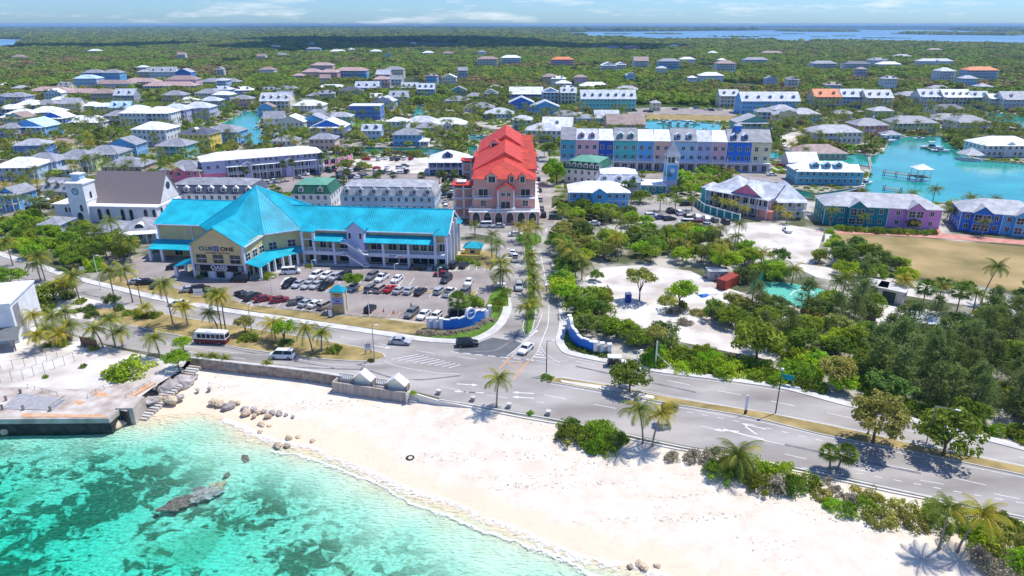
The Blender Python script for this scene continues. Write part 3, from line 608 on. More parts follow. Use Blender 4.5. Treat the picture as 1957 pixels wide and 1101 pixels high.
    if 's' in feat:
        sb=MB(); 
        for q_ in range(3): sb.box(-X*.5+q_*2.2,-X*.5+q_*2.2+2,-Y*.55,-Y*.55+1.1,H+rr*.55,H+rr*.6,M_glassb)
        sb.build('solar_panel',t)
    return t
HS=[
# west quarter, back rows
(0,28,206,3,'hip','lavender','grey',0,'','cut by the left edge of the picture below the pine wood'),
(14,52,207,3,'hip','lavender','grey',0,'p','second from the left edge below the pine wood'),
(57,128,180,1,'hip','tan','pinkish_brown',0,'','leftmost of the broad brown roofs among the pines'),
(125,188,184,1,'hip','tan','pinkish_brown',0,'','second of the broad brown roofs among the pines'),
(168,250,172,2,'hip','white','brown',0,'','with a pale roof peak behind the brown roofs'),
(176,222,192,2,'hip','tan','brown',8,'','in front of the brown roofs beside the silver dormers'),
(219,258,196,2,'gable','silver' if 0 else 'grey','silver',0,'d2','with two dormers in front of the brown roofs'),
(236,300,168,2,'hip','soft_pink','pinkish_brown',0,'','behind the white walled brown roof'),
(276,372,176,2,'hip','white','pinkish_brown',0,'p','with a long brown roof right of the pink house'),
(318,376,164,2,'hip','soft_pink','brown',0,'','topmost of the pinkish brown roofs'),
(142,186,162,2,'hip','pale_blue','pale_blue',0,'','just left of the brown roofs at the wood edge'),
(158,197,150,2,'hip','blue','grey',0,'','left of two small roofs at the wood edge'),
(196,230,150,2,'hip','sky','grey',0,'','right of two small roofs at the wood edge'),
(264,286,148,2,'hip','tan','light_grey',0,'','half hidden behind the pink house'),
(286,336,148,2,'gable','white','light_grey',0,'d3','white terrace at the wood edge'),
(336,366,149,2,'gfront','blue','light_grey',0,'','right of the white terrace at the wood edge'),
(384,455,168,2,'hip','tan','grey',0,'','alone at the far side of the palms'),
(262,280,133,1,'hip','white','white',0,'','small and alone inside the wood'),
# west quarter, white roofs
(0,36,224,2,'hip','blue','white',0,'p','at the left edge behind the blue gables'),
(32,76,216,2,'hip','blue','white',0,'p','second of the white roofs at the left'),
(66,108,215,2,'hip','white','grey',0,'p','between the white roofs at the left'),
(98,128,206,2,'hip','white','white',0,'','small behind the palms at the left'),
(12,60,236,2,'hip','sky','white',-8,'','behind the blue gabled houses at the left'),
(56,112,232,2,'hip','sky','white',0,'','right behind the blue gabled houses'),
(26,92,262,2,'gfront','sky','pale_blue',-6,'p','large blue gabled house at the left'),
(80,128,244,2,'gfront','blue','white',0,'p','with a white porch right of the blue gables'),
(0,40,264,2,'hip','lavender','grey',0,'p','at the left edge left of the blue gables'),
(122,198,242,1,'hip','white','white',0,'p','with the broadest white roof left of the yellow tree'),
(146,172,206,1,'hip','mint','white',0,'','small green cottage in the palms'),
(184,218,220,2,'hip','white','white',0,'','above the yellow tree'),
(212,250,222,2,'gable','sky','pale_blue',0,'d2','blue house left of the white roofed one'),
(240,280,226,2,'hip','sky','white',0,'','blue under a white roof near the marina'),
(232,282,244,3,'hip','white','white',0,'','left half of the big white house by the marina'),
(276,330,243,3,'hip','white','white',0,'p','right half of the big white house by the marina'),
(308,360,236,3,'hip','lavender','silver',0,'p','lavender house by the marina mouth'),
(350,403,232,3,'hip','lavender','silver',0,'q','on the marina point left of the moored boats'),
(310,352,196,2,'hip','tan','grey',0,'','grey roof behind the white roofs near the marina'),
(334,378,203,1,'hip','white','white',0,'p','low white pavilion above the lavender houses'),
(374,417,192,2,'hip','ivory','grey',0,'','behind the marina point'),
(382,420,208,2,'hip','blue','silver',0,'','behind the lavender house on the marina point'),
(444,480,204,2,'hip','soft_pink','grey',0,'','right of the grove above the marina'),
(255,323,280,3,'hip','white','white',-6,'','plain white house below the marina quay'),
(302,360,301,2,'hip','aqua','grey',-4,'p','left of the yellow house'),
(344,405,290,3,'hip','yellow','charcoal',-6,'d1','bright yellow house at the marina'),
(392,456,273,2,'hip','sky','grey',-4,'','on the quay right of the yellow house'),
(33,88,301,2,'hip','blue','light_grey',6,'','deep blue house left of the brown roof'),
(87,132,286,1,'hip','cream','brown',0,'','low brown roof in the palms'),
(0,74,345,2,'hip','pale_blue','white',4,'p','white roofed house at the left edge above the hedge'),
(45,112,334,2,'hip','pale_blue','grey',0,'p','second from the left in the front row of porches'),
(108,178,328,2,'hip','lime','grey',0,'p','yellow green house in the front row of porches'),
(163,230,318,2,'hip','pale_blue','grey',0,'p','right of the yellow green house'),
(210,264,300,2,'gfront','sky','grey',0,'','small gable behind the front row of porches'),
(110,140,337,1,'hip','white','light_grey',0,'','tiny outbuilding in front of the yellow green house'),
(0,46,402,2,'gfront','sky','grey',-10,'p','blue and white house at the left edge near the church'),
(74,146,380,1,'gable','cream','grey',-12,'d3','cream building left of the church'),
(196,272,331,1,'hip','tan','grey',0,'','low grey roof behind the church'),
(76,116,447,1,'hip','pale_blue','grey',0,'','low roof in the hedge in front of the church'),
(309,387,353,2,'hip','magenta','grey',-6,'g','pink house left of the lavender arcade'),
# north centre
(499,556,216,3,'gable','cream','silver',0,'pd4','on the quay left of the central marina palms'),
(523,571,178,1,'hip','white','grey',0,'','low grey roof in front of the peach roofs'),
(586,628,190,1,'hip','white','grey',0,'','grey roof above the long white quay houses'),
(604,661,175,1,'hip','cream','white',0,'','low cream house with palms in front'),
(648,690,187,2,'hip','white','charcoal',0,'','white walls under a dark blue grey roof'),
(679,724,180,2,'gable','sky','silver',0,'d3','with three white dormers'),
(735,768,178,1,'hip','white','grey',0,'','grey roof right of the three dormers'),
(767,798,180,2,'gable','cream','silver',0,'pd3','left of the pair of gabled houses by the canal'),
(798,831,190,3,'gable','sky','silver',0,'pd3','right of the pair of gabled houses by the canal'),
(861,892,186,2,'gfront','cyan','grey',0,'','bright cyan gable right of the canal'),
(889,926,192,1,'hip','white','grey',0,'','between the cyan gable and the lavender gable'),
(923,952,192,2,'gfront','ivory','grey',0,'p','tall ivory gable behind the palms'),
(850,896,200,1,'hip','white','grey',0,'','long grey roof right of the canal'),
(886,944,214,1,'hip','white','grey',0,'','long grey roof with tall palms in front'),
(927,982,226,1,'hip','pale_blue','silver',0,'','with a silver roof left of the blue terraces'),
(669,728,229,3,'flat','blue','white',0,'','blue block with a white roof terrace behind the lawn'),
(557,608,206,1,'hip','white','grey',0,'','uppermost of the roofs left of the blue block'),
(560,618,218,2,'hip','white','white',0,'','white roof left of the blue block'),
(577,637,229,1,'hip','white','grey',0,'','grey roof left of the lawn'),
(576,624,249,2,'gfront','sky','light_grey',0,'','left of the two blue gables'),
(595,660,263,2,'gfront','blue','white',0,'p','right of the two blue gables'),
(638,666,260,1,'hip','sky','grey',0,'','small roof beside the blue gables'),
(693,729,270,2,'gable','pale_blue','silver',0,'d2','pale house with two dormers below the lawn'),
(752,807,279,2,'hip','sky','grey',0,'','square blue house above the green canal'),
(802,818,281,1,'hip','white','white',0,'','white garden pavilion of the square blue house'),
(794,842,254,1,'hip','lavender','grey',0,'','lavender house behind the square blue one'),
(774,836,243,1,'hip','white','silver',0,'','long silver roof behind the canal palms'),
(822,890,247,1,'hip','white','white',0,'g','white roof right of the silver one'),
(592,641,288,2,'hip','peach','grey',0,'','grey roof by the pink wall'),
(520,567,280,1,'hip','white','grey',0,'','grey roof behind the lavender arcade'),
(559,580,150,1,'hip','peach','pinkish_brown',0,'','smallest peach roof at the wood'),
(577,613,148,2,'hip','peach','pinkish_brown',0,'','middle peach roof at the wood'),
(594,636,134,2,'hip','peach','pinkish_brown',0,'','topmost peach roof at the wood'),
(610,645,149,2,'hip','salmon','pinkish_brown',0,'','rightmost peach roof at the wood'),
(641,701,145,2,'hip','sky','pinkish_brown',0,'p','long blue villa at the wood edge'),
(735,771,143,2,'hip','cream','grey',0,'','grey villa in the wood right of the blue villa'),
(715,743,163,2,'hip','soft_pink','pinkish_brown',0,'p','pink villa below the grey one'),
(845,872,160,2,'gfront','ivory','white',0,'','lone white gable in the wood'),
(912,951,125,3,'hip','ivory','brown',0,'p','ivory villa on the ridge'),
(958,995,122,3,'hip','pale_blue','white',0,'p','white roofed villa on the ridge'),
(495,523,138,1,'hip','white','brown',0,'','pale roof inside the wood on the left'),
(524,548,108,1,'hip','white','grey',0,'','grey roof deep in the wood'),
# north east
(1054,1096,126,3,'hip','pink','orange',0,'p','pink villa on the ridge'),
(1149,1178,134,2,'gfront','white','white',0,'p','left of two white gables on the ridge'),
(1177,1196,132,2,'gfront','white','white',0,'p','right of two white gables on the ridge'),
(1211,1239,129,3,'gable','white','brown',0,'p','white villa between the ridge trees'),
(1259,1299,130,3,'hip','sky','grey',0,'p','blue and white villa on the ridge'),
(1300,1329,117,1,'hip','white','white',0,'','low white roof on the ridge'),
(1368,1405,135,3,'hip','white','brown',0,'p','white villa with terraces'),
(1422,1468,122,2,'hip','white','grey',0,'p','long white villa on the ridge'),
(1109,1164,170,1,'hip','white','white',0,'p','white hipped roof behind the aqua hotel'),
(1177,1224,178,1,'hip','cream','light_grey',0,'','pale grey roof right behind the aqua hotel'),
(1316,1332,154,1,'hip','white','white',0,'','small white kiosk roof in the wood'),
(1338,1383,150,1,'hip','white','white',0,'','long low white roof in the wood'),
(1098,1122,153,1,'hip','soft_pink','brown',0,'','brown roof behind the white hipped roof'),
(1037,1066,152,1,'hip','tan','brown',0,'','brown roof in the wood above the blue terrace'),
(974,1037,193,2,'gable','blue','white',0,'p','long blue terrace above the canal'),
(1036,1068,197,3,'gfront','pale_blue','silver',0,'p','double fronted terrace right of the blue one'),
(1071,1101,198,3,'gable','cream','silver',0,'pd2','cream terrace with two dormers'),
(973,1020,212,2,'gfront','blue','silver',0,'','left of the stepped blue gables'),
(1015,1069,221,2,'gfront','sky','silver',0,'','right of the stepped blue gables'),
(1060,1104,229,1,'hip','white','grey',0,'','grey roof in front of the aqua hotel'),
(1102,1138,235,1,'hip','sky','grey',0,'','small roof in front of the aqua hotel palms'),
(980,1017,247,2,'hip','mint','silver',0,'p','mint house left of the big white house'),
(1036,1092,262,2,'gable','white','white',-8,'d1','rear wing of the big white house'),
(1005,1074,270,2,'hip','white','silver',-6,'','big white house right of the red roof'),
(1137,1183,234,1,'gable','sky','silver',0,'g','light blue house left of the small marina'),
(1160,1217,243,1,'hip','pale_blue','pale_blue',0,'','pale blue roof left of the small marina'),
(1160,1232,257,2,'gable','tan','brown',0,'','tan building behind the coloured terrace'),
(1245,1262,212,2,'hip','cream','light_grey',0,'','narrow cream tower house by the green'),
(1374,1410,205,3,'gable','cream','silver',0,'pd2','cream house left of the blue hotel'),
(1407,1475,254,2,'gfront','green','light_grey',0,'p','grey green house right of the small marina'),
(1457,1496,104,1,'hip','tan','brown',0,'','long dark roof beyond the ridge'),
(1552,1598,130,2,'hip','white','grey',0,'p','white villa with a balcony left of the dark roofed one'),
(1614,1663,131,2,'hip','white','charcoal',0,'p','dark roofed villa in the wood'),
(1662,1696,123,2,'hip','white','grey',0,'d2','grey villa right of the dark roofed one'),
(1680,1722,127,1,'hip','white','white',0,'','low white roof right of the dark roofed villa'),
(1711,1742,111,1,'hip','sky','light_grey',0,'','lone grey roof far back'),
(1756,1821,125,2,'hip','white','silver',0,'g','large silver roofed villa in the wood'),
(1775,1801,98,1,'hip','cream','brown',0,'','small tan roof far back'),
(1845,1905,150,3,'hip','pale_blue','orange',0,'p','orange roofed mansion at the right'),
(1792,1823,152,3,'hip','white','silver',0,'p','white house left of the orange roofed mansion'),
(1554,1604,207,3,'gable','cream','orange',0,'pd2','left part of the orange roofed terrace'),
(1604,1652,207,3,'gable','sky','silver',0,'pd3','aqua and grey part of the terrace'),
(1652,1703,209,3,'gable','cream','silver',0,'pd3','cream part at the right end of the terrace'),
(1755,1800,207,3,'gable','white','silver',0,'pd3','left part of the eastern terrace'),
(1800,1852,208,3,'gable','ivory','white',0,'pd4','middle part of the eastern terrace'),
(1852,1886,208,3,'gable','aqua','silver',0,'pd2','greenish part of the eastern terrace'),
(1886,1912,211,3,'gable','cream','white',0,'pd1','cream part of the eastern terrace'),
(1913,1980,213,3,'gable','white','light_grey',0,'pd2','cut by the right edge above the canal'),
(1719,1770,190,1,'hip','white','grey',0,'','grey roof above the eastern terrace'),
(1776,1821,177,1,'hip','tan','grey',0,'','pale roof among palms above the eastern terrace'),
(1784,1850,218,1,'hip','white','charcoal',0,'','darkest hipped roof below the eastern terrace'),
(1780,1872,238,1,'hip','white','grey',0,'','long grey roof below the darkest one'),
(1825,1886,252,2,'hip','ivory','grey',0,'p','house with a round bay near the right canal'),
(1667,1705,229,2,'hip','mint','light_grey',0,'','small green house under the terrace'),
(1705,1789,254,2,'hip','yellow' if 0 else 'lime','grey',0,'q','pale yellow house by the marina'),
(1633,1695,259,2,'hip','salmon','grey',0,'qc','pink house with a red chimney stack'),
(1552,1646,274,2,'hip','ivory','light_grey',0,'q','large ivory house left of the marina'),
(1512,1566,236,2,'hip','sky','light_grey',0,'','light blue house below the orange terrace'),
(1598,1634,226,1,'hip','white','grey',0,'','grey roof below the aqua terrace'),
(1507,1562,322,1,'gable','lavender','white',0,'','white roofed shed beside the cyan quay house'),
(1520,1618,305,1,'hip','tan','brown',0,'','low brown roof behind the cyan quay house'),
(1690,1722,268,1,'hip','white','grey',0,'','little grey roof at the marina edge') ,
(0,14,168,1,'hip','ivory','white',0,'','barely showing at the left edge of the wood'),
(22,44,112,1,'hip','pinkish' if 0 else 'soft_pink','brown',0,'','pink roof far back at the left'),
(168,190,100,1,'hip','white','white',0,'','white roof far back left of the dark trees'),
(630,660,101,1,'hip','white','white',0,'','leftmost white roof in the dark wood'),
(707,728,101,1,'hip','white','white',0,'','second white roof in the dark wood'),
(807,828,104,1,'hip','white','white',0,'','third white roof in the dark wood'),
(845,866,105,1,'hip','soft_pink','brown',0,'','brown roof in the dark wood'),
(585,612,99,2,'hip','sky','grey',0,'','blue house in the dark wood'),
(512,536,92,1,'hip','white','white',0,'','white roof in the far wood'),
(1130,1155,92,1,'hip','tan','grey',0,'','grey house near the lagoon'),
(1157,1183,96,2,'hip','sky','grey',0,'','blue house near the lagoon'),
(1192,1222,95,2,'hip','magenta','brown',0,'','crimson house near the lagoon'),
(1280,1298,90,1,'hip','tan','white',0,'','pale house near the lagoon'),
(1355,1372,104,1,'hip','white','white',0,'','pale house right of the ridge villas'),
(445,470,78,1,'hip','white','white',0,'','white house on the far hill'),
(362,380,58,1,'flat','white','white',0,'','white block near the horizon'),
(830,850,72,1,'hip','white','grey',0,'','pale house far in the shade'),
]
for h_ in HS: house(*h_)
# ---- big named blocks ----
def bigblock(x0,x1,yb,st,wc,rc,rot,d,nd,lab,name='hotel',cat='hotel',nw=20,roof='gable',trimcol='white'):
    t=house(x0,x1,yb,st,'gable','white' if 0 else wc,rc,rot,'d%d'%nd,'',name,cat,depth=d,label=lab,sh=3.1); return t
bigblock(1110,1214,213,3,'aqua','silver',0,16,7,'long aqua three-storey hotel with seven dormers behind the coloured terrace')
bigblock(1415,1526,218,3,'sky','silver',0,16,5,'long bright blue three-storey hotel with dormers right of the village green')
# arched lavender shopping arcade
A_=P(391,352);B_=P(620,331)
def frame(A,B): 
    d=(B-A); return math.atan2(d.y,d.x), d.length
rz,L_=frame(A_,B_)
t=thing('shopping_arcade','long lavender shopping arcade with white roof and pink end block beside the rear car park','shops',tuple(A_),rz); occ_rect((A_.x+B_.x)/2-math.sin(rz)*7,(A_.y+B_.y)/2+math.cos(rz)*7,L_,15,rz,2)
b=MB(); b.box(0,9,0,13,0,4,wm('magenta')); b.box(0,9,.0,13,4,9.2,wm('lavender')); b.box(9,L_,1.8,14,0,9.2,wm('lavender')); b.box(9.01,L_-.01,1.7,1.79,3.2,3.5,M_trim); b.build('wall',t)
b=MB(); b.hip(0,L_,0,14,9.2,2.4,rm('white'),.5); b.build('roof',t)
for i,(u0,u1) in enumerate([(9.4,17),(19,31),(36,46),(47,L_-1)]):
    porch(t,u0,u1,1.8,0,6.2,2,d=2.6)
for u in (11,14,20.5,22.5,25.5,27.5,29.8,37,39,42,44,46,51,53,56): win(t,u,1.8,7.9,1.,1.2)
for u in (2.5,6): win(t,u,0,6.6,1.2,1.4); win(t,u,0,2.2,1,1.1)
for z in (1.5,4.6):
    for u in (11,13,15,20,22.5,25,27.5,30,37,40,43,48,51,54): win(t,u,1.8,z,1.7,2.1,'f','d')
for v in (3,6,9,12): win(t,L_,v,7.5,1,1.2,'r'); win(t,L_,v,4.2,1,1.2,'r')
for u0,wc in((16,'lavender'),(33,'lavender')):
    b=MB(); b.box(u0,u0+3.4,-.6,1.79,0,7,wm(wc)); b.gable(u0,u0+3.4,-.6,1.79,7,.9,rm('white'),.4,'y',.12,wm(wc)); b.build('stair_bay',t)
# mansards behind the mall
house(326,492,402,2,'mansard','white','charcoal',-2,'d7','',name='mansard_block',cat='building',depth=13,label='dark slate mansard block with pastel dormers behind the left wing of the mall')
house(560,634,402,2,'mansard','white','green',-2,'d2','',name='mansard_block',cat='building',depth=14,label='small green mansard block between the pyramid roof and the rear car park')
house(652,832,406,2,'mansard','pale_blue','light_grey',-3,'d7','',name='mansard_block',cat='building',depth=13,label='blue grey mansard block with seven dormers behind the right mall wing')
house(1064,1160,351,2,'mansard','white','green',-24,'d6','',name='mansard_block',cat='building',depth=17,label='green mansard block with white dormers right of the tall street tree')
# blue pavilion
t=house(820,893,334,2,'hip','navy','white',0,'p','',name='pavilion',cat='building',depth=15,label='navy pavilion with broad white hipped roof left of the red-roofed block')
dormer(t,0,-5.4,6.9,'navy','white',4.2,0,1.6,3)
# blue waterfront club buildings
t=house(1088,1200,399,2,'hip','sky','white',-2,'g','',name='clubhouse',cat='building',depth=12,label='bright blue clubhouse with white metal roof behind the dense green hedge')
house(1140,1222,378,2,'mansard','grey','white',-4,'d3','',name='clubhouse',cat='building',depth=12,label='grey building with blue dormers and white roof behind the blue clubhouse')
house(1200,1272,370,1,'flat','teal','white',-4,'','',name='annexe',cat='building',depth=10,label='low teal annexe with white flat roof left of the blue clock tower')
# clock tower
c_=P(1281,368); t=thing('clock_tower','slender blue tower with white belfry and grey pointed roof in front of the coloured terrace','tower',(c_.x,c_.y+2,0),0); OCC.append((c_.x,c_.y+2,4))
b=MB(); b.box(-2.3,2.3,-2.3,2.3,0,11,wm('sky')); b.box(-2.36,2.36,-2.36,2.36,0,5,wm('lavender')); b.box(-2.5,2.5,-2.5,2.5,10.9,11.2,M_trim)
for x in(-2.2,2.2):
    for y in(-2.2,2.2): b.box(x-.2,x+.2,y-.2,y+.2,5,14,M_trim)
b.build('shaft',t)
b=MB(); b.box(-2.1,2.1,-2.1,2.1,11.2,11.7,M_trim); b.box(-1.2,1.2,-1.2,1.2,11.7,14,M_glass); 
for x in(-1,1): b.box(x*.8-.1,x*.8+.1,-2.25,-2.05,11.2,14,M_trim)
b.box(-2.5,2.5,-2.5,2.5,14,14.4,M_trim); b.build('belfry',t)
b=MB(); b.hip(-2.3,2.3,-2.3,2.3,14.4,5.5,rm('light_grey'),.5); b.build('roof',t)
cd=MB(); n=16; cd.poly([(1.*math.cos(2*PI*i/n),-2.42,8.7+1.*math.sin(2*PI*i/n)) for i in range(n)],M_trim); cd.build('clock_face',t)
# coloured terrace
ZP=lambda x,y:P(x,y)
A_=P(1070,322); B_=P(1468,329); rz,L_=frame(A_,B_)
t=thing('terrace_building','long terrace of four-storey townhouses in many pastel colours with grey and white roofs','building',tuple(A_),rz); occ_rect((A_.x+B_.x)/2,(A_.y+B_.y)/2+7,L_,15,rz,2)
BY=[(1070,1100,'cyan','grey'),(1100,1143,'soft_pink','silver'),(1143,1172,'cobalt','white'),(1172,1218,'aqua','grey'),(1218,1249,'sky','white'),(1249,1280,'peach','white'),(1280,1329,'pale_blue','grey'),(1329,1358,'lavender','silver'),(1358,1386,'soft_pink','white'),(1386,1432,'blue','grey'),(1432,1468,'cream','grey')]
k=L_/(1468-1070)
for i,(a,c2_,wc,rc) in enumerate(BY):
    u0,u1=(a-1070)*k,(c2_-1070)*k; b=MB(); b.box(u0,u1,0,13,0,13.2,wm(wc)); b.box(u0+.02,u1-.02,-.03,.0,0,3.9,wm('lavender')); b.box(u0-.09,u0+.09,-.15,.0,0,13.2,M_trim)
    b.poly([(u0,0,13.2),(u0,13,13.2),(u0,6.5,18)],wm(wc)); b.poly([(u1,0,13.2),(u1,6.5,18),(u1,13,13.2)],wm(wc)); bay=b.build('bay',t,label=wc.replace('_',' ')+' townhouse bay')
    b=MB(); zr=17.6 if rc=='grey' else 17.0
    b.hexa([(u0,-.5,12.9),(u1,-.5,12.9),(u1,6.5,zr),(u0,6.5,zr)],[(u0,-.5,13.15),(u1,-.5,13.15),(u1,6.5,zr+.3),(u0,6.5,zr+.3)],rm(rc)); b.hexa([(u0,6.5,zr),(u1,6.5,zr),(u1,13.5,12.9),(u0,13.5,12.9)],[(u0,6.5,zr+.3),(u1,6.5,zr+.3),(u1,13.5,13.15),(u0,13.5,13.15)],rm(rc)); b.build('roof',bay)
    nw=2 if u1-u0<10 else 3
    for z in(6,10):
        for q in range(nw): win(bay,u0+(u1-u0)*(q+.5)/nw,0,z,1.5,1.8 if z>8 and q%2==0 else 1.5,'f','x')
    for q in range(nw): win(bay,u0+(u1-u0)*(q+.5)/nw,-.03,1.6,2,2.4,'f','d')
    if rc=='grey' and u1-u0>9 : 
        for q in(.28,.72): dormer(bay,u0+(u1-u0)*q,1.,14,wc,'white',2.4,0,1.7,3.2)
    elif i==1:
        for q in(.25,.72): dormer(bay,u0+(u1-u0)*q,1.,14,wc,'white',2.4,0,1.7,3.2)
    b=MB(); b.box(u0+.1,u1-.1,-2.6,-.04,3.9,4.2,M_trim); b.box(u0+.1,u1-.1,-2.65,-2.55,5.1,5.2,M_trim); 
    for q in range(int((u1-u0)/.6)): x=u0+.3+q*.6; b.box(x-.05,x+.05,-2.63,-2.57,4.2,5.1,M_trim)
    for x in(u0+.3,u1-.3): b.box(x-.15,x+.15,-2.7,-2.4,0,6 if x<u0+1 else 4,M_trim)
    b.build('balcony',bay)
b=MB(); b.box((1402-1070)*k,(1414-1070)*k,5,8,17,19.6,wm('blue')); b.hip((1402-1070)*k,(1414-1070)*k,5,8,19.6,1,rm('light_grey'),.3); b.build('cupola',t)
# quay house, condos
t=house(1522,1644,353,2,'hip','cyan','white',-4,'','',name='quay_house',cat='house',depth=13,label='long cyan quay house with white roof, three arched dormers and solar panels',sh=2.7)
for x in(-5.6,-1,3.6): dormer(t,x,-4.6,6.6,'cyan','white',3.2,0,1.3,3)
b=MB()
for x0,x1 in((-14,-9.5),(7.5,12)): b.hexa([(x0,-5.7,6.05),(x1,-5.7,6.05),(x1,-3.2,7.7),(x0,-3.2,7.7)],[(x0,-5.7,6.15),(x1,-5.7,6.15),(x1,-3.2,7.8),(x0,-3.2,7.8)],M_glassb)
b.build('solar_panel',t)
def condo(x0,x1,yb,segs,rot,lab,d=13,base=0):
    a=P(x0,yb);c=P(x1,yb+rot); rz,L=frame(a,c); t=thing('condominium',lab,'building',tuple(a),rz); occ_rect((a.x+c.x)/2,(a.y+c.y)/2+d/2,L,d,rz,2)
    u=0
    for i,(fr_,wc) in enumerate(segs):
        u1=u+L*fr_; b=MB(); b.box(u,u1,0,d,0,6.4,wm(wc)); bay=b.build('wing',t,label=wc.replace('_',' ')+' wing'); m=(u+u1)/2; gw=5.2
        b=MB(); b.box(m-gw/2,m+gw/2,-1.2,-.01,0,6.4,wm(wc)); b.gable(m-gw/2,m+gw/2,-1.2,3,6.4,2,rm('light_grey'),.4,'y',.15,wm(wc)); b.build('gable_bay',bay)
        win(bay,m-1.2,-1.2,4.8,1.9,2,'f','x'); win(bay,m+1.2,-1.2,4.8,1.9,2,'f','x'); win(bay,m-1.2,-1.2,1.7,1.9,2,'f','x'); win(bay,m+1.2,-1.2,1.7,1.9,2,'f','x')
        n=max(1,int((m-gw/2-u)/3))
        for z in(1.7,4.8):
            for q in range(n): win(bay,u+.8+(m-gw/2-u-1)*(q+.5)/n,0,z,1.1,1.5); win(bay,m+gw/2+.4+(u1-m-gw/2-1)*(q+.5)/n,0,z,1.1,1.5)
        b=MB(); b.box(u-.1,u+.1,-.1,.0,0,6.4,M_trim); b.box(u1-.1,u1+.1,-.12,.0,0,6.4,M_trim)
        b.build('corner_trim',bay); u=u1
    for z in(1.7,4.8): 
        for q in(3,6.5,10): win(t,0,q,z,1,1.4,'l'); win(t,L,q,z,1,1.4,'r')
    b=MB(); b.hip(0,L,0,d,6.4,3.3,rm('light_grey'),.6); b.build('roof',t); return t
condo(1572,1793,428,[(.55,'teal'),(.45,'mauve')],10,'long two-storey block with a teal half and a mauve half above the brown field')
condo(1830,1990,440,[(.5,'blue'),(.5,'sky')],14,'blue two-storey block at the right edge above the brown field')
# resort with pink gable
a=P(1352,395);c=P(1470,418); rz,L=frame(a,c); t=thing('resort_building','white roofed resort building with pink front gable, columns and railed upper verandah','building',tuple(a),rz); occ_rect((a.x+c.x)/2,(a.y+c.y)/2+6,L,16,rz,3)
b=MB(); b.box(0,L,0,14,0,7,wm('soft_pink')); b.box(-3.5,-.01,1,8,0,6.5,wm('aqua')); b.box(L-3,L+1.5,-2.2,-.01,0,3,wm('salmon')); b.build('wall',t)
porch(t,0,L,0,0,6.6,2,d=2.4,rc='silver'); b=MB(); b.hip(.5,L*.55,1,14,7.05,4.2,rm('silver'),.8); b.hip(-3.5,0,1,8,6.5,1.4,rm('silver'),.4); b.gable(L*.5,L,1,14,7.05,3.4,rm('silver'),.6,'x',.2,wm('soft_pink')); b.build('roof',t)
b=MB(); b.gable(L*.42,L*.86,-1.5,6,7.3,3.4,rm('silver'),.5,'y',.2,wm('magenta')); b.build('gable_bay',t)
for z in(1.7,4.8): wrow(t,.5,L-.5,0,z,9,1.6,2,'f','d')
b=MB(); b.box(2,16,14,22,0,7,M_trim); b.box(2.3,15.7,14.3,21.7,6.2,7.02,wm('white'))
for x,y in [(2+i*2.3,22) for i in range(7)]+[(2,14+i*2) for i in range(5)]: b.box(x-.1,x+.1,y-.1,y+.1,7,8.1,M_trim)
b.box(2,16,21.95,22.05,8,8.15,M_trim); b.build('roof_terrace',t)
t=house(1478,1534,416,2,'hip','ivory','silver',-3,'p','',name='resort_pavilion',cat='building',depth=14,label='square resort pavilion with steep silver hipped roof right of the pink gable',rh=5)
# waterfront villa right with gazebo
t=house(1872,1975,300,2,'hip','white','white',0,'pg','',name='waterfront_villa',cat='house',depth=14,label='white waterfront villa with railed verandah at the right edge of the marina')
c_=P(1852,305); t=thing('gazebo','round grey roofed gazebo on the quay beside the white waterfront villa','gazebo',(c_.x,c_.y,0)); OCC.append((c_.x,c_.y,7))
def gazebo(t,r,h,rh,rc,n=8,post=M_trim):
    b=MB(); b.prism([((r+.4)*math.cos(2*PI*i/n),(r+.4)*math.sin(2*PI*i/n)) for i in range(n)],-.6,.35,M_trim); b.build('base',t)
    for i in range(n):
        a=2*PI*i/n; p=MB(); p.tube((r*.92*math.cos(a),r*.92*math.sin(a),.35),(r*.92*math.cos(a),r*.92*math.sin(a),h),.12,.12,post); p.build('post',t)
    b=MB(); q=[(r*1.15*math.cos(2*PI*i/n),r*1.15*math.sin(2*PI*i/n),h) for i in range(n)]
    for i in range(n): b.poly([q[i],q[(i+1)%n],(0,0,h+rh)],rm(rc))
    b.poly(q[::-1],M_trim); b.build('roof',t)
gazebo(t,5.4,2.9,3.,'light_grey')
# --- jetty with gazebo in the marina
def deck(lab,pts,w,z,name='jetty',rail=True):
    L=px(pts,z); o=L[0]; t=thing(name,lab,'jetty',(0,0,0)); b=MB(); A,Bq=strip_poly(L,w/2,-w/2)
    for i in range(len(L)-1): q=[Bq[i],Bq[i+1],A[i+1],A[i]]; b.hexa([(p.x,p.y,z-.2) for p in q],[(p.x,p.y,z) for p in q],M_wood)
    b.build('deck',t); Q=resample(L,max(2,int(sum((b_-a_).length for a_,b_ in zip(L,L[1:]))/4)+1)); PL,PR=strip_poly(Q,w/2,-w/2)
    for p in PL+PR: b=MB(); b.tube((p.x,p.y,-1),(p.x,p.y,z+.9),.16,.14,M_wood,6); b.build('pile',t)
    if rail:
        b=MB()
        for S_ in(PL,PR):
            for a_,c_ in zip(S_,S_[1:]): b.tube((a_.x,a_.y,z+.85),(c_.x,c_.y,z+.85),.05,.05,M_trim,4)
        b.build('handrail',t)
    return t
deck('long grey timber jetty leading to the white-roofed gazebo',[(1690,328),(1762,338)],2.2,1.5)
deck('short timber landing stage left below the gazebo jetty',[(1690,358),(1722,363)],1.8,1.1,rail=False)
c_=P(1760,345); t=thing('gazebo','square white-roofed gazebo on piles at the end of the long jetty','gazebo',(c_.x,c_.y+1,0))
b=MB(); b.box(-3,3,-3,3,1.45,1.65,M_wood); b.build('deck',t)
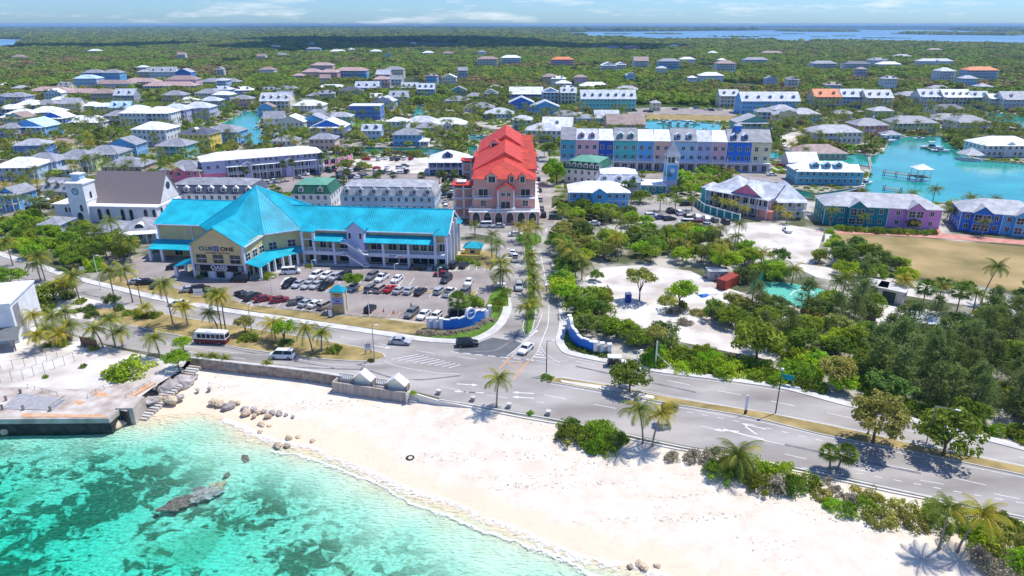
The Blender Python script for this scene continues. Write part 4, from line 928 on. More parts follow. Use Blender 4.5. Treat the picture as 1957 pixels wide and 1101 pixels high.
for x in(-2.7,0,2.7):
    for y in(-2.7,2.7): b=MB(); b.tube((x,y,-1),(x,y,5),.14,.12,M_trim); b.build('post',t)
b=MB(); b.hip(-2.9,2.9,-2.9,2.9,5,1.9,rm('white'),.5); b.build('roof',t)
b=MB(); 
for y in(-2.8,2.8): b.box(-2.8,2.8,y-.04,y+.04,2.5,2.6,M_trim)
b.build('handrail',t)
# ================= RED ROOFED BLOCK =================
A_=P(905,427);B_=P(1023,427); rz,L_=frame(A_,B_); t=thing('apartment_block','salmon pink apartment block with red-orange many-gabled roof at the head of the boulevard','building',(A_.x,A_.y,0),rz)
Dp=82; occ_rect(A_.x+L_/2,A_.y+Dp/2,L_+8,Dp,rz,2); sal=wm('salmon'); red=rm('terracotta')
MS=mat('wall_rose',(.78,.4,.33),.75,.08,.6); 
b=MB(); b.box(0,L_,3,Dp,0,14.2,MS); b.box(-1.2,L_+1.2,-1.5,2.99,0,4.1,MS); b.box(-1.3,L_+1.3,3.0,Dp-.1,0,4.05,MS); b.box(-1.5,L_+1.5,-1.8,3.3,4.1,4.35,M_trim); b.box(-1.5,L_+1.5,3.31,Dp,4.1,4.3,M_trim); b.build('wall',t)
X0,X1=-.6,L_+.6
b=MB(); zc=14.2; rw=(X1-X0)/2
def redroof(y0,y1,hh,inset=0,k=7):
    x0,x1=X0+inset,X1-inset; xc=(x0+x1)/2
    b.hexa([(x0,y0,zc),(xc,y0+k,zc+hh),(xc,y1,zc+hh),(x0,y1,zc)],[(x0,y0,zc+.25),(xc,y0+k,zc+hh+.25),(xc,y1,zc+hh+.25),(x0,y1,zc+.25)],red)
    b.hexa([(xc,y0+k,zc+hh),(x1,y0,zc),(x1,y1,zc),(xc,y1,zc+hh)],[(xc,y0+k,zc+hh+.25),(x1,y0,zc+.25),(x1,y1,zc+.25),(xc,y1,zc+hh+.25)],red)
    b.poly([(x0,y0,zc+.2),(x1,y0,zc+.2),(xc,y0+k,zc+hh+.2)],red)
redroof(2.2,24,4.4,.1); redroof(16,44,6.0,-.5,2.5); redroof(34,60,5.2,0,2.5); redroof(50,Dp,6.8,-.3,2.5)
b.box(-1.6,L_+1.6,44,56,12.2,14,MS); b.box(-2,L_+2,43.8,56.2,14,14.3,red); b.build('roof',t)
for y,hh in((24,2.6),(46,2.6),(68,2.6)):
    b=MB(); b.gable(L_*.5,L_*.98,y,y+5,zc+1.5,0.01,red); 
# stepped gables on the right side slope
for y in range(12,78,7):
    b=MB(); b.box(L_*.68,L_+.3,y,y+4,zc,zc+1.7,MS); b.gable(y,y+4,-L_-.5,-L_*.6,zc+1.7,1.5,red,.3,'y',.15,MS)
    for i_,v in enumerate(b.v):
        if i_>=8: b.v[i_]=(-v[1],v[0],v[2])
    b.build('side_dormer',t)
for x,wd in((L_*.3,3.6),(L_*.62,1.9),(L_*.79,2.3)):
    dormer(t,x,2.3,zc-1.2,'peach','terracotta',wd,0,2.4,4)
dormer(t,L_*.3,44,zc+3.2,'peach','terracotta',3.6,0,2,4)
b=MB(); b.box(L_*.39,L_*.66,.6,2.99,4.35,11.2,MS); b.gable(L_*.39,L_*.66,.4,2.99,11.2,2,red,.4,'y',.2,MS)
for x in(L_*.4,L_*.65): b.tube((x,.2,4.35),(x,.2,11.2),.28,.24,M_trim,8)
for x in(L_*.4,L_*.65): b.box(x-.6,x+.6,-.5,.8,4.35,5.4,M_trim)
b.build('portico',t)
win(t,L_*.48,.6,9.6,1.2,1.2); win(t,L_*.57,.6,9.6,1.2,1.2); win(t,L_*.52,.6,6,3,2.6,'f','d')
for x in(L_*.16,L_*.84):
    win(t,x,3,9.6,3,2.6,'f','d'); win(t,x,3,6.1,1.7,1.9,'f','x')
    b=MB(); b.box(x-3.2,x+3.2,1,2.99,8,8.25,M_trim); b.box(x-3.2,x+3.2,1,1.06,9.1,9.2,M_trim)
    for q in range(14): b.box(x-3.1+q*.47,x-3.04+q*.47,1,1.05,8.25,9.1,M_trim)
    b.build('balcony',t)
b=MB(); n=int((L_+2.6)/.42)
for q in range(n): xx=-1.3+q*.42; b.box(xx-.06,xx+.06,-1.7,-1.58,4.35,5.2,M_trim)
b.box(-1.4,L_+1.4,-1.75,-1.5,5.2,5.36,M_trim); b.build('balustrade',t)
for i in range(6):
    x=1+(L_-2)*i/5; win(t,x,-1.5,2.05,2.4,3.,'f','a','arch')
for y in range(8,80,6):
    for z in(6.3,9.6,12.6): win(t,L_,y,z,1.6,1.9,'r','x'); win(t,0,y,z,1.5,1.8,'l','x')
    b=MB(); b.box(L_+.01,L_+1.4,y-1.6,y+1.6,8.,8.2,M_trim); b.box(L_+1.34,L_+1.4,y-1.6,y+1.6,9.,9.1,M_trim); b.build('balcony',t)
for y0 in(6,50):   # stair towers on the left
    b=MB(); 
    for z in(0,3.4,6.8,10.2): b.box(-7,-.01,y0,y0+6,z,z+.25,M_trim)
    for x in(-6.8,-3.5,-.4): b.box(x-.25,x+.25,y0,y0+.5,.2,11.4,M_trim); b.box(x-.25,x+.25,y0+5.5,y0+6,.2,11.4,M_trim)
    b.box(-6.5,-.01,y0+2.8,y0+3.1,0,11.4,MS); b.box(-7.5,.3,y0-.5,y0+6.5,11.4,11.7,red); b.box(-5.5,-3,y0+1.5,y0+4.5,11.7,12.2,MS); b.box(-5.8,-2.7,y0+1.2,y0+4.8,12.2,12.5,M_trim); b.build('stair_tower',t)
# ================= CHURCH =================
A_=P(178,424); B_=P(308,424); rz=R(-4); L_=(B_-A_).length
t=thing('church','white church with broad taupe roof, arched windows and a square clock tower','church',tuple(A_),rz); occ_rect(A_.x+L_/2-3,A_.y+8,L_+20,20,rz,2)
taupe=mat('taupe_shingle',(.27,.22,.21),.85,.12,3,coord='Object'); cw=wm('white'); lv=mat('wall_white_cool',(.72,.7,.76),.8,.06,.5)
b=MB(); b.box(0,L_,0,20,0,5.2,lv); b.box(-14,0,2,9,0,5.2,lv); b.build('wall',t)
b=MB(); b.box(-.5,L_+.5,-.6,3.6,5.2,5.6,cw); b.box(-.5,L_+.5,16.5,20.6,5.2,5.6,cw); b.box(-14.5,-.52,1.4,9.5,5.2,5.55,cw); b.build('aisle_roof',t)
b=MB(); b.gable(-1.5,L_-.5,3.6,16.5,6,9.,taupe,.35,'x',.25,cw); b.box(-1.4,L_-.6,3.7,16.4,5.,6.0,cw); b.build('nave_roof',t)
b=MB(); n=14; b.poly([(L_-.42,10.05+1.*math.cos(2*PI*i/n),10.6+1.*math.sin(2*PI*i/n)) for i in range(n)],M_glassb); b.poly([(L_-.45,10.05+1.3*math.cos(2*PI*i/n),10.6+1.3*math.sin(2*PI*i/n)) for i in range(n)],M_dark); b.build('rose_window',t)
for u in (3,6,11,14,19,22): win(t,u,0,2.5,1.3,3.6,'f','a')
for u in(-10,-8.6,-5): win(t,u,2,3.4,.8,1.6,'f','a')
for v in(3,6.5,10,13.5,17): win(t,L_,v,2.5,1.3,3.6,'r','a')
for u in(0,4.6,8.6,12.6,16.6,20.6,L_):
    b=MB(); b.box(u-.25,u+.25,-.3,-.005,0,5.2,cw); b.build('pilaster',t)
tx=-2.8
b=MB(); b.box(tx-3,tx+3,-1.5,4.5,0,13,cw); b.box(tx-3.3,tx+3.3,-1.8,4.8,13,13.4,M_trim); b.box(tx-3.1,tx+3.1,-1.6,4.6,7.2,7.5,M_trim); b.build('tower',t)
b=MB(); b.hip(tx-3,tx+3,-1.5,4.5,13.4,1.2,cw,.25); b.box(tx-1.4,tx+1.4,.1,2.9,13.6,15.8,wm('pale_blue')); b.box(tx-1.7,tx+1.7,-.2,3.2,15.8,16.1,M_trim); b.build('lantern',t)
b=MB(); n=16; b.poly([(tx+1.15*math.cos(2*PI*i/n),-1.56,10.6+1.15*math.sin(2*PI*i/n)) for i in range(n)],M_glassb); b.poly([(tx+.85*math.cos(2*PI*i/n),-1.59,10.6+.85*math.sin(2*PI*i/n)) for i in range(n)],wm('pale_blue')); b.box(tx-.05,tx+.05,-1.65,-1.6,10.6,11.3,M_dark); b.box(tx-.5,tx,-1.65,-1.6,10.55,10.65,M_dark); b.build('clock_face',t)
win(t,tx+1,-1.5,5,1,2,'f','a'); win(t,tx+3,1.5,8.9,1,2,'r','a'); win(t,tx,-1.5,1.6,2,3,'f','a','door')
# little aqua house before the church
t=house(236,306,462,1,'hip','pale_blue','grey',14,'','',name='cottage',cat='house',depth=12,label='pale blue cottage with grey roof and a barrel dormer between the church and the mall',sh=3.8)
b=MB(); n=8; 
for i in range(n):
    a0,a1=PI*i/n,PI*(i+1)/n; b.poly([(1.3*math.cos(a0),-5.6,4.2+1.3*math.sin(a0)),(1.3*math.cos(a1),-5.6,4.2+1.3*math.sin(a1)),(1.3*math.cos(a1),-1.5,4.2+1.3*math.sin(a1)),(1.3*math.cos(a0),-1.5,4.2+1.3*math.sin(a0))],M_trim)
b.poly([(1.2*math.cos(PI*i/n),-5.55,4.2+1.2*math.sin(PI*i/n)) for i in range(n+1)],M_glassb); b.build('barrel_dormer',t)
porch(t,-5,6,-6,0,3,1,d=2.6)
t=house(178,232,462,1,'hip','aqua','grey',8,'','',name='cottage',cat='house',depth=11,label='aqua cottage half hidden by the dark palms in front of the church')
# white warehouse at the left edge
a=P(-90,712,0); c=P(40,668,0)
t=thing('warehouse','plain white rendered building with grey lean-to roof cut by the left edge','building',(P(20,640).x,P(20,640).y,0),R(16)); occ_rect(P(-30,640).x,P(-30,640).y,22,16,0,1)
zt=8.5
b=MB(); b.box(-22,3.4,-5,9,0,zt,wm('white')); b.box(-22,3.6,-5.2,9.2,zt,zt+.35,M_trim); b.box(-3.6,-3.45,-5.03,-4.99,3.6,6,M_dark); b.box(3.39,3.43,-4,-1,2.5,zt-.8,M_metal); b.build('wall',t)
b=MB(); b.box(-22,3.6,-5.25,-5.2,zt-.1,zt+.45,M_trim); b.build('fascia',t)
b=MB(); b.hexa([(-22,-9.5,2.4),(5,-9.5,2.4),(4.2,-5.02,3.6),(-22,-5.02,3.6)],[(-22,-9.5,2.55),(5,-9.5,2.55),(4.2,-5.02,3.75),(-22,-5.02,3.75)],mat('grey_sheet_roof',(.16,.17,.17),.7,.15,.8)); b.build('lean_to_roof',t)
for x in(-9,-4.5,0,4): b=MB(); b.box(x-.12,x+.12,-9.2,-9,-.3,2.4,M_wood); b.build('post',t)
# ======================= TURQUOISE MALL =======================
def text(par,s,size,loc,rot,m,name='lettering',ext=.03,al='CENTER',sx=1.):
    cu=bpy.data.curves.new(name,'FONT'); cu.body=s; cu.size=size; cu.extrude=ext; cu.offset=size*.022; cu.align_x=al; cu.align_y='CENTER'
    o=bpy.data.objects.new(name,cu); COL.objects.link(o); dg=bpy.context.evaluated_depsgraph_get(); me=bpy.data.meshes.new_from_object(o.evaluated_get(dg)); bpy.data.objects.remove(o)
    me.materials.clear(); me.materials.append(m); return link(me,name,par,loc,rot=rot,scale=(sx,1,1))
TQ=mat('turquoise_roof',(.012,.42,.53),.45,.3,.25,spec=.4,detail=6); TQD=mat('turquoise_seam',(.02,.55,.7),.4,.05)
CR=mat('mall_cream',(.72,.54,.27),.8,.08,.5); LV=mat('mall_trim',(.72,.73,.8),.65,.06,.5)
def rplane(b,rb,pts,m=None,sp=.62,th=.16,rh=.09):
    P3=[Vector(p) for p in pts]; nrm=(P3[1]-P3[0]).cross(P3[2]-P3[0]).normalized()
    if nrm.z<0: P3=P3[::-1]; nrm=-nrm
    i=len(b.v); n=len(P3); b.v+= [tuple(p) for p in P3]+[tuple(p-Vector((0,0,th))) for p in P3]; k=b.mi(m or TQ)
    b.f.append(tuple(i+j for j in range(n))); b.m.append(k); b.f.append(tuple(i+n+j for j in reversed(range(n)))); b.m.append(k)
    for j in range(n): b.f.append((i+(j+1)%n,i+j,i+n+j,i+n+(j+1)%n)); b.m.append(k)
    f=Vector((nrm.x,nrm.y,0)); 
    if f.length<1e-4: return
    f.normalize(); e=Vector((-f.y,f.x,0)); fd=(f-nrm*f.dot(nrm)).normalized()
    us=[p.dot(e) for p in P3]; u=min(us)+sp*.5
    while u<max(us):
        hits=[]
        for j in range(n):
            a,c=P3[j],P3[(j+1)%n]; ua,uc=a.dot(e),c.dot(e)
            if (ua-u)*(uc-u)<0: t=(u-ua)/(uc-ua); hits.append(a.lerp(c,t))
        if len(hits)>=2 and (hits[0]-hits[1]).length>.4:
            a,c=hits[0],hits[1]; w=e*.035; h=nrm*rh
            rb.hexa([a-w,c-w,c+w,a+w],[a-w+h,c-w+h,c+w+h,a+w+h],TQD)
        u+=sp
def hiproof(t,x0,x1,y0,y1,z,h,over=.5):
    b=MB();rb=MB(); x0-=over;x1+=over;y0-=over;y1+=over; w,d=x1-x0,y1-y0; i=min(w,d)/2
    a,c=((x0+i,(y0+y1)/2,z+h),(x1-i,(y0+y1)/2,z+h)) if w>=d else (((x0+x1)/2,y0+i,z+h),((x0+x1)/2,y1-i,z+h))
    A,B_,C_,D=(x0,y0,z),(x1,y0,z),(x1,y1,z),(x0,y1,z)
    if abs(w-d)<.1: fs=[[A,B_,a],[B_,C_,a],[C_,D,a],[D,A,a]]
    else: fs=[[A,B_,c,a],[B_,C_,c],[C_,D,a,c],[D,A,a]]
    for q in fs: rplane(b,rb,q,sp=.5)
    o=b.build('roof',t); rb.build('roof_seams',o,kind='stuff'); return o
A_=P(583,503);B_=P(853,513); rz,L_=frame(A_,B_)
M=thing('shopping_mall','long cream shopping mall with bright turquoise metal roofs, pyramid atrium and gabled left front','shopping mall',tuple(A_),rz)
def mw(u,v,z=0): return Vector((A_.x+u*math.cos(rz)-v*math.sin(rz),A_.y+u*math.sin(rz)+v*math.cos(rz),z))
block([mw(-44,-2),mw(-25,-2),mw(-25,-16),mw(-8,-16),mw(-3,-4),mw(42,-2),mw(42,20),mw(-44,24)])
b=MB(); b.box(-1,40,2.4,16,0,9.3,CR); b.poly([(40.01,2.4,9.3),(40.01,16,9.3),(40.01,9.2,13.8)],CR)
b.prism([(-24,-14),(-10,-14),(-9,-4),(-6,-1),(-1,2.3),(-1,16),(-24,16)],0,9.28,CR)
b.poly([(-24,-14.01,9.2),(-10,-14.01,9.2),(-17,-14.01,13.6)],CR)
b.box(-43,-24.01,2,22,0,9.6,CR); b.box(-24.3,-9.7,-14.15,-14.0,3.6,3.9,LV); b.build('wall',M)
b=MB();rb=MB()
rplane(b,rb,[(-6,1.6,9.35),(40.7,1.6,9.35),(40.7,9.2,14),(-14,9.2,14)]); rplane(b,rb,[(-6,16.8,9.35),(40.7,16.8,9.35),(40.7,9.2,14),(-14,9.2,14)])
rplane(b,rb,[(-43.7,1.2,9.65),(-27,1.2,9.65),(-18,12,14),(-43.7,12,14)]); rplane(b,rb,[(-43.7,22.8,9.65),(-24,22.8,9.65),(-18,12,14),(-43.7,12,14)])
ap=(-14,5.5,20.2); rg=[(-.5,1.7,9.4),(-8.6,-4.4,9.4),(-19,-9,9.4),(-30,1.4,9.45),(-30,18,9.45),(-20,24,9.4),(-4,24,9.4),(1,17,9.4)]
for i in range(len(rg)): rplane(b,rb,[rg[i],rg[(i+1)%len(rg)],ap])
rplane(b,rb,[(-24.6,-14.6,8.95),(-17,-14.6,13.85),(-17,4,13.85),(-24.6,4,8.95)]); rplane(b,rb,[(-9.4,-14.6,8.95),(-17,-14.6,13.85),(-17,4,13.85),(-9.0,-3,8.95)])
o=b.build('roof',M); rb.build('roof_seams',o,kind='stuff')
b=MB(); b.tube((-17,-14.6,13.95),(-17,-1,13.95),.12,.12,TQD,5)
for q in rg: b.tube((q[0],q[1],q[2]+.05),(ap[0],ap[1],ap[2]+.05),.12,.12,TQD,5)
b.tube((-14,9.2,14.1),(40.7,9.2,14.1),.14,.14,TQD,5); b.tube((-43.7,12,14.1),(-24,12,14.1),.14,.14,TQD,5); b.build('ridge_cap',M)
b=MB(); 
def bar(p,q,w=.12,h=.3,m=LV): 
    d=(Vector(q)-Vector(p)); n_=Vector((-d.y,d.x,0)).normalized()*w; p=Vector(p);q=Vector(q); u=Vector((0,0,h)); b.hexa([p-n_,q-n_,q+n_,p+n_],[p-n_+u,q-n_+u,q+n_+u,p+n_+u],m)
for p,q in [((-5.8,1.5,9.05),(40.7,1.5,9.05)),((-8.5,-4.5,9.05),(-.5,1.6,9.05)),((-9.2,-14.5,8.7),(-8.8,-4.4,8.9)),((-43.6,1.1,9.3),(-30,1.1,9.3))]: bar(p,q)
bar((40.65,1.6,9.1),(40.65,9.2,13.7)); bar((40.65,9.2,13.7),(40.65,16.8,9.1)); b.build('gutter',M)
# wing colonnade
cols=[0,3.2,8.8,22.6,29.6,37,40]
for u in cols:
    top=9.3 if u in(0,3.2,37,40) else 7
    b=MB(); b.box(u-.32,u+.32,-.32,.32,0,top,LV); b.build('column',M)
for u0,u1 in((0,3.2),(3.2,8.8),(8.8,13),(17.6,22.6),(22.6,29.6),(29.6,37),(37,40)):
    b=MB(); b.box(u0+.32,u1-.32 if u1!=13 else 13,-.28,2.39,3.3,3.7,LV); b.box(u0+.32,u1-.32,-.25,-.1,2.7,3.3,LV); b.build('gallery_slab',M)
    b=MB(); b.box(u0+.32,u1-.32,-.1,-.02,4.62,4.7,LV); n=max(2,int((u1-u0)/1.1))
    for i in range(n+1): x=u0+.36+(u1-u0-.72)*i/n; b.box(x-.04,x+.04,-.09,-.03,3.7,4.62,LV)
    for i in range(n):
        x=u0+.36+(u1-u0-.72)*(i+.5)/n
        for k in range(8): a0,a1=2*PI*k/8,2*PI*(k+1)/8; b.tube((x+.3*math.cos(a0),-.06,4.16+.3*math.sin(a0)),(x+.3*math.cos(a1),-.06,4.16+.3*math.sin(a1)),.035,.035,LV,3,False)
    b.build('balustrade',M)
for u0,u1 in((3.3,13),(17.6,36.9)):
    b=MB();rb=MB(); rplane(b,rb,[(u0,-.9,6.85),(u1,-.9,6.85),(u1,2.38,8.2),(u0,2.38,8.2)]); o=b.build('canopy',M); rb.build('roof_seams',o,kind='stuff')
for u0,u1 in((0,3.2),(37,40)):
    b=MB(); b.box(u0-.32,u1+.32,-.32,2.39,9.1,9.35,LV); b.box(u0+.33,u1-.33,-.2,-.1,6.9,7.1,LV); b.build('tower_trim',M); hiproof(M,u0,u1,0,3.2,9.36,1.5,.5)
# stair bay
b=MB(); b.box(13,17.6,-.8,2.39,0,10.6,mat('stair_bay_wall',(.55,.56,.74),.8,.06,.5)); b.poly([(13,-.81,10.6),(17.6,-.81,10.6),(15.3,-.81,12.4)],mat('stair_bay_wall',(0,0,0))); b.build('stair_bay',M)
b=MB();rb=MB(); rplane(b,rb,[(12.5,-1.2,10.3),(15.3,-1.2,12.6),(15.3,7,12.6),(12.5,3,10.3)]); rplane(b,rb,[(18.1,-1.2,10.3),(15.3,-1.2,12.6),(15.3,7,12.6),(18.1,3,10.3)]); o=b.build('gable_roof',M); rb.build('roof_seams',o,kind='stuff')
for za,zb in((7.0,4.0),(3.6,.6)):
    b=MB(); b.hexa([(13,-2.4,za-.25),(17.5,-2.4,zb-.25),(17.5,-.82,zb-.25),(13,-.82,za-.25)],[(13,-2.4,za),(17.5,-2.4,zb),(17.5,-.82,zb),(13,-.82,za)],LV); b.box(11.6,12.99,-2.4,-.82,za-.25,za,LV); b.box(17.51,19,-2.4,-.3,zb-.3,zb-.05,LV)
    for i in range(12): t_=i/11; x=13+4.5*t_; z=za+(zb-za)*t_; b.box(x,x+.3,-2.35,-.85,z,z+.14,M_kerb)
    b.tube((11.6,-2.4,za+.95),(13,-2.4,za+.95),.07,.07,LV,4); b.tube((13,-2.4,za+.95),(17.5,-2.4,zb+.95),.07,.07,LV,4); b.tube((17.5,-2.4,zb+.95),(19,-2.4,zb+.95),.07,.07,LV,4)
    b.hexa([(13,-2.44,za),(17.5,-2.44,zb),(17.5,-2.41,zb),(13,-2.41,za)],[(13,-2.44,za+.45),(17.5,-2.44,zb+.45),(17.5,-2.41,zb+.45),(13,-2.41,za+.45)],LV)
    b.build('stairs',M)
for x in(13.8,16.8): win(M,x,-.8,8.6,.7,1.6,'f','p')
# shopfronts
for u0,u1 in((.4,3),(3.6,8.4),(9.2,12.8),(18,22.2),(23,29.2),(30,36.6),(37.3,39.7)):
    n=max(1,int((u1-u0)/2.2)); w=(u1-u0)/n-.35
    for i in range(n): win(M,u0+(u1-u0)*(i+.5)/n,2.4,1.5,w,2.5,'f','p','shop_window'); win(M,u0+(u1-u0)*(i+.5)/n,2.4,5.2,w*.8,2.3,'f','d')
SB=mat('sign_blue',(.3,.45,.75),.6,.1); SBd=mat('sign_deep_blue',(.02,.06,.3),.5,.1)
for u0,u1 in((3.7,8.3),(18.2,22),(30.2,36.4)):
    b=MB(); b.box(u0,u1,2.25,2.35,2.85,3.25,SB); b.build('shop_sign',M)
b=MB(); b.box(23.8,28.6,-.34,-.29,2.55,3.6,M_trim); o=b.build('banner',M)
b=MB(); b.box(26.6,28.3,-.36,-.345,2.75,3.0,mat('banner_red',(.7,.05,.04),.6,.1)); b.box(24.1,26.2,-.36,-.345,3.2,3.4,SBd); b.box(24.1,25.8,-.36,-.345,2.75,2.95,SBd); b.build('banner_print',o)
# right end wall
for v in(2.4,7,11.5,16):
    b=MB(); b.box(40.0,40.9,v-.3,v+.3,0,9.1 if v in(2.4,16) else 11,LV); b.build('column',M)
for v in(4.7,9.2,13.8): win(M,40.02,v,6.6,2.6,4.4,'r','x'); win(M,40.02,v,1.9,1.4,1.8,'r')
hiproof(M,38.6,41.6,12,15,9.3,1.3,.3)
# Atrium front windows and awning
for (u0,v0),(u1,v1) in(((-10,-14),(-9,-4)),((-9,-4),(-6,-1)),((-6,-1),(-1,2.3))):
    d=Vector((u1-u0,v1-v0,0)); ln=d.length; d.normalize(); an=math.atan2(d.y,d.x); n=max(1,int(ln/3.3))
    for i in range(n): c_=Vector((u0,v0,0))+d*(ln*(i+.5)/n)+Vector((d.y,-d.x,0))*.02; win(M,c_.x,c_.y,5.6,2.1,1.9,an,'x'); win(M,c_.x,c_.y,1.7,2.2,2.6,an,'d','shop_window')
b=MB();rb=MB(); inn=[(-9.9,-14.2),(-8.9,-4.1),(-5.9,-1.2),(-.4,2.2)]; out=[(-5.6,-14.6),(-5.2,-7),(-2.4,-3.6),(0,-1.2)]
for i in range(3): rplane(b,rb,[(*inn[i],4.6),(*inn[i+1],4.6),(*out[i+1],3.5),(*out[i],3.5)])
o=b.build('awning',M); rb.build('roof_seams',o,kind='stuff')
for p in[(-5.8,-14.3),(-5.5,-10.5),(-5.4,-7),(-3.9,-5.2),(-2.5,-3.7),(-1,-2)]: b=MB(); b.box(p[0]-.28,p[0]+.28,p[1]-.28,p[1]+.28,0,3.4,LV); b.build('column',M)
# gabled front: windows, signs
for u in(-21.6,-17,-12.4):
    q_=win(M,u,-14,5.3,2.5,2.0,'f','n'); b=MB(); b.box(-1.25,1.25,-.11,-.07,-.06,.06,M_trim); b.box(-.05,.05,-.1,-.07,-1,1,M_metal); b.build('glazing_bar',q_)
BK=mat('sign_black',(.012,.012,.016),.5,.1); b=MB(); b.box(-23.6,-10.5,-14.25,-14.16,2.0,3.7,BK); 
for i in range(4):
    for u in(-23.3,-11.8): b.box(u+i*.3,u+i*.3+.1,-14.28,-14.255,2.1,3.5,M_trim)
o=b.build('shop_sign',M); text(o,'OASIS',1.5,(-17,-14.3,3.0),(PI/2,0,0),M_trim,sx=1.15); text(o,'FURNITURE',.5,(-17,-14.3,2.28),(PI/2,0,0),M_trim,sx=1.5)
for u in(-21.6,-17,-12.4): win(M,u,-14,1.0,2.3,1.8,'f','p','shop_window')
for u0,u1 in((-20,-18.5),(-15.4,-13.9)): b=MB(); b.box(u0,u1,-14.12,-14.02,0,1.95,LV); b.build('wall_panel',M)
TB=mat('letter_teal',(.01,.12,.2),.5,.1); text(M,'CLUB',1.45,(-20.0,-14.06,8.0),(PI/2,0,0),TB,sx=1.05); text(M,'ONE',1.45,(-14.2,-14.06,8.0),(PI/2,0,0),BK,sx=1.2); text(M,'FITNESS CENTRE',.6,(-17,-14.05,6.85),(PI/2,0,0),mat('letter_brown',(.3,.2,.1),.6,.1),sx=1.45)
b=MB()
for x in(-.36,.36):
    for z in(-.36,.36): n=14; b.poly([(-17.2+x+.42*math.cos(2*PI*i/n),-14.06,8.05+z+.42*math.sin(2*PI*i/n)) for i in range(n)],SBd); b.poly([(-17.2+x*.8+.14*math.cos(2*PI*i/n),-14.09,8.05+z*.8+.14*math.sin(2*PI*i/n)) for i in range(n)],M_trim)
b.build('emblem',M)
for u in(-24,-10): b=MB(); b.box(u-.3,u+.3,-14.35,-13.9,0,8.9,LV); b.build('corner_pilaster',M)
# left wing porch
b=MB();rb=MB(); rplane(b,rb,[(-44,-3,3.6),(-29,-3,3.6),(-29,1.99,5),(-44,1.99,5)]); rplane(b,rb,[(-29,-3,3.6),(-26.5,-7,3.6),(-24.4,-7,4.6),(-24.4,1.99,5),(-29,1.99,5)]) if 0 else rplane(b,rb,[(-29,-3,3.6),(-24.4,-6.5,3.6),(-24.4,1.99,5),(-29,1.99,5)]); o=b.build('awning',M); rb.build('roof_seams',o,kind='stuff')
for p in[(-43.6,-2.7),(-40,-2.7),(-29.2,-2.7)]: b=MB(); b.box(p[0]-.35,p[0]+.35,p[1]-.35,p[1]+.35,0,3.5,LV); b.build('column',M)
b=MB();rb=MB(); rplane(b,rb,[(-29.5,-14.5,3.0),(-24.3,-14.5,4),(-24.3,-9,4),(-29.5,-9,3.0)]); o=b.build('awning',M); rb.build('roof_seams',o,kind='stuff')
for p in[(-29.1,-14.1),(-29.1,-9.5)]: b=MB(); b.box(p[0]-.4,p[0]+.4,p[1]-.4,p[1]+.4,0,3,LV); b.build('column',M)
for u in(-38,-33): win(M,u,2,1.6,2.2,2.4,'f','d')
win(M,-35,2,7.2,.4,.4)
b=MB(); b.box(-43.3,-42.7,1.8,2.3,0,9.3,LV); b.box(-33.1,-32.8,1.85,2.,0,9.3,LV); b.box(-27.6,-27.3,1.85,2.,0,9.3,LV); b.build('pilaster',M)
# yellow kiosk
c_=P(905,487); t=thing('guard_kiosk','small yellow hut with turquoise hipped roof right of the mall end wall','kiosk',(c_.x,c_.y,0),rz); occ_rect(c_.x,c_.y,8,8,rz)
YW=mat('kiosk_yellow',(.78,.6,.2),.8,.08); b=MB(); b.box(-2.2,2.2,-1.8,1.8,0,2.7,YW); b.build('wall',t); hiproof(t,-2.2,2.2,-1.8,1.8,2.7,1.3,.5); win(t,0,-1.8,1.5,1.4,1.0,'f','p')
t=thing('yard_wall','low yellow wall enclosing the yard in front of the turquoise-roofed hut','wall',(c_.x,c_.y,0),rz); b=MB(); b.box(-4.2,2.6,-4.4,-4.1,0,1.3,YW); b.box(2.3,2.6,-4.09,-1.5,0,1.3,YW); b.build('wall_panel',t)
# pylon sign
c_=P(650,596); t=thing('pylon_sign','square yellow sign tower with turquoise pyramid roof on the dry verge','sign',(c_.x,c_.y,0),rz); OCC.append((c_.x,c_.y,3))
PY=mat('sign_ochre',(.68,.47,.2),.75,.1); b=MB(); b.box(-1.45,1.45,-.9,.9,0,5.4,PY); 
for x in(-1.5,1.5):
    for y in(-.95,.95): b.box(x-.14,x+.14,y-.14,y+.14,0,5.4,M_trim)
b.build('shaft',t); hiproof(t,-1.5,1.5,-1.2,1.2,5.4,1.25,.2)
b=MB(); b.box(-1.3,1.3,-.97,-.93,2.2,3.9,SB); o=b.build('sign_panel',t); b=MB(); b.box(-.5,.5,-.99,-.975,2.85,3.2,SBd); b.box(-1.,1.,-.99,-.975,2.35,2.55,mat('sign_red',(.5,.05,.05),.6,.1)); b.box(-1.,1.,-.99,-.975,3.5,3.7,mat('sign_red',(0,0,0))); b.box(-.9,.9,-.95,-.91,4.5,4.7,M_dark); b.box(-.5,.5,-.95,-.91,4.15,4.3,M_dark); b.build('sign_print',o)
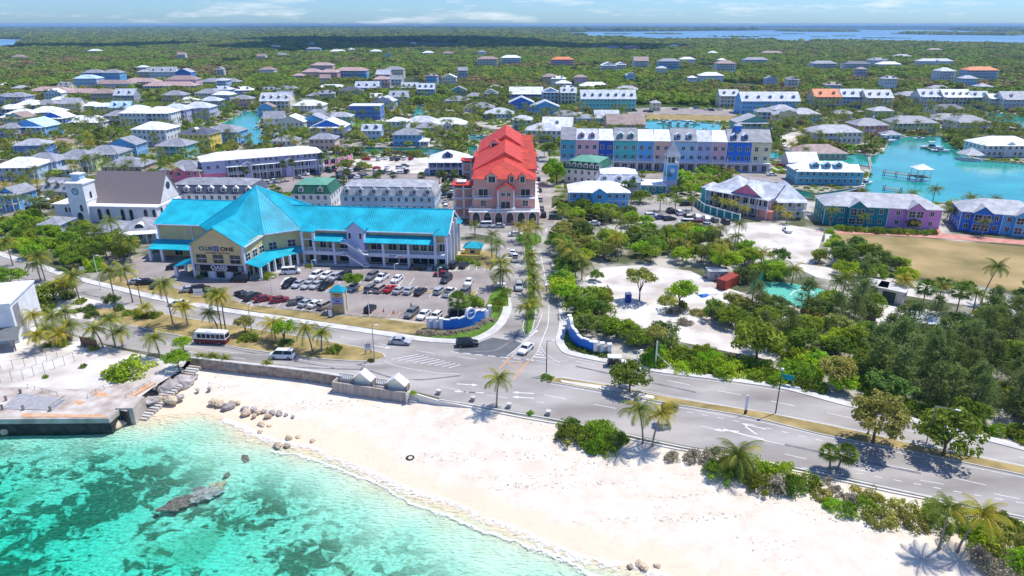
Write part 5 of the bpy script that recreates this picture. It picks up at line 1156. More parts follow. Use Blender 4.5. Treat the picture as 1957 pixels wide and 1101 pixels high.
# blue entrance walls
BW=mat('entrance_blue',(.02,.18,.62),.6,.12,.4)
def entrance(lab,line,circ,wing1,wing2):
    L=smooth_line(px(line),8); t=thing('entrance_wall',lab,'wall',(0,0,0)); n=len(L); A,Bq=strip_poly(L,.2,-.2); b=MB();cp_=MB()
    def hh(s): 
        d=abs(s-circ); return 2.1+1.3*max(0,1-d/.5)**1.2*(1 if s<circ else .9)+(.25 if int(s*7)%2 else 0)
    for i in range(n-1):
        h0=hh(i/(n-1)); h1=h0; q=[Bq[i],Bq[i+1],A[i+1],A[i]]; b.hexa([(p.x,p.y,0) for p in q],[(q[0].x,q[0].y,h0),(q[1].x,q[1].y,h1),(q[2].x,q[2].y,h1),(q[3].x,q[3].y,h0)],BW)
        A2,B2=strip_poly([L[i],L[i+1]],.3,-.3); q=[B2[0],B2[1],A2[1],A2[0]]; cp_.hexa([(p.x,p.y,h0+.003) for p in q],[(p.x,p.y,h0+.2) for p in q],M_trim)
    b.build('wall_panel',t); cp_.build('coping',t)
    i=int(circ*(n-1)); c_=L[i]; d=(L[min(i+1,n-1)]-L[i-1]).normalized(); nr=Vector((d.y,-d.x,0)); b=MB(); m=20; zc=3.2
    if nr.y>0: nr=-nr
    for k in range(m):
        a0,a1=2*PI*k/m,2*PI*(k+1)/m
        q=[]
        for a,r in((a0,1.0),(a1,1.0),(a1,1.3),(a0,1.3)): q.append(c_+d*(r*math.cos(a))+Vector((0,0,zc+r*math.sin(a))))
        b.hexa([p+nr*.35 for p in q],[p-nr*.35 for p in q],M_trim)
    b.build('ring',t); b=MB(); q=[c_+d*(1.0*math.cos(2*PI*k/m))+Vector((0,0,zc+1.0*math.sin(2*PI*k/m))) for k in range(m)]; b.poly([p+nr*.26 for p in q],BW); b.poly([p-nr*.26 for p in q][::-1],BW); 
    b.poly([c_+nr*.3+d*x+Vector((0,0,zc+z)) for x,z in((-.5,-.1),(.3,.05),(.45,.2),(-.3,.08))],M_trim); b.build('ring_panel',t)
    for W_ in(wing1,wing2):
        Wl=px(W_); A,Bq=strip_poly(Wl,.2,-.2); b=MB()
        for i in range(len(Wl)-1): q=[Bq[i],Bq[i+1],A[i+1],A[i]]; b.hexa([(p.x,p.y,0) for p in q],[(p.x,p.y,1.7) for p in q],wm('lavender') if 'left' in lab else M_conc)
        b.build('wing_wall',t)
        for p in Wl: b=MB(); b.box(p.x-.35,p.x+.35,p.y-.35,p.y+.35,0,2.3,M_trim); b.box(p.x-.45,p.x+.45,p.y-.45,p.y+.45,2.3,2.5,M_trim); b.build('pier',t)
entrance('blue curved entrance wall with a white ring at the mall corner, left of the boulevard',[(846,628),(880,629),(905,622),(924,613)],.62,[(819,627),(832,627),(844,628)],[(926,611),(936,603)])
entrance('blue curved entrance wall with a white ring against the trees, right of the boulevard',[(1086,630),(1092,648),(1108,664),(1134,673)],.28,[(1137,674),(1150,676),(1164,678)],[(1086,630),(1088,622)])
block(px([(815,618),(935,598),(948,600),(900,632),(815,632)]))
# ======================= SEAWALL AND VIEWING BENCHES =======================
SW=mat('seawall_stone',(.24,.18,.14),.95,c2=(.42,.34,.28),sc=1.2,coord='World',detail=8,bump=.3); SWl=mat('rendered_wall',(.42,.36,.32),.9,.25,.9,coord='World',detail=8,rot=(2,2,.3))
t=thing('sea_wall','brown stone sea wall with white coping between the beach and the lower road','wall',(0,0,0))
L=smooth_line(px([(364,686),(420,692),(480,699),(545,706),(600,713),(655,722)]),4)
A,Bq=strip_poly(L,.15,-.35); b=MB();c2_=MB(); A3,B3=strip_poly(L,.25,-.42)
for i in range(len(L)-1):
    q=[Bq[i],Bq[i+1],A[i+1],A[i]]; b.hexa([(p.x,p.y,-3) for p in q],[(p.x,p.y,.38) for p in q],SW); q=[B3[i],B3[i+1],A3[i+1],A3[i]]; c2_.hexa([(p.x,p.y,.383) for p in q],[(p.x,p.y,.52) for p in q],M_kerb)
o=b.build('wall_face',t); c2_.build('coping',t)
gm=mat('graffiti_blue',(.1,.35,.45),.8,.4,3); gw=mat('graffiti_grey',(.5,.48,.46),.8,.4,3)
for fr_,m_,wd in((.28,gm,2.4),(.12,gw,2.6)):
    i=int(fr_*(len(Bq)-1)); p=Bq[i]; d=(Bq[i+1]-Bq[i]).normalized(); nn_=Vector((d.y,-d.x,0))*.02; b=MB(); r_=random.Random(i)
    for k in range(14):
        x=r_.uniform(0,wd); z=r_.uniform(-.9,-.1); a=r_.uniform(-1,1); s_=.25; b.poly([p+nn_+d*(x+s_*math.cos(a+w_))+Vector((0,0,z+s_*math.sin(a+w_))) for w_ in(0,.5,PI,PI+.5)],m_)
    b.build('graffiti',t)
t=thing('beach_bench_wall','concrete viewing wall above the beach with two white gabled ends and railings','wall',(0,0,0))
f0,f1=P(634,733),P(777,754); d=(f1-f0); LL=d.length; d.normalize(); n_=Vector((-d.y,d.x,0))
an=math.atan2(d.y,d.x); t.location=f0; t.rotation_euler=(0,0,an)
b=MB(); b.box(0,LL,0,.35,-2.6,.3,SWl); b.box(0,.35,.351,2.2,-2.4,.3,SWl); b.box(LL*.0+.35,LL,.351,1.8,-2.4,-.5,M_conc); b.build('front_wall',t)
b=MB(); b.box(.1,LL*.97,1.9,2.3,-2.2,.2,M_kerb); b.build('back_wall',t)
for u in(.38,.83):
    x=LL*u; b=MB(); w=1.75
    b.prism([(-w,0),(w,0),(0,0.01)],0,.01,M_kerb) if 0 else None
    for y0,y1 in((1.2,1.9),): 
        b.hexa([(x-w,y0,-.5),(x+w,y0,-.5),(x+w,y1,-.5),(x-w,y1,-.5)],[(x-w,y0,1.2),(x+w,y0,1.2),(x+w,y1,1.2),(x-w,y1,1.2)],wm('ivory')); b.hexa([(x-w,y0,1.2),(x+w,y0,1.2),(x+w,y1,1.2),(x-w,y1,1.2)],[(x-.02,y0,2.5),(x+.02,y0,2.5),(x+.02,y1,2.5),(x-.02,y1,2.5)],wm('ivory'))
    b.gable(x-w,x+w,.9,2.4,1.2,1.35,M_trim,.25,'y',.14)
    b.box(x-w-.5,x-w,.9,2.2,-.5,1.15,SW); b.box(x+w,x+w+.5,.9,2.2,-.5,1.15,SW); b.build('gabled_seat',t)
for u0,u1 in((.03,.25),(.51,.7)):
    b=MB(); b.box(LL*u0,LL*u1,2.05,2.25,1.05,1.2,M_kerb)
    n=int(LL*(u1-u0)/.4)
    for i in range(n): x=LL*u0+(i+.5)*LL*(u1-u0)/n; b.box(x-.08,x+.08,2.1,2.2,.2,1.05,M_trim)
    b.build('balustrade',t)
t=thing('beach_steps','short pale concrete steps down to the sand at the end of the viewing wall','steps',tuple(f1),an)
for i in range(5): b=MB(); b.box(.2,2.0,1.3-i*.42,1.72-i*.42,-2.6,-.25-i*.33,M_kerb); b.build('step',t)
b=MB(); b.box(.0,.18,-.5,1.7,-2.4,.2,M_kerb); b.build('side_wall',t)
for i,(x,y) in enumerate([(839,753),(904,766),(973,779),(1048,793)]):
    c_=P(x,y); t=thing('bollard_pier','stubby white concrete pier on the road edge above the sand, '+['left','second','third','right'][i]+' of the four','pier',(c_.x,c_.y,0),an,'white piers along the beach edge'); b=MB(); b.box(-.34,.34,-.34,.34,-1,.7,M_conc); b.build('shaft',t); b=MB(); b.box(-.42,.42,-.42,.42,.7,.85,M_kerb); b.build('cap',t)
# ======================= LEFT PLATFORM =======================
RC=mat('old_concrete',(.36,.29,.24),.95,c2=(.62,.56,.5),sc=.35,coord='World',detail=10,bump=.35); RU=mat('rust_stain',(.6,.28,.1),.95,c2=(.62,.45,.34),sc=.8,coord='World',detail=8); DK=mat('dark_wet_concrete',(.05,.045,.04),.8,.5,.6,coord='World',detail=8)
t=thing('sea_platform','weathered concrete platform with rusty edges jutting into the green water','platform',(0,0,0))
pl=px([(-300,803),(209,799),(226,783),(242,786),(262,765),(291,738),(240,700),(-300,700)],0)
b=MB(); b.prism([(p.x,p.y) for p in pl],-5,-.03,DK,RC); b.build('slab',t); 
st=px([(-300,803),(209,799),(226,783)]); A,Bq=strip_poly(st,.0,-.18); b=MB()
for i in range(2): q=[Bq[i],Bq[i+1],A[i+1],A[i]]; b.hexa([(p.x,p.y,-.9) for p in q],[(p.x,p.y,.05) for p in q],RC)
b.build('edge_beam',t); sheet('concrete_apron',px([(-300,797),(207,795),(226,780),(262,762),(288,737),(262,728),(170,745),(60,740),(-300,738)]),.02,RC)
b=MB(); 
for q in([(180,745),(205,752),(208,758),(190,760),(178,752)],[(140,765),(165,768),(150,775)],[(40,790),(205,793),(206,798),(40,797)]): b.poly([(p.x,p.y,.03) for p in px(q)][::-1],RU)
b.build('rust_patch',t)
q0,q1=P(240,762),P(289,733); d=(q1-q0).normalized(); nn_=Vector((d.y,-d.x,0)); b=MB(); q=[q0,q1,q1+nn_*1.1,q0+nn_*1.1]; b.hexa([(p.x,p.y,-.02) for p in q],[(p.x,p.y,.35) for p in q],RU); b.build('low_wall',t)
c_=P(250,775); b=MB(); b.box(c_.x-1.9,c_.x+1.1,c_.y-1.4,c_.y+2.6,-4,.3,RC); b.build('end_block',t)
# steps down to the rocks
t=thing('beach_stairs','broken concrete stairs running down along the platform edge beside the boulders','steps',(0,0,0))
s0,s1=P(372,703,-.6),P(270,800,-2.7); 
for i in range(22):
    k=i/21; c_=s0.lerp(s1,k); zz=-.25-2.3*k; dd=(s1-s0).normalized(); nn_=Vector((dd.y,-dd.x,0)); w=1.3; q=[c_-nn_*w-dd*.25,c_+nn_*w-dd*.25,c_+nn_*w+dd*.25,c_-nn_*w+dd*.25]
    b=MB(); q2=[q[0],q[3],q[2],q[1]]; ar=(q2[1]-q2[0]).cross(q2[2]-q2[0]).z
    if ar<0: q2=q2[::-1]
    b.hexa([(p.x,p.y,zz-.5) for p in q2],[(p.x,p.y,zz) for p in q2],M_kerb if i%3 else RC); b.build('step',t)
# railings and posts on the platform and yard
def posts(lab,line,n,h,rails=1,m=M_metal,zb=0,r=.05):
    Q=resample(px(line,zb),n); t=thing('railing',lab,'fence',(0,0,0))
    for p in Q: b=MB(); b.tube((p.x,p.y,zb),(p.x,p.y,zb+h),r,r,m,5); b.build('post',t)
    for k in range(rails):
        b=MB(); z=zb+h*(1-k*.45)-.03
        for a,c in zip(Q,Q[1:]): b.tube((a.x,a.y,z),(c.x,c.y,z),r*.6,r*.6,m,4)
        b.build('rail',t)
posts('leaning wire fence posts crossing the white sand, front row',[(-20,735),(50,725),(143,692)],9,2.1,1)
posts('leaning wire fence posts crossing the white sand, back row',[(-20,712),(60,700),(110,682)],7,1.9,1)
posts('low rail beside the blank patch of rusty slab',[(53,741),(110,757)],5,.8,1)
posts('thin railing above the broken stairs',[(241,764),(288,736)],5,1.,1)
posts('short railing left of the round green bush',[(168,762),(205,742),(218,738)],4,.9,1)
t=thing('timber_deck','bleached plank deck with stub posts at the water end of the platform','deck',(0,0,0)); d0=px([(2,780),(100,783),(127,764),(60,748),(38,750)],.1); 
a0,a1,b0,b1=P(4,781,.1),P(100,784,.1),P(36,750,.1),P(127,763,.1)
for i in range(12):
    k0,k1=i/12,(i+.85)/12; q=[a0.lerp(b0,k0),a1.lerp(b1,k0),a1.lerp(b1,k1),a0.lerp(b0,k1)]; b=MB(); b.hexa([(p.x,p.y,.02) for p in q],[(p.x,p.y,.14) for p in q],mat('bleached_plank',(.42,.41,.42),.8,.15,2)); b.build('plank',t)
for x,y in((5,782),(45,783),(97,785),(40,752),(12,765)): p=P(x,y,.1); b=MB(); b.box(p.x-.15,p.x+.15,p.y-.15,p.y+.15,0,1,M_wood); b.build('post',t)
b=MB(); p,q=P(97,785),P(126,765); b.tube((p.x,p.y,.9),(q.x,q.y,.9),.08,.08,M_wood,5); b.build('rail',t)
t=thing('board_fence','weathered brown board fence between the palms and the lower road','fence',(0,0,0)); Q=resample(px([(155,660),(188,668)]),16)
for a,c in zip(Q,Q[1:]): b=MB(); d=(c-a); e=Vector((-d.y,d.x,0)).normalized()*.06; q=[a,a+d*.85,a+d*.85+e,a+e]; b.hexa([(p.x,p.y,0) for p in q],[(p.x,p.y,2.1+rnd.uniform(-.1,.1)) for p in q],mat('brown_board',(.2,.12,.08),.9,.3,2)); b.build('board',t)
b=MB(); 
for z in(.5,1.6): b.tube((Q[0].x,Q[0].y+.1,z),(Q[-1].x,Q[-1].y+.1,z),.05,.05,M_wood,4)
b.build('rail',t)
# rocks
RK=mat('grey_boulder',(.3,.26,.24),.95,c2=(.55,.5,.46),sc=.9,detail=8,bump=.5,objvar=.2); RK2=mat('tan_rock',(.42,.32,.21),.95,c2=(.62,.5,.36),sc=1.2,detail=8,bump=.5,objvar=.15); RKD=mat('reef_rock',(.1,.075,.06),.9,c2=(.3,.23,.2),sc=1.2,detail=8,bump=.6)
def rockmesh(seed,flat=.6):
    import bmesh
    bm=bmesh.new(); bmesh.ops.create_icosphere(bm,subdivisions=3,radius=1); r_=random.Random(seed); o=Vector((r_.random()*50,r_.random()*50,r_.random()*50))
    for v in bm.verts:
        k=1+.38*mnoise.noise(v.co*1.1+o)+.2*mnoise.noise(v.co*2.6+o)+.08*mnoise.noise(v.co*6+o); v.co=Vector((v.co.x*k,v.co.y*k*.8,v.co.z*k*flat))
    me=bpy.data.meshes.new('rock'); bm.to_mesh(me); bm.free(); return me
RM=[rockmesh(i) for i in range(6)]
rocks=[(318,742,2.1,'g'),(350,733,2.3,'g'),(341,722,1.2,'g'),(361,716,1.1,'g'),(350,714,.9,'g'),(372,722,.7,'g'),(288,768,1.5,'g'),(307,763,.9,'t'),(327,765,1.2,'t'),(343,760,.9,'g'),(378,745,.5,'g'),(400,743,.5,'g'),
(410,770,1.1,'t'),(420,773,.9,'t'),(435,778,1.1,'g'),(444,771,.8,'t'),(468,781,.7,'g'),(484,783,.8,'g'),(493,788,.6,'t'),(505,786,.6,'g'),(520,789,.7,'g'),(534,790,.75,'g'),(547,792,.45,'g'),(560,796,.4,'g'),(512,796,.7,'t'),(486,795,.5,'t'),(500,812,.8,'t'),(515,815,.5,'t'),(497,826,.5,'t'),(552,838,.7,'t'),(570,836,.5,'t'),(598,843,.6,'t'),(531,852,.8,'t'),(549,852,.7,'t'),(455,770,.6,'t'),(470,790,.9,'t'),(12,822,1.3,'t'),(222,813,1.4,'t'),(238,808,1.0,'t'),(190,818,.9,'t'),(1222,1078,.6,'t'),(1256,1082,.5,'t'),(1231,1085,.7,'t'),(1205,1083,.5,'t')]
cnt={}
SZ=lambda r:'huge' if r>1.9 else 'large' if r>1.15 else 'medium' if r>.75 else 'small'
order=sorted(range(len(rocks)),key=lambda i:rocks[i][0])
for i in order:
    x,y,r,k=rocks[i]; z=(WL+.1 if y>800 else (-1.75 if y<770 else -2.2)); c_=P(x,y,z); me=RM[i%6]
    reg='on the far right waterline' if x>1000 else ('under the left platform' if x<260 else 'at the foot of the broken stairs' if x<385 else 'in the rock spill on the sand' if y<805 else 'at the waterline left of the foam')
    key=f"{'pale grey' if k=='g' else 'tan'} {SZ(r)} boulder {reg}"; cnt[key]=cnt.get(key,0)+1
    o=link(me,'boulder',None,(c_.x,c_.y,z+r*.12),rnd.random()*6,scale=(r,r,r*.95)); tag(o,key+', '+ordn(cnt[key]-1),'rock','boulders and rocks along the shore')
    o.material_slots  # set per object colour
    if not me.materials: me.materials.append(RK)
    o.material_slots[0].link='OBJECT'; o.material_slots[0].material=RK if k=='g' else RK2
rr_=random.Random(9)
for gi,(lab,pts,m_) in enumerate([('long dark reef breaking the green water surface',[(312,968,.9),(325,962,1.1),(338,957,1.3),(350,952,1.2),(362,947,1.4),(330,968,.8),(345,963,.9)],RKD),('grey reef hump with pale wet rock beside the dark reef',[(375,943,1.5),(388,938,1.7),(400,934,1.4),(385,947,1.2),(370,951,1.),(412,938,1.)],mat('wet_grey_rock',(.16,.13,.12),.3,c2=(.5,.5,.52),sc=1.5,detail=8,bump=.6)),('orange topped rock at the landward tip of the reef',[(407,927,.9),(418,925,.95),(425,921,.6)],RK2),('small brown rock beyond the reef tip',[(432,905,.6),(468,873,.9)],RKD)]):
    c0=P(pts[0][0],pts[0][1],WL); t=thing('reef_rock',lab,'rock',(c0.x,c0.y,WL))
    for x,y,r in pts:
        c_=P(x,y,WL); o=link(RM[rr_.randrange(6)],'rock',t,(c_.x-c0.x,c_.y-c0.y,-.24-r*.1),rr_.random()*6,scale=(r*1.25,r*.8,r*.3)); o.material_slots[0].link='OBJECT'; o.material_slots[0].material=m_
# tyre on the beach
c_=P(784,876,-2.45); t=thing('tyre','black tyre lying flat on the wet sand near the foam','tyre',(c_.x,c_.y,-2.42)); b=MB(); n=24;m=8
for i in range(n):
    for j in range(m):
        q=[]
        for (ii,jj) in((i,j),(i+1,j),(i+1,j+1),(i,j+1)):
            a=2*PI*ii/n; c__=2*PI*jj/m; r=.55+.22*math.cos(c__); q.append((r*math.cos(a),r*math.sin(a),.16*math.sin(c__)))
        b.poly(q,M_rubber)
b.build('tread',t,smooth=True)
# ======================= LAMPS, SIGNS, SMALL THINGS =======================
def lamp(x,y,ytop,lab,arm=1.6,ang=0,col=M_metal,glob=False):
    c_=P(x,y); h=hgt(x,y,ytop); t=thing('street_lamp',lab,'street lamp',(c_.x,c_.y,0),ang,'street lamps'); b=MB(); b.tube((0,0,0),(0,0,h),.11,.07,col,7); b.box(-.2,.2,-.2,.2,0,.15,M_kerb); b.build('pole',t); b=MB()
    if glob: b.tube((0,0,h),(0,0,h+.3),.3,.2,M_trim,8); b.build('lamp_head',t)
    else: b.tube((0,0,h-.05),(arm,0,h+.1),.05,.04,col,5); b.build('arm',t); b=MB(); b.box(arm-.1,arm+.55,-.14,.14,h+.03,h+.17,M_trim); b.build('lamp_head',t)
lamp(1482,791,707,'tall street lamp with round head on the right median near the teal sign',glob=True,col=M_dark)
lamp(1044,715,652,'dark street lamp at the tip of the right median by the crossing',arm=.9,col=M_dark)
lamp(1764,871,776,'street lamp with a slanting arm beside the rightmost median tree',arm=2.6,ang=-.5)
lamp(716,689,622,'thin street lamp on the tip of the left median by the round sign',arm=.6)
lamp(193,553,489,'white lamp at the left lawn corner by the white board',arm=.7,col=M_trim)
lamp(599,531,498,'white car park lamp in front of the mall stairs',arm=.5,col=M_trim)
lamp(706,603,558,'white car park lamp standing by the black hatchback',arm=.5,col=M_trim)
lamp(756,546,505,'white car park lamp on the parking island centre',arm=.5,col=M_trim)
lamp(838,549,512,'white car park lamp on the right of the parking island',arm=.5,col=M_trim)
lamp(521,566,530,'white car park lamp left of the sign tower',arm=.5,col=M_trim)
lamp(1216,706,670,'short white lamp behind the parked truck in the green hedge',arm=.5,col=M_trim)
lamp(782,346,318,'white car park lamp beside the rear car park sand lot',arm=1,col=M_trim); lamp(1006,345,325,'white lamp beside the boulevard near the red block',arm=.6,col=M_trim)
lamp(272,590,535,'thin dark lamp post on the dry verge left',arm=.5,col=M_dark); lamp(482,640,585,'thin lamp post on the left median beside the bushes',arm=.6)
c_=P(1252,702); t=thing('utility_pole','white utility pole with a slanting stay in the hedge beside the upper road','pole',(c_.x,c_.y,0)); b=MB(); b.tube((0,0,0),(0,0,hgt(1252,702,652)),.16,.12,M_trim,7); b.build('pole',t); b=MB(); b.tube((0,0,hgt(1252,702,675)),(3.3,-.8,0),.09,.09,M_trim,5); b.build('stay',t)
c_=P(704,677); t=thing('round_sign','white board with a round emblem on two posts at the tip of the left median','sign',(c_.x,c_.y,0),.35)
for x in(-.55,.55): b=MB(); b.box(x-.07,x+.07,-.06,.06,0,2.1,M_dark); b.build('post',t)
b=MB(); b.box(-.65,.65,-.1,-.06,.9,2.4,M_trim); n=14; b.poly([(.6*math.cos(2*PI*i/n),-.11,1.9+.6*math.sin(2*PI*i/n)) for i in range(n)],M_trim); o=b.build('sign_panel',t); b=MB(); b.poly([(.4*math.cos(2*PI*i/n),-.13,2.0+.4*math.sin(2*PI*i/n)) for i in range(n)],mat('emblem_maroon',(.3,.05,.15),.6,.1)); b.poly([(.22*math.cos(2*PI*i/n),-.14,2.0+.22*math.sin(2*PI*i/n)) for i in range(n)],M_trim); b.build('emblem',o)
c_=P(632,607); t=thing('notice_board','small white notice board with dark frame below the sign tower','sign',(c_.x,c_.y,0),.2); b=MB(); b.box(-.6,.6,-.1,.1,0,2.2,M_dark); b.build('frame',t); b=MB(); b.box(-.42,.42,-.14,-.11,.3,2.,M_trim); b.build('sign_panel',t)
c_=P(160,512);c_=P(160,530); t=thing('board_sign','white blank board on a post beside the left green hedge','sign',(c_.x,c_.y,0),.3); b=MB(); b.tube((0,0,0),(0,0,2.6),.08,.08,M_metal,5); b.build('post',t); b=MB(); b.box(-.55,.55,-.08,-.03,1.9,2.9,M_trim); b.build('sign_panel',t)
c_=P(380,568); t=thing('notice_board','white two-panel notice board by the cars at the left of the car park','sign',(c_.x,c_.y,0),.1)
for x in(-1,1): b=MB(); b.box(x-.06,x+.06,-.06,.06,0,2.2,M_trim); b.build('post',t)
b=MB(); b.box(-1.,1.,-.09,-.07,1.35,2.2,M_trim); b.box(-1.,1.,-.09,-.07,.5,1.2,M_trim); b.build('sign_panel',t)
c_=P(1424,793); t=thing('road_sign','narrow white upright sign panel with dark foot on the right median','sign',(c_.x,c_.y,0),.5); b=MB(); b.box(-.28,.28,-.06,.06,1.,3.8,M_trim); b.build('sign_panel',t); b=MB(); b.box(-.3,.3,-.07,.07,0,1,M_dark); b.build('foot',t)
c_=P(1500,737); t=thing('bus_stop_board','teal board on white posts beside the upper road right of the hedge','sign',(c_.x,c_.y,0),-.5); b=MB(); b.box(-1.4,1.4,-.05,.05,1.3,2.3,mat('teal_board',(.0,.3,.3),.6,.1)); b.build('sign_panel',t)
for x in(-1.3,1.3): b=MB(); b.box(x-.05,x+.05,-.05,.05,0,1.3,M_trim); b.build('post',t)
b=MB(); b.box(-2.6,2.6,-.4,.2,-.0,.35,M_trim); b.build('base',t)
c_=P(1200,577); t=thing('portable_toilet','blue portable toilet cabin standing on the pale building-site sand','toilet',(c_.x,c_.y,0),.1); PB=mat('toilet_blue',(.01,.03,.3),.5,.1); b=MB(); b.box(-.65,.65,-.65,.65,0,2.1,PB); b.build('cabin',t); b=MB(); b.box(-.6,.6,-.6,.6,2.1,2.35,M_trim); b.build('roof',t); b=MB(); b.box(-.4,.4,-.69,-.66,.1,1.9,mat('toilet_door',(.02,.05,.4),.5,.1)); b.build('door',t)
a,c=P(1386,556),P(1430,541); t=thing('shipping_container','rusty red shipping container among the bushes by the sports court','container',tuple(a),math.atan2(c.y-a.y,c.x-a.x)+.15)
CRd=mat('container_red',(.5,.1,.07),.7,.25,1.5); b=MB(); b.box(0,7.,0,2.5,0,2.6,CRd)
for i in range(23): b.box(.15+i*.3,.25+i*.3,-.05,-.001,.1,2.5,CRd); b.box(.15+i*.3,.25+i*.3,0,2.5,2.6,2.64,CRd)
b.build('body',t); b=MB(); b.box(-.06,-.01,.1,1.2,.1,2.5,mat('container_dark',(.25,.05,.04),.7,.2)); b.box(-.06,-.01,1.3,2.4,.1,2.5,mat('container_dark',(0,0,0))); b.build('door',t)
c_=P(1368,533); t=thing('site_hut','small grey block hut with flat roof at the back of the building site','hut',(c_.x,c_.y,0)); b=MB(); b.box(-2.2,2.2,-1.4,1.6,0,2.4,wm('grey')); b.box(-2.5,2.5,-1.7,1.9,2.4,2.6,rm('light_grey')); b.build('wall',t); win(t,-.6,-1.4,1.3,.7,.9); win(t,1,-1.4,1.1,.8,1.8,'f','d','door'); OCC.append((c_.x,c_.y,3))
t=thing('windbreak_fence','green netting fence along the left edge of the sports court','fence',(0,0,0)); Q=resample(px([(1432,562),(1462,535)]),6)
for a,c in zip(Q,Q[1:]): b=MB(); b.hexa([(a.x,a.y,0),(c.x,c.y,0),(c.x+.05,c.y+.05,0),(a.x+.05,a.y+.05,0)],[(a.x,a.y,2.8),(c.x,c.y,2.8),(c.x+.05,c.y+.05,2.8),(a.x+.05,a.y+.05,2.8)],mat('green_net',(.01,.2,.12),.9,.3,2)); b.build('net_panel',t)
for p in Q: b=MB(); b.tube((p.x,p.y,0),(p.x,p.y,3),.06,.06,M_metal,5); b.build('post',t)
t=thing('boundary_wall','teal boundary wall with white coping between the right car park and the resort','wall',(0,0,0)); Q=resample(px([(1328,392),(1345,405),(1380,416),(1413,425)]),9); TW=mat('teal_wall',(.0,.22,.2),.7,.1)
for a,c in zip(Q,Q[1:]):
    b=MB(); d=c-a; e=Vector((-d.y,d.x,0)).normalized()*.2; q=[a,c,c+e,a+e]; b.hexa([(p.x,p.y,0) for p in q],[(p.x,p.y,2.5) for p in q],TW); b.hexa([(p.x,p.y,2.503) for p in q],[(p.x,p.y,2.7) for p in q],M_trim); b.build('wall_panel',t)
for p in Q: b=MB(); b.box(p.x-.2,p.x+.2,p.y-.22,p.y+.22,0,2.9,M_trim); b.build('pier',t)
t=thing('boundary_wall','pink rendered wall between the lavender arcade and the rear car park','wall',(0,0,0)); Q=resample(px([(622,318),(655,312),(673,306)]),6)
for a,c in zip(Q,Q[1:]): b=MB(); d=c-a; e=Vector((-d.y,d.x,0)).normalized()*.25; q=[a,c,c+e,a+e]; b.hexa([(p.x,p.y,0) for p in q],[(p.x,p.y,2.6) for p in q],wm('pink')); b.build('wall_panel',t)
for p in Q: b=MB(); b.box(p.x-.3,p.x+.3,p.y-.3,p.y+.3,0,3,M_trim); b.build('pier',t)
for i,(x,y) in enumerate([(697,592),(733,596),(752,599),(774,602)]):
    c_=P(x,y); t=thing('traffic_cone','red traffic cone in the empty bays, '+ordn(i)+' of four','cone',(c_.x,c_.y,0),0,'traffic cones in the empty bays'); b=MB(); b.box(-.25,.25,-.25,.25,.012,.06,mat('cone_red',(.6,.06,.04),.6,.1)); b.tube((0,0,.06),(0,0,.85),.2,.05,mat('cone_red',(0,0,0)),8); b.build('cone_body',t)
# warehouse compound right: white walls with dark gates
for i,(x0,y0,x1,y1,lab) in enumerate([(1654,568,1676,572,'left of the two dark garage openings in the sandy yard'),(1682,575,1710,581,'right of the two dark garage openings in the sandy yard')]):
    a,c=P(x0,y0),P(x1,y1); t=thing('garage_shed','flat white shed, '+lab,'shed',tuple(a),math.atan2(c.y-a.y,c.x-a.x)); w=(c-a).length; b=MB(); b.box(-1,w+1.5,0,5,0,3.2,M_kerb); b.build('wall',t); b=MB(); b.box(-1.3,w+1.8,-.4,5.2,3.2,3.4,M_pave); b.build('roof',t); b=MB(); b.box(.2,w-.2,-.06,-.01,.1,2.7,mat('gate_dark',(.03,.06,.05),.7,.2)); b.build('door',t); occ_rect(a.x+w/2,a.y+2.5,w+3,6,0)
c_=P(1661,613); t=thing('skip','black open skip standing alone on the white sand yard','skip',(c_.x,c_.y,0),.2); b=MB(); b.hexa([(-.9,-.6,0),(.9,-.6,0),(.9,.6,0),(-.9,.6,0)],[(-1.3,-.8,1.2),(1.3,-.8,1.2),(1.3,.8,1.2),(-1.3,.8,1.2)],M_dark,mat('skip_inside',(.01,.01,.01),.9,.1)); b.build('body',t)
for i,(x,y,w,lab) in enumerate([(1765,640,5.5,'silver'),(1912,628,6,'pale')]):
    c_=P(x,y); t=thing('flat_shed',lab+' sheet-roofed shed half hidden by the dark casuarina pines','shed',(c_.x,c_.y,0),-.2); b=MB(); b.box(-w/2,w/2,0,4.5,0,2.6,M_conc); b.build('wall',t); b=MB(); b.hexa([(-w/2-.3,-.3,2.6),(w/2+.3,-.3,2.6),(w/2+.3,4.8,3.3),(-w/2-.3,4.8,3.3)],[(-w/2-.3,-.3,2.7),(w/2+.3,-.3,2.7),(w/2+.3,4.8,3.4),(-w/2-.3,4.8,3.4)],rm('silver')); b.build('roof',t)
# spoil heaps on the site
for i,(x,y,r,hz_,m_,lab) in enumerate([(1385,600,5,2.2,mat('grey_spoil',(.2,.16,.14),.95,.35,.6,detail=8,bump=.4),'large grey brown heap of spoil on the building site'),(1350,560,3.4,1.0,M_ssand,'pale low sand heap at the back of the building site'),(1412,578,3,1.2,mat('grey_spoil',(0,0,0)),'small spoil heap beside the grey one'),(1520,640,5,1.0,M_ssand,'pale earth mound near the pine grove')]):
    c_=P(x,y); me=rockmesh(40+i,.9); me.materials.append(m_); o=link(me,'spoil_heap',None,(c_.x,c_.y,-.1),i,scale=(r,r,hz_)); tag(o,lab,'heap')
t=None
c_=P(1352,566); t=thing('dinghy','old blue and white dinghy lying upturned on the site sand','boat',(c_.x,c_.y,0),.3); b=MB(); b.hexa([(-2,-.8,0),(2.2,-.3,0),(2.2,.3,0),(-2,.8,0)],[(-1.8,-.4,.6),(1.6,-.1,.5),(1.6,.1,.5),(-1.8,.4,.6)],wm('blue')); b.build('hull',t)
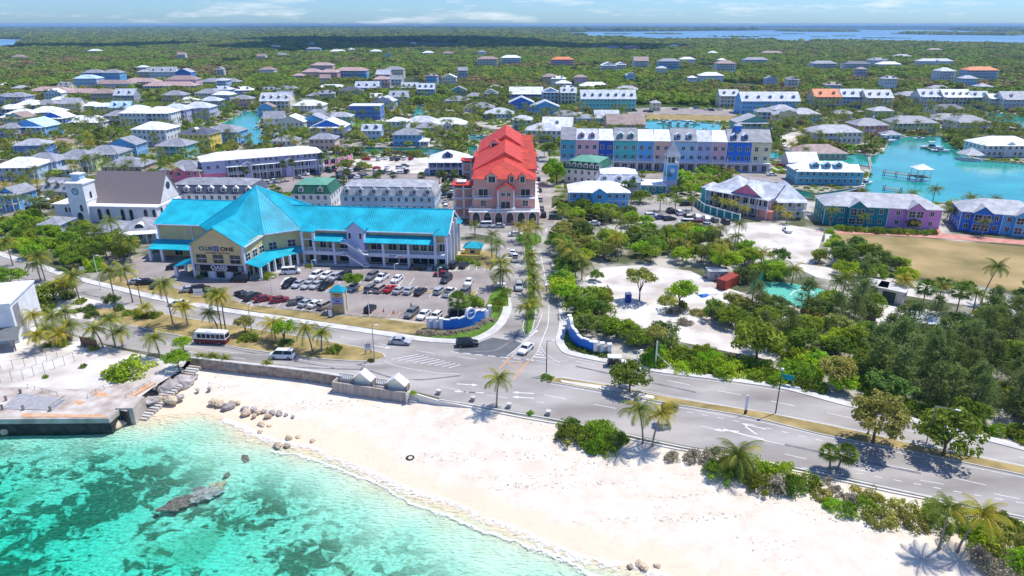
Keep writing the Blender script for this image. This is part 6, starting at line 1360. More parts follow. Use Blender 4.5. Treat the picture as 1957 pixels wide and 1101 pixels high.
# ======================= VEHICLES =======================
def paint(n,c,r=.3): return mat('car_paint_'+n,c,r,.06,.5,metal=.0,spec=.6)
PC=dict(white=(.78,.78,.78),silver=(.42,.44,.46),grey=(.16,.165,.17),dark=(.035,.038,.045),black=(.012,.012,.014),red=(.5,.02,.02),maroon=(.22,.012,.02),tan=(.38,.33,.28),navy=(.015,.04,.16),blue=(.03,.25,.5),champagne=(.42,.34,.31),green=(.02,.07,.06))
M_light=mat('headlight_glass',(.7,.72,.75),.1,.05); M_rear=mat('rear_light',(.4,.02,.02),.2,.05)
TY=dict( # length,width,hood z,cabin x0,x1,roof x0,x1,height, tail z
 sedan=(4.6,1.8,.95,-1.75,1.05,-1.0,.35,1.46,1.02),suv=(4.7,1.88,1.1,-2.2,1.15,-2.0,.5,1.75,1.12),hatch=(4.1,1.72,.98,-1.95,1.15,-1.6,.4,1.52,1.05),van=(4.9,1.8,1.15,-2.38,1.75,-2.3,1.0,1.95,1.18),pickup=(5.3,1.9,1.1,-.7,1.25,-.4,.6,1.8,1.1))
VC={}
def carparts(ty,col):
    k=(ty,col)
    if k in VC: return VC[k]
    L,w,zh,c0,c1,r0,r1,H,zt=TY[ty]; W=w/2; pm=paint(col,PC[col]); b=MB()
    st=[(-L/2,.86,.42,zt-.22),(-L/2+.1,.95,.3,zt-.04),(-L/2+.5,1,.25,zt),(c0,1,.22,zt),(0,1,.22,(zt+zh)/2),(c1,1,.22,zh),(L/2-.6,.98,.22,zh-.1),(L/2-.12,.9,.28,zh-.22),(L/2,.78,.4,zh-.42)]
    i0=len(b.v); mi=b.mi(pm)
    for x,k_,z0,z1 in st:
        y=W*k_; zm=z0+(z1-z0)*.6
        for p in((-y*.92,z0),(-y,zm),(-y*.93,z1-.04),(-y*.75,z1+.02),(y*.75,z1+.02),(y*.93,z1-.04),(y,zm),(y*.92,z0)): b.v.append((x,p[0],p[1]))
    n=8
    for i in range(len(st)-1):
        for j in range(n): a=i0+i*n+j; c=i0+i*n+(j+1)%n; b.f.append((a,a+n,c+n,c)[::-1]); b.m.append(mi)
    b.f.append(tuple(i0+j for j in range(n))[::-1]); b.m.append(mi); b.f.append(tuple(i0+(len(st)-1)*n+j for j in range(n))); b.m.append(mi)
    if ty=='pickup': b.box(-L/2+.15,c0-.1,-W*.82,W*.82,zt+.01,zt+.03,M_dark)
    # roof slab and pillars
    b.hexa([(r0-.05,-W*.74,H-.07),(r1+.05,-W*.74,H-.07),(r1+.05,W*.74,H-.07),(r0-.05,W*.74,H-.07)],[(r0+.1,-W*.66,H),(r1-.1,-W*.66,H),(r1-.1,W*.66,H),(r0+.1,W*.66,H)],pm)
    for s in(-1,1):
        for xa,xb in((c0,r0),(c1,r1),((c0+c1)/2-.1,(r0+r1)/2-.05)): b.tube((xa,s*W*.92,zt-.02),(xb,s*W*.75,H-.05),.05,.045,pm,4,False)
    body=b.mesh('body'); b=MB()
    b.hexa([(c0+.02,-W*.9,zt-.05),(c1-.02,-W*.9,zh-.05),(c1-.02,W*.9,zh-.05),(c0+.02,W*.9,zt-.05)],[(r0,-W*.73,H-.06),(r1,-W*.73,H-.06),(r1,W*.73,H-.06),(r0,W*.73,H-.06)],M_glass); gl=b.mesh('windows')
    b=MB(); b.tube((0,-.11,0),(0,.11,0),.33,.33,M_rubber,12); b.tube((0,-.115,0),(0,.115,0),.18,.18,M_metal,8); wh=b.mesh('wheel')
    b=MB(); b.box(-.06,.06,-.2,.2,-.07,.07,M_light); hl=b.mesh('headlight'); b=MB(); b.box(-.04,.04,-.16,.16,-.09,.09,M_rear); rl=b.mesh('rear_light')
    VC[k]=(body,gl,wh,hl,rl,L,W,zh,zt); return VC[k]
def car(x,y,ty,col,ang,label,parts=True,name='parked_car',group=None):
    body,gl,wh,hl,rl,L,W,zh,zt=carparts(ty,col); c_=P(x,y); cat={'van':'van','pickup':'pickup truck'}.get(ty,'car')
    t=thing(name,label,cat,(c_.x,c_.y,.025),R(ang),group); link(body,'body',t); link(gl,'windows',t)
    if parts:
        for xx in(L*.31,-L*.31):
            for s in(-1,1): link(wh,'wheel',t,(xx,s*(W-.08),.33))
        for s in(-1,1): link(hl,'headlight',t,(L/2-.12,s*W*.6,zh-.3)); link(rl,'rear_light',t,(-L/2+.05,s*W*.68,zt-.2))
    else:
        for xx in(L*.31,-L*.31): 
            for s in(-1,1): link(wh,'wheel',t,(xx,s*(W-.08),.33))
    return t
TN=dict(sedan='saloon',suv='off-roader',hatch='hatchback',van='van',pickup='pickup truck')
def row(items,ang,where,grp,parts=True):
    s=sorted(items,key=lambda q:q[0])
    for i,it in enumerate(s):
        x,y,ty,col=it[:4]; a=it[4] if len(it)>4 else ang
        car(x,y,ty,col,a+rnd.uniform(-2,2),f"{col} {TN[ty]} {where}, {ordn(i)}",parts,group=grp)
CA,CB=-110,70
row([(604,531,'suv','white'),(624,531,'hatch','white'),(641,533,'hatch','silver'),(659,531,'suv','dark'),(711,532,'suv','grey'),(730,535,'pickup','white'),(759,537,'sedan','white'),(853,528+10,'suv','dark'),(896,543,'sedan','white',-98)],CA,'in the row nearest the mall shops','cars in the mall car park')
row([(553,547,'suv','black'),(571,547,'sedan','silver'),(589,549,'sedan','silver'),(605,549,'sedan','silver'),(623,550,'pickup','black'),(675.5,553,'sedan','silver'),(710,555.5,'suv','grey',CB),(728,556,'suv','champagne',CB),(746,556,'sedan','red',CB),(763.6,558.6,'sedan','silver',CB),(783,559,'sedan','silver',CB),(804,561,'sedan','dark',CB),(840,560,'hatch','silver',CB),(860,563,'pickup','white',CB),(887.5,564,'suv','grey',CA)],CA,'in the middle row of the mall car park','cars in the mall car park')
row([(458,538,'suv','black',180),(462,566,'sedan','dark',140),(483,571,'suv','dark',60),(505,575,'sedan','maroon',30),(535,577,'sedan','maroon',25),(572,581,'pickup','grey',20),(587,583,'sedan','silver',60),(605,585,'sedan','white',60),(623,588,'suv','tan',60),(708,594,'hatch','black',75),(787,603,'suv','grey',CA),(810,606,'sedan','white',CA),(833,609,'hatch','white',CA),(876,603,'suv','dark',20),(264,542,'sedan','silver',15),(280,543,'sedan','black',15),(305,548,'sedan','navy',60),(364,557,'sedan','silver',20),(384,557,'suv','black',20),(410,563,'suv','grey',60)],60,'in the row nearest the coast road','cars in the mall car park')
row([(336,514,'sedan','black',20),(557,523,'van','white',12),(799,515,'suv','black',180),(842,517,'sedan','green',178),(845,528,'sedan','maroon',175),(868,510,'suv','dark',CB),(887,510,'sedan','dark',CB)],0,'standing across the lane in front of the mall','cars in front of the mall')
car(765,657,'sedan','silver',-8,'silver saloon car driving right on the upper road past the green lawn',name='driving_car'); car(893,661,'suv','black',8,'black people carrier turning at the corner of the lawn',name='driving_car'); car(1005,671,'sedan','white',-118,'white saloon car waiting at the junction beside the yellow box',name='driving_car')
car(540,684,'van','white',176,'small white van driving left on the lower road beside the sea wall',name='driving_van'); car(341,584,'sedan','white',176,'white car on the upper road behind the left palms',name='driving_car')
car(985,497,'pickup','white',85,'white pickup driving up the boulevard beside the median palms',name='driving_car'); car(992,552,'suv','silver',-92,'silver car coming down the boulevard beside the median palms',name='driving_car'); car(980,486,'sedan','white',86,'white saloon just beyond the pickup on the boulevard',name='driving_car'); car(986,451,'sedan','white',5,'white car turning behind the planted roundabout island',name='driving_car')
car(926,434,'van','white',182,'white van parked in front of the pink arches'); car(952,435,'sedan','silver',182,'silver saloon parked in front of the pink arches right of the van')
row([(1038.8,414,'suv','black'),(1035,401,'sedan','grey'),(1032,384,'suv','silver'),(1031,366,'sedan','dark'),(1029,345,'hatch','navy'),(1027,330,'sedan','white'),(1026,318,'sedan','white'),(1026,306,'suv','silver')],88,'parked along the red-roofed block','cars parked along the street',False)
car(1062,419,'suv','green',0,'dark green car under the trees right of the give way triangle'); car(1134,430,'sedan','white',165,'white car in the small street beside the teal wall stub'); car(1116,447,'sedan','white',165,'white car parked among palms right of the boulevard')
row([(1244.7,416,'suv','white',10),(1264,419,'sedan','navy',15),(1280,421,'sedan','black',15),(1281,406,'suv','black',95),(1297,410,'suv','white',95),(1313.6,415,'sedan','dark',95),(1331,416.5,'sedan','white',95),(1349,420,'sedan','white',95),(1365,423.6,'hatch','grey',95),(1386,427,'suv','dark',95),(1310,429,'van','white',175),(1330,430,'suv','maroon',175),(1347.6,433,'sedan','silver',150),(1311,393,'suv','black',10)],90,'in the small car park before the teal wall','cars in the right car park')
car(1504,443,'sedan','white',90,'lone white car on the bright empty lot')
def R5(s,ang,where):
    it=[]
    for q in s.split(): a=q.split(','); it.append((600+float(a[0])/6.523,280+float(a[1])/6.523+1.5,a[2],a[3])+((float(a[4]),) if len(a)>4 else ()))
    row(it,ang,where,'cars in the rear car park',False)
R5('650,160,sedan,red,170 815,160,suv,white 900,150,sedan,white 985,160,suv,grey 1045,165,sedan,black 1130,155,suv,white 1210,155,sedan,maroon',80,'in the farthest row on the sand lot')
R5('785,275,sedan,red,60 800,325,suv,silver,40 875,325,sedan,dark 955,330,suv,white 1080,330,sedan,white,10 1080,270,suv,white,10 1130,245,sedan,grey,10 1155,320,suv,black 915,270,sedan,white',80,'in the second row by the sand lot')
R5('480,385,suv,navy 555,390,sedan,white 335,385,suv,green 265,395,sedan,grey 680,400,sedan,silver,10 640,380,suv,grey 400,295,sedan,white 470,305,sedan,white 550,295,suv,black 600,330,sedan,tan 330,340,suv,grey',60,'in the middle rows of the rear car park')
R5('700,455,sedan,white 750,505,suv,white 825,510,suv,red 905,510,sedan,white 975,515,suv,grey 1055,515,sedan,blue 1255,525,sedan,white 1335,520,suv,white 1420,505,sedan,dark 1300,480,suv,black 1580,520,suv,white 1650,515,suv,white 1720,510,van,white 900,545,sedan,silver 1260,560,sedan,white 1330,560,sedan,white',80,'behind the blue grey mansard roof')
R5('1635,590,van,blue 1700,620,suv,black 1720,580,sedan,white 1650,760,suv,white 1860,535,suv,black 1630,425,suv,black 1710,430,sedan,dark 1740,380,pickup,black,5 1660,370,suv,grey,5 1790,340,van,silver 1640,690,sedan,silver',85,'near the navy pavilion and the red block')
R5('115,460,sedan,white 130,500,suv,white 210,490,sedan,red 285,460,suv,grey 60,470,suv,silver 440,500,sedan,black 180,310,suv,green,150 225,300,sedan,maroon,150 30,350,sedan,navy,150 30,455,sedan,grey',60,'near the green mansard block')
row([(495,349,'sedan','dark'),(512,351,'sedan','silver'),(522,348,'sedan','white'),(583,335,'sedan','white'),(572,341,'sedan','silver'),(600,332,'suv','black')],150,'in front of the lavender arcade','cars in front of the arcade',False)
row([(1427,326,'pickup','silver',0),(1462,327,'suv','navy',0),(1383,326,'sedan','white',0),(1490,318,'sedan','red',0),(1475,336,'sedan','white',5),(1340,328,'sedan','white',0)],0,'below the coloured terrace','cars below the coloured terrace',False)
row([(1212,213,'suv','dark',0),(1234,214,'sedan','grey',0),(1243,215,'sedan','black',0),(1290,210,'sedan','black',0),(1350,211,'sedan','white',0),(1360,212,'suv','navy',0),(1376,211,'sedan','white',0),(1331,208,'suv','blue',0),(1430,217,'van','white',0)],0,'on the village green road','cars by the village green',False)
car(82,385,'van','white',5,'white van parked behind the church lawn trees'); car(60,402,'suv','dark',100,'dark car beside the blue and white house')
# minibus
c_=P(406,655); t=thing('minibus','white and maroon minibus driving left on the lower coast road','bus',(c_.x,c_.y,.02),R(174)); BR=mat('bus_maroon',(.16,.01,.03),.35,.1); WHT=paint('white',PC['white'])
b=MB(); b.hexa([(-3.4,-1,.35),(3.3,-1,.35),(3.3,1,.35),(-3.4,1,.35)],[(-3.5,-1.03,1.2),(3.5,-1.03,1.2),(3.5,1.03,1.2),(-3.5,1.03,1.2)],BR); b.hexa([(-3.49,-1.02,1.203),(3.49,-1.02,1.203),(3.49,1.02,1.203),(-3.49,1.02,1.203)],[(-3.4,-.93,2.6),(3.1,-.93,2.6),(3.1,.93,2.6),(-3.4,.93,2.6)],WHT); b.box(-3.3,3.0,-.85,.85,2.6,2.72,WHT); b.box(-.5,1.,-.5,.5,2.72,2.85,WHT); b.build('body',t)
for s in(-1,1):
    for x in(-2.9,-1.9,-.9,.1,1.1,2.1): b=MB(); b.hexa([(x-.42,s*1.005,1.45),(x+.42,s*1.005,1.45),(x+.42,s*1.03,1.45),(x-.42,s*1.03,1.45)] if s>0 else [(x-.42,s*1.03,1.45),(x+.42,s*1.03,1.45),(x+.42,s*1.005,1.45),(x-.42,s*1.005,1.45)],[(x-.42,s*.95,2.35),(x+.42,s*.95,2.35),(x+.42,s*.975,2.35),(x-.42,s*.975,2.35)] if s>0 else [(x-.42,s*.975,2.35),(x+.42,s*.975,2.35),(x+.42,s*.95,2.35),(x-.42,s*.95,2.35)],M_glass); b.build('window',t)
b=MB(); b.hexa([(3.47,-.9,1.35),(3.52,-.9,1.35),(3.52,.9,1.35),(3.47,.9,1.35)],[(3.15,-.85,2.4),(3.22,-.85,2.4),(3.22,.85,2.4),(3.15,.85,2.4)],M_glass); b.build('windscreen',t); b=MB(); b.box(-3.52,-3.47,-.8,.8,1.5,2.3,M_glass); b.build('rear_window',t)
wh=carparts('van','white')[2]
for x in(2.1,-2.1):
    for s in(-1,1): link(wh,'wheel',t,(x,s*.93,.38),scale=(1.15,1.15,1.15))
for s in(-1,1): link(carparts('van','white')[3],'headlight',t,(3.5,s*.7,.85))
# small open truck
c_=P(1178,699); t=thing('small_truck','little white-roofed open truck stopped at the kerb by the green hedge','truck',(c_.x,c_.y,.02),R(-6)); b=MB(); b.box(-1.8,1.2,-.75,.75,.45,.8,M_dark); b.hexa([(.9,-.7,.8),(1.9,-.7,.6),(1.9,.7,.6),(.9,.7,.8)],[(.9,-.68,1.25),(1.75,-.6,1.0),(1.75,.6,1.0),(.9,.68,1.25)],WHT); b.box(-1.7,-.6,-.6,.6,.8,1.15,M_dark); b.build('body',t); b=MB(); b.box(-1.8,.9,-.8,.8,1.95,2.08,WHT)
for x in(-1.7,.85):
    for y in(-.7,.7): b.tube((x,y,.8),(x,y,1.95),.04,.04,WHT,4)
b.build('canopy',t); b=MB(); b.box(-.5,.5,-.55,.55,.8,1.2,mat('seat_brown',(.15,.08,.05),.8,.2)); b.build('seat',t)
for x in(1.2,-1.2):
    for s in(-1,1): link(wh,'wheel',t,(x,s*.72,.33))
# ======================= BOATS =======================
BM={}
def boatmesh(k):
    if k in BM: return BM[k]
    b=MB(); st=[(-1,.8,0,.9),(-.5,.95,0,.95),(.2,.95,0,1.05),(.7,.6,.1,1.25),(1,.03,.5,1.45)]; i0=0; mi=b.mi(WHT)
    for x,w,z0,z1 in st: 
        for p in((-w*.6,z0),(-w,z1),(w,z1),(w*.6,z0)): b.v.append((x*3.6,p[0]*1.25,p[1]-.3))
    for i in range(4):
        for j in range(4): a=i*4+j;c=i*4+(j+1)%4; b.f.append((a,a+4,c+4,c)[::-1]); b.m.append(mi)
    b.f.append((3,2,1,0)); b.m.append(mi); hull=b.mesh('hull'); b=MB()
    b.hexa([(-1.2,-.8,.7),(1.2,-.7,.75),(1.2,.7,.75),(-1.2,.8,.7)],[(-.8,-.6,1.5),(.5,-.55,1.5),(.5,.55,1.5),(-.8,.6,1.5)],M_glassb,WHT); 
    if k: b.box(-1.4,.6,-.9,.9,2.3,2.4,WHT if k==1 else SB)
    if k:
        for x in(-1.3,.5):
            for y in(-.8,.8): b.tube((x,y,.7),(x,y,2.3),.04,.04,M_metal,4)
    BM[k]=(hull,b.mesh('cabin')); return BM[k]
BT=[(468,216,1.3,0,20,'in the west marina'),(469,266,.9,1,0,'in the west marina'),(466,276,1.1,2,-30,'in the west marina'),(505,231,.9,1,80,'in the west marina'),(512,226,.7,0,80,'in the west marina'),(491,246,.8,1,70,'in the west marina'),(518,262,1.2,0,10,'in the west marina'),(530,264,1.0,1,0,'in the west marina'),(501,258,.8,2,90,'in the west marina'),
(803,202,.9,0,10,'in the narrow canal'),(808,211,.8,1,60,'in the narrow canal'),(790,218,1.0,1,90,'in the narrow canal'),(920,262,.9,0,5,'behind the red roof'),(945,265,1.1,1,0,'behind the red roof'),
(1280,240,1.4,1,-95,'in the central marina'),(1313,241,1.4,1,-95,'in the central marina'),(1328,238,1.0,0,0,'in the central marina'),(1339,252,.8,1,60,'in the central marina'),(1268,236,1.2,0,0,'in the central marina'),(1363,240,.8,0,60,'in the central marina'),(1296,240,1.1,2,-95,'in the central marina'),
(1690,272,1.7,1,-20,'in the large turquoise marina'),(1781,284,1.5,1,-25,'in the large turquoise marina'),(1797,290,1.2,0,-25,'in the large turquoise marina'),(1756,266,.9,0,0,'in the large turquoise marina'),(1712,268,.9,1,0,'in the large turquoise marina'),(1907,219,1.1,1,10,'in the far right canal'),(1925,223,.9,2,0,'in the far right canal'),(1655,352,.9,1,20,'beside the cyan quay house')]
bc={}
for x,y,s,k,a,w in sorted(BT,key=lambda q:q[0]):
    i=bc.get(w,0); bc[w]=i+1; c_=P(x,y); t=thing('motor_boat',f"{['low cabin','hard topped','blue canopied'][k]} motor boat {w}, "+(f'{ordn(i)}' if i else 'leftmost'),'boat',(c_.x,c_.y,.1),R(a),'moored motor boats'); h,cb=boatmesh(k); t.scale=(s,s,s); link(h,'hull',t); link(cb,'cabin',t)
for i,(pts,lab) in enumerate([([(500,236),(512,250),(514,262)],'wooden dock along the right bank of the west marina'),([(1268,243),(1325,244)],'dark timber pontoon between the moored boats of the central marina'),([(1345,246),(1352,256)],'short dock at the right end of the central marina'),([(785,212),(796,214)],'small dock in the narrow canal'),([(1675,268),(1700,274)],'dock behind the large white motor boat'),([(1765,280),(1790,288)],'dock left of the waterfront villa garden')]): deck(lab,pts,1.6,.7,rail=False)
# ======================= PERSON =======================
def person(x,y,lab,top,leg,ang=0):
    c_=P(x,y); t=thing('person',lab,'person',(c_.x,c_.y,.02),ang); me=bpy.data.meshes.new('body')
    J=[(0,0,.95,.13),(0,0,1.2,.15),(0,0,1.42,.15),(0,0,1.53,.06),(0,.01,1.66,.11),(0,.01,1.75,.07),(.1,.0,.9,.095),(.14,.16,.5,.065),(.14,.12,.08,.05),(.14,.24,.04,.04),(-.1,0,.9,.095),(-.12,-.1,.5,.065),(-.12,-.3,.1,.05),(-.12,-.2,.04,.04),(.2,0,1.42,.06),(.27,-.1,1.15,.045),(.27,.05,.92,.035),(-.2,0,1.42,.06),(-.27,.1,1.15,.045),(-.27,.25,.95,.035)]
    E_=[(0,1),(1,2),(2,3),(3,4),(4,5),(0,6),(6,7),(7,8),(8,9),(0,10),(10,11),(11,12),(12,13),(2,14),(14,15),(15,16),(2,17),(17,18),(18,19)]
    me.from_pydata([j[:3] for j in J],E_,[]); me.materials.append(top); o=link(me,'body',t); m=o.modifiers.new('Skin','SKIN'); o.data.skin_vertices or None
    for i,j in enumerate(J): o.data.skin_vertices[0].data[i].radius=(j[3],j[3])
    o.data.skin_vertices[0].data[0].use_root=True; o.modifiers.new('Sub','SUBSURF').levels=1
    b=MB(); b.tube((0,.0,1.7),(0,.0,1.79),.11,.07,M_dark,8); b.build('hair',t); return t
try: person(786,592,'person in dark clothes walking across the car park behind the grey car',mat('dark_cloth',(.02,.02,.025),.9,.2),None,2.2)
except Exception as e:
    SC.collection.objects.link(bpy.data.objects.new('x',None)) if 0 else None; raise
# ======================= PLANTS =======================
import numpy as np
G_tree=leafmat('leaf_green',(.14,.23,.012),(.32,.44,.035),.4); G_bright=leafmat('leaf_bright',(.2,.37,.01),(.38,.55,.02),.4); G_dark=leafmat('leaf_dark',(.08,.15,.02),(.19,.27,.04),.35)
G_olive=leafmat('leaf_olive',(.24,.27,.04),(.46,.44,.09),.35); G_pine=leafmat('pine_green',(.15,.22,.05),(.3,.37,.1),.35,.2); G_palm=leafmat('palm_green',(.12,.18,.02),(.26,.31,.045),.3,.25); G_ypalm=leafmat('palm_yellow',(.34,.32,.02),(.52,.45,.04),.3,.2); G_grey=leafmat('leaf_grey',(.36,.32,.22),(.52,.46,.34),.35,.2)
G_far=leafmat('leaf_far',(.13,.2,.02),(.32,.38,.05),.35,.45)
M_bark=mat('bark',(.16,.12,.09),.95,.3,3,bump=.3); M_ptrunk=mat('palm_trunk',(.3,.25,.2),.95,.3,4,bump=.3); M_skirt=mat('dead_frond',(.3,.2,.1),.95,.3,2)
def quadleaf(V,Fc,c,nrm,s,r_,asp=1.):
    nrm=nrm.normalized(); u=nrm.orthogonal().normalized(); a=r_.uniform(0,2*PI); w=nrm.cross(u); e1=(u*math.cos(a)+w*math.sin(a))*s; e2=nrm.cross(e1).normalized()*s*asp
    i=len(V); V+= [tuple(c-e1*.9),tuple(c+e2*.55-e1*.1),tuple(c+e1),tuple(c-e2*.55+e1*.1)]; Fc.append((i,i+1,i+2,i+3))
def meshof(name,V,Fc,m):
    me=bpy.data.meshes.new(name); me.from_pydata(V,[],Fc); me.materials.append(m); me.update(); return me
def crownmesh(seed,m,nc=42,nl=52,rx=1.,rz=.62,ls=.095,cr=.3,cz=.0,low=-.35,name='crown'):
    r_=random.Random(seed); V=[];Fc=[]
    lob=[(r_.uniform(0,2*PI),r_.uniform(.75,1.2)) for _ in range(5)]
    for c in range(nc):
        while True:
            d=Vector((r_.gauss(0,1),r_.gauss(0,1),r_.gauss(.25,.9))).normalized()
            if d.z>low: break
        az=math.atan2(d.y,d.x); k=1.
        for a,q in lob: k+= (q-1)*max(0,math.cos(az-a))
        rr=r_.uniform(.5,.98)*k; cc=Vector((d.x*rx*rr,d.y*rx*rr,cz+d.z*rz*rr)); cs=cr*r_.uniform(.6,1.15)
        for i in range(nl):
            e=Vector((r_.gauss(0,1),r_.gauss(0,1),r_.gauss(.15,1))).normalized(); p=cc+Vector((e.x,e.y,e.z*.75))*cs*r_.uniform(.65,1.08)
            nn_=(e+Vector((r_.gauss(0,.45),r_.gauss(0,.45),r_.gauss(.2,.4)))); quadleaf(V,Fc,p,nn_,ls*r_.uniform(.6,1.3),r_,.9)
    return meshof(name,V,Fc,m)
def trunkmesh(seed,h=1.,r=.06,spread=.55,m=None):
    r_=random.Random(seed); b=MB(); m=m or M_bark; b.tube((0,0,-.05),(0.02,0,h*.45),r,r*.75,m,7,False)
    for i in range(6):
        a=2*PI*i/6+r_.uniform(-.4,.4); s=spread*r_.uniform(.6,1.); mid=(math.cos(a)*s*.45,math.sin(a)*s*.45,h*.8); b.tube((0.02,0,h*.42),mid,r*.6,r*.35,m,5,False); b.tube(mid,(math.cos(a)*s,math.sin(a)*s,h*1.15),r*.35,r*.12,m,4,False)
    return b.mesh('trunk')
CRN={}; 
for nm,m in(('green',G_tree),('bright',G_bright),('dark',G_dark),('olive',G_olive)):
    CRN[nm]=[crownmesh(10*len(CRN)+k,m,name='crown',ls=.085) for k in range(2)]
LOWC={nm:crownmesh(77+i,m,nc=20,nl=26,ls=.16,cr=.36,name='crown') for i,(nm,m) in enumerate((('green',G_tree),('bright',G_bright),('dark',G_dark),('olive',G_olive)))}
TRK=[trunkmesh(k) for k in range(2)]
SHR={nm:crownmesh(55+i,m,nc=34,nl=46,rx=1,rz=.55,ls=.085,cr=.3,low=-.05,name='foliage') for i,(nm,m) in enumerate((('green',G_tree),('bright',G_bright),('dark',G_dark),('olive',G_olive),('grey',G_grey)))}
def pinemesh(seed,n=1):
    r_=random.Random(seed); V=[];Fc=[]
    for k in range(95):
        z=r_.uniform(.12,1.); rad=(1-z)**.7*.36+.03; a=r_.uniform(0,2*PI); tip=Vector((math.cos(a)*rad,math.sin(a)*rad,z+.03)); base=Vector((0,0,z-.06))
        for i in range(22):
            t=r_.uniform(.25,1.05); p=base.lerp(tip,t)+Vector((r_.gauss(0,.022),r_.gauss(0,.022),r_.gauss(0,.022))); d=Vector((math.cos(a)*.5+r_.gauss(0,.6),math.sin(a)*.5+r_.gauss(0,.6),r_.gauss(.25,.6))).normalized(); s=r_.uniform(.035,.07); w=d.orthogonal().normalized()*.009
            i0=len(V); V+=[tuple(p-w),tuple(p+w),tuple(p+d*s)]; Fc.append((i0,i0+1,i0+2))
    return meshof('crown',V,Fc,G_pine)
PIN=[pinemesh(1),pinemesh(2)]
def ptr():
    b=MB(); b.tube((0,0,-.02),(0,0,.9),.02,.006,M_bark,6,False); return b.mesh('trunk')
PTR=ptr()
def frondmesh(seed,m,L=2.7,droop=1.,nl=17):
    r_=random.Random(seed); V=[];Fc=[]; pts=[]; ang=.62; p=Vector((0,0,0)); n=9
    for i in range(n+1): pts.append(p.copy()); p=p+Vector((math.cos(ang),0,math.sin(ang)))*(L/n); ang-=.2*droop
    for i in range(n):
        a,c=pts[i],pts[i+1]; w=.05*(1-i/n)+.015; i0=len(V); V+=[(a.x,-w,a.z),(c.x,-w,c.z),(c.x,w,c.z),(a.x,w,a.z)]; Fc.append((i0,i0+1,i0+2,i0+3))
    for s in(-1,1):
        for k in range(nl):
            t=.12+.88*k/nl; f=t*n; i=min(n-1,int(f)); a=pts[i].lerp(pts[i+1],f-i); tan=(pts[i+1]-pts[i]).normalized(); ll=.95*math.sin(PI*min(1,t*.8+.18))**.7*r_.uniform(.8,1.1)*L/3
            d=(tan*.55+Vector((0,s,0))*.8+Vector((0,0,-.55))).normalized(); b_=a+tan*.11*L/3; tip=a+d*ll+Vector((0,0,-.12)); i0=len(V); V+=[tuple(a),tuple(b_),tuple(tip)]; Fc.append((i0,i0+1,i0+2) if s<0 else (i0+1,i0,i0+2))
    return V,Fc
FRD={}
for nm,m in(('green',G_palm),('yellow',G_ypalm)):
    FRD[nm]=[meshof('frond',*frondmesh(k,m,2.7,1+.25*k),m) for k in range(2)]
def frond_rots(seed,n=19,wind=0.):
    r_=random.Random(seed); out=[]
    for i in range(n):
        az=2.4*i+r_.uniform(-.2,.2); el=(1.0-1.55*(i/n)**.8)+r_.uniform(-.1,.1); out.append((az,el,r_.randrange(2),r_.uniform(.8,1.1)))
    return out
def crown_merged(seed,nm,m):
    V=[];Fc=[]
    for az,el,k,s in frond_rots(seed,18):
        v,f=frondmesh(k,m,2.7,1+.25*k,nl=13); M_=Matrix.Rotation(az,4,'Z')@Matrix.Rotation(-el,4,'Y')@Matrix.Scale(s,4); i0=len(V); V+=[tuple(M_@Vector(p)) for p in v]; Fc+=[tuple(i0+i for i in q) for q in f]
    return meshof('crown',V,Fc,m)
PCM={'green':[crown_merged(1,'green',G_palm),crown_merged(2,'green',G_palm)],'yellow':[crown_merged(3,'yellow',G_ypalm)]}
def fancrown(seed):
    r_=random.Random(seed); V=[];Fc=[]
    for i in range(30):
        az=2.4*i; el=1.3-2.0*i/30; d=Vector((math.cos(az)*math.cos(el),math.sin(az)*math.cos(el),math.sin(el))); s_=Vector((-math.sin(az),math.cos(az),0)); up=d.cross(s_); c=d*.7
        for k in range(9):
            a=(k-4)*.28; dd=(d*math.cos(a)+s_*math.sin(a)).normalized(); w=(s_*math.cos(a)-d*math.sin(a))*.07; i0=len(V); V+=[tuple(c-w*.3),tuple(c+dd*.5-w),tuple(c+dd*.95+Vector((0,0,-.18))),tuple(c+dd*.5+w)]; Fc.append((i0,i0+1,i0+2,i0+3))
        w=s_*.03; i0=len(V); V+=[tuple(-w),tuple(w),tuple(c+w),tuple(c-w)]; Fc.append((i0,i0+1,i0+2,i0+3))
    return meshof('crown',V,Fc,G_dark)
FAN=fancrown(1)
def skirt():
    V=[];Fc=[];r_=random.Random(4)
    for i in range(60):
        a=r_.uniform(0,2*PI); d=Vector((math.cos(a),math.sin(a),0)); i0=len(V); w=Vector((-d.y,d.x,0))*.09; V+=[tuple(d*.1-w+Vector((0,0,.1))),tuple(d*.1+w+Vector((0,0,.1))),tuple(d*.5+Vector((0,0,-r_.uniform(.7,1.3))))]; Fc.append((i0,i0+1,i0+2))
    return meshof('dead_fronds',V,Fc,M_skirt)
SKT=skirt()
PTC={}
def palmtrunk(h,lean):
    k=(round(h*2)/2,round(lean,1))
    if k not in PTC:
        h,lean=k; b=MB(); n=6; pr=None
        for i in range(n+1):
            t=i/n; p=Vector((lean*t*t,0,h*t-.1)); r=(.24 if i==0 else .17*(1-.35*t))
            if pr: b.tube(pr[0],p,pr[1],r,M_ptrunk,7,False)
            pr=(p,r)
        PTC[k]=b.mesh('trunk')
    return PTC[k],k[0],k[1]
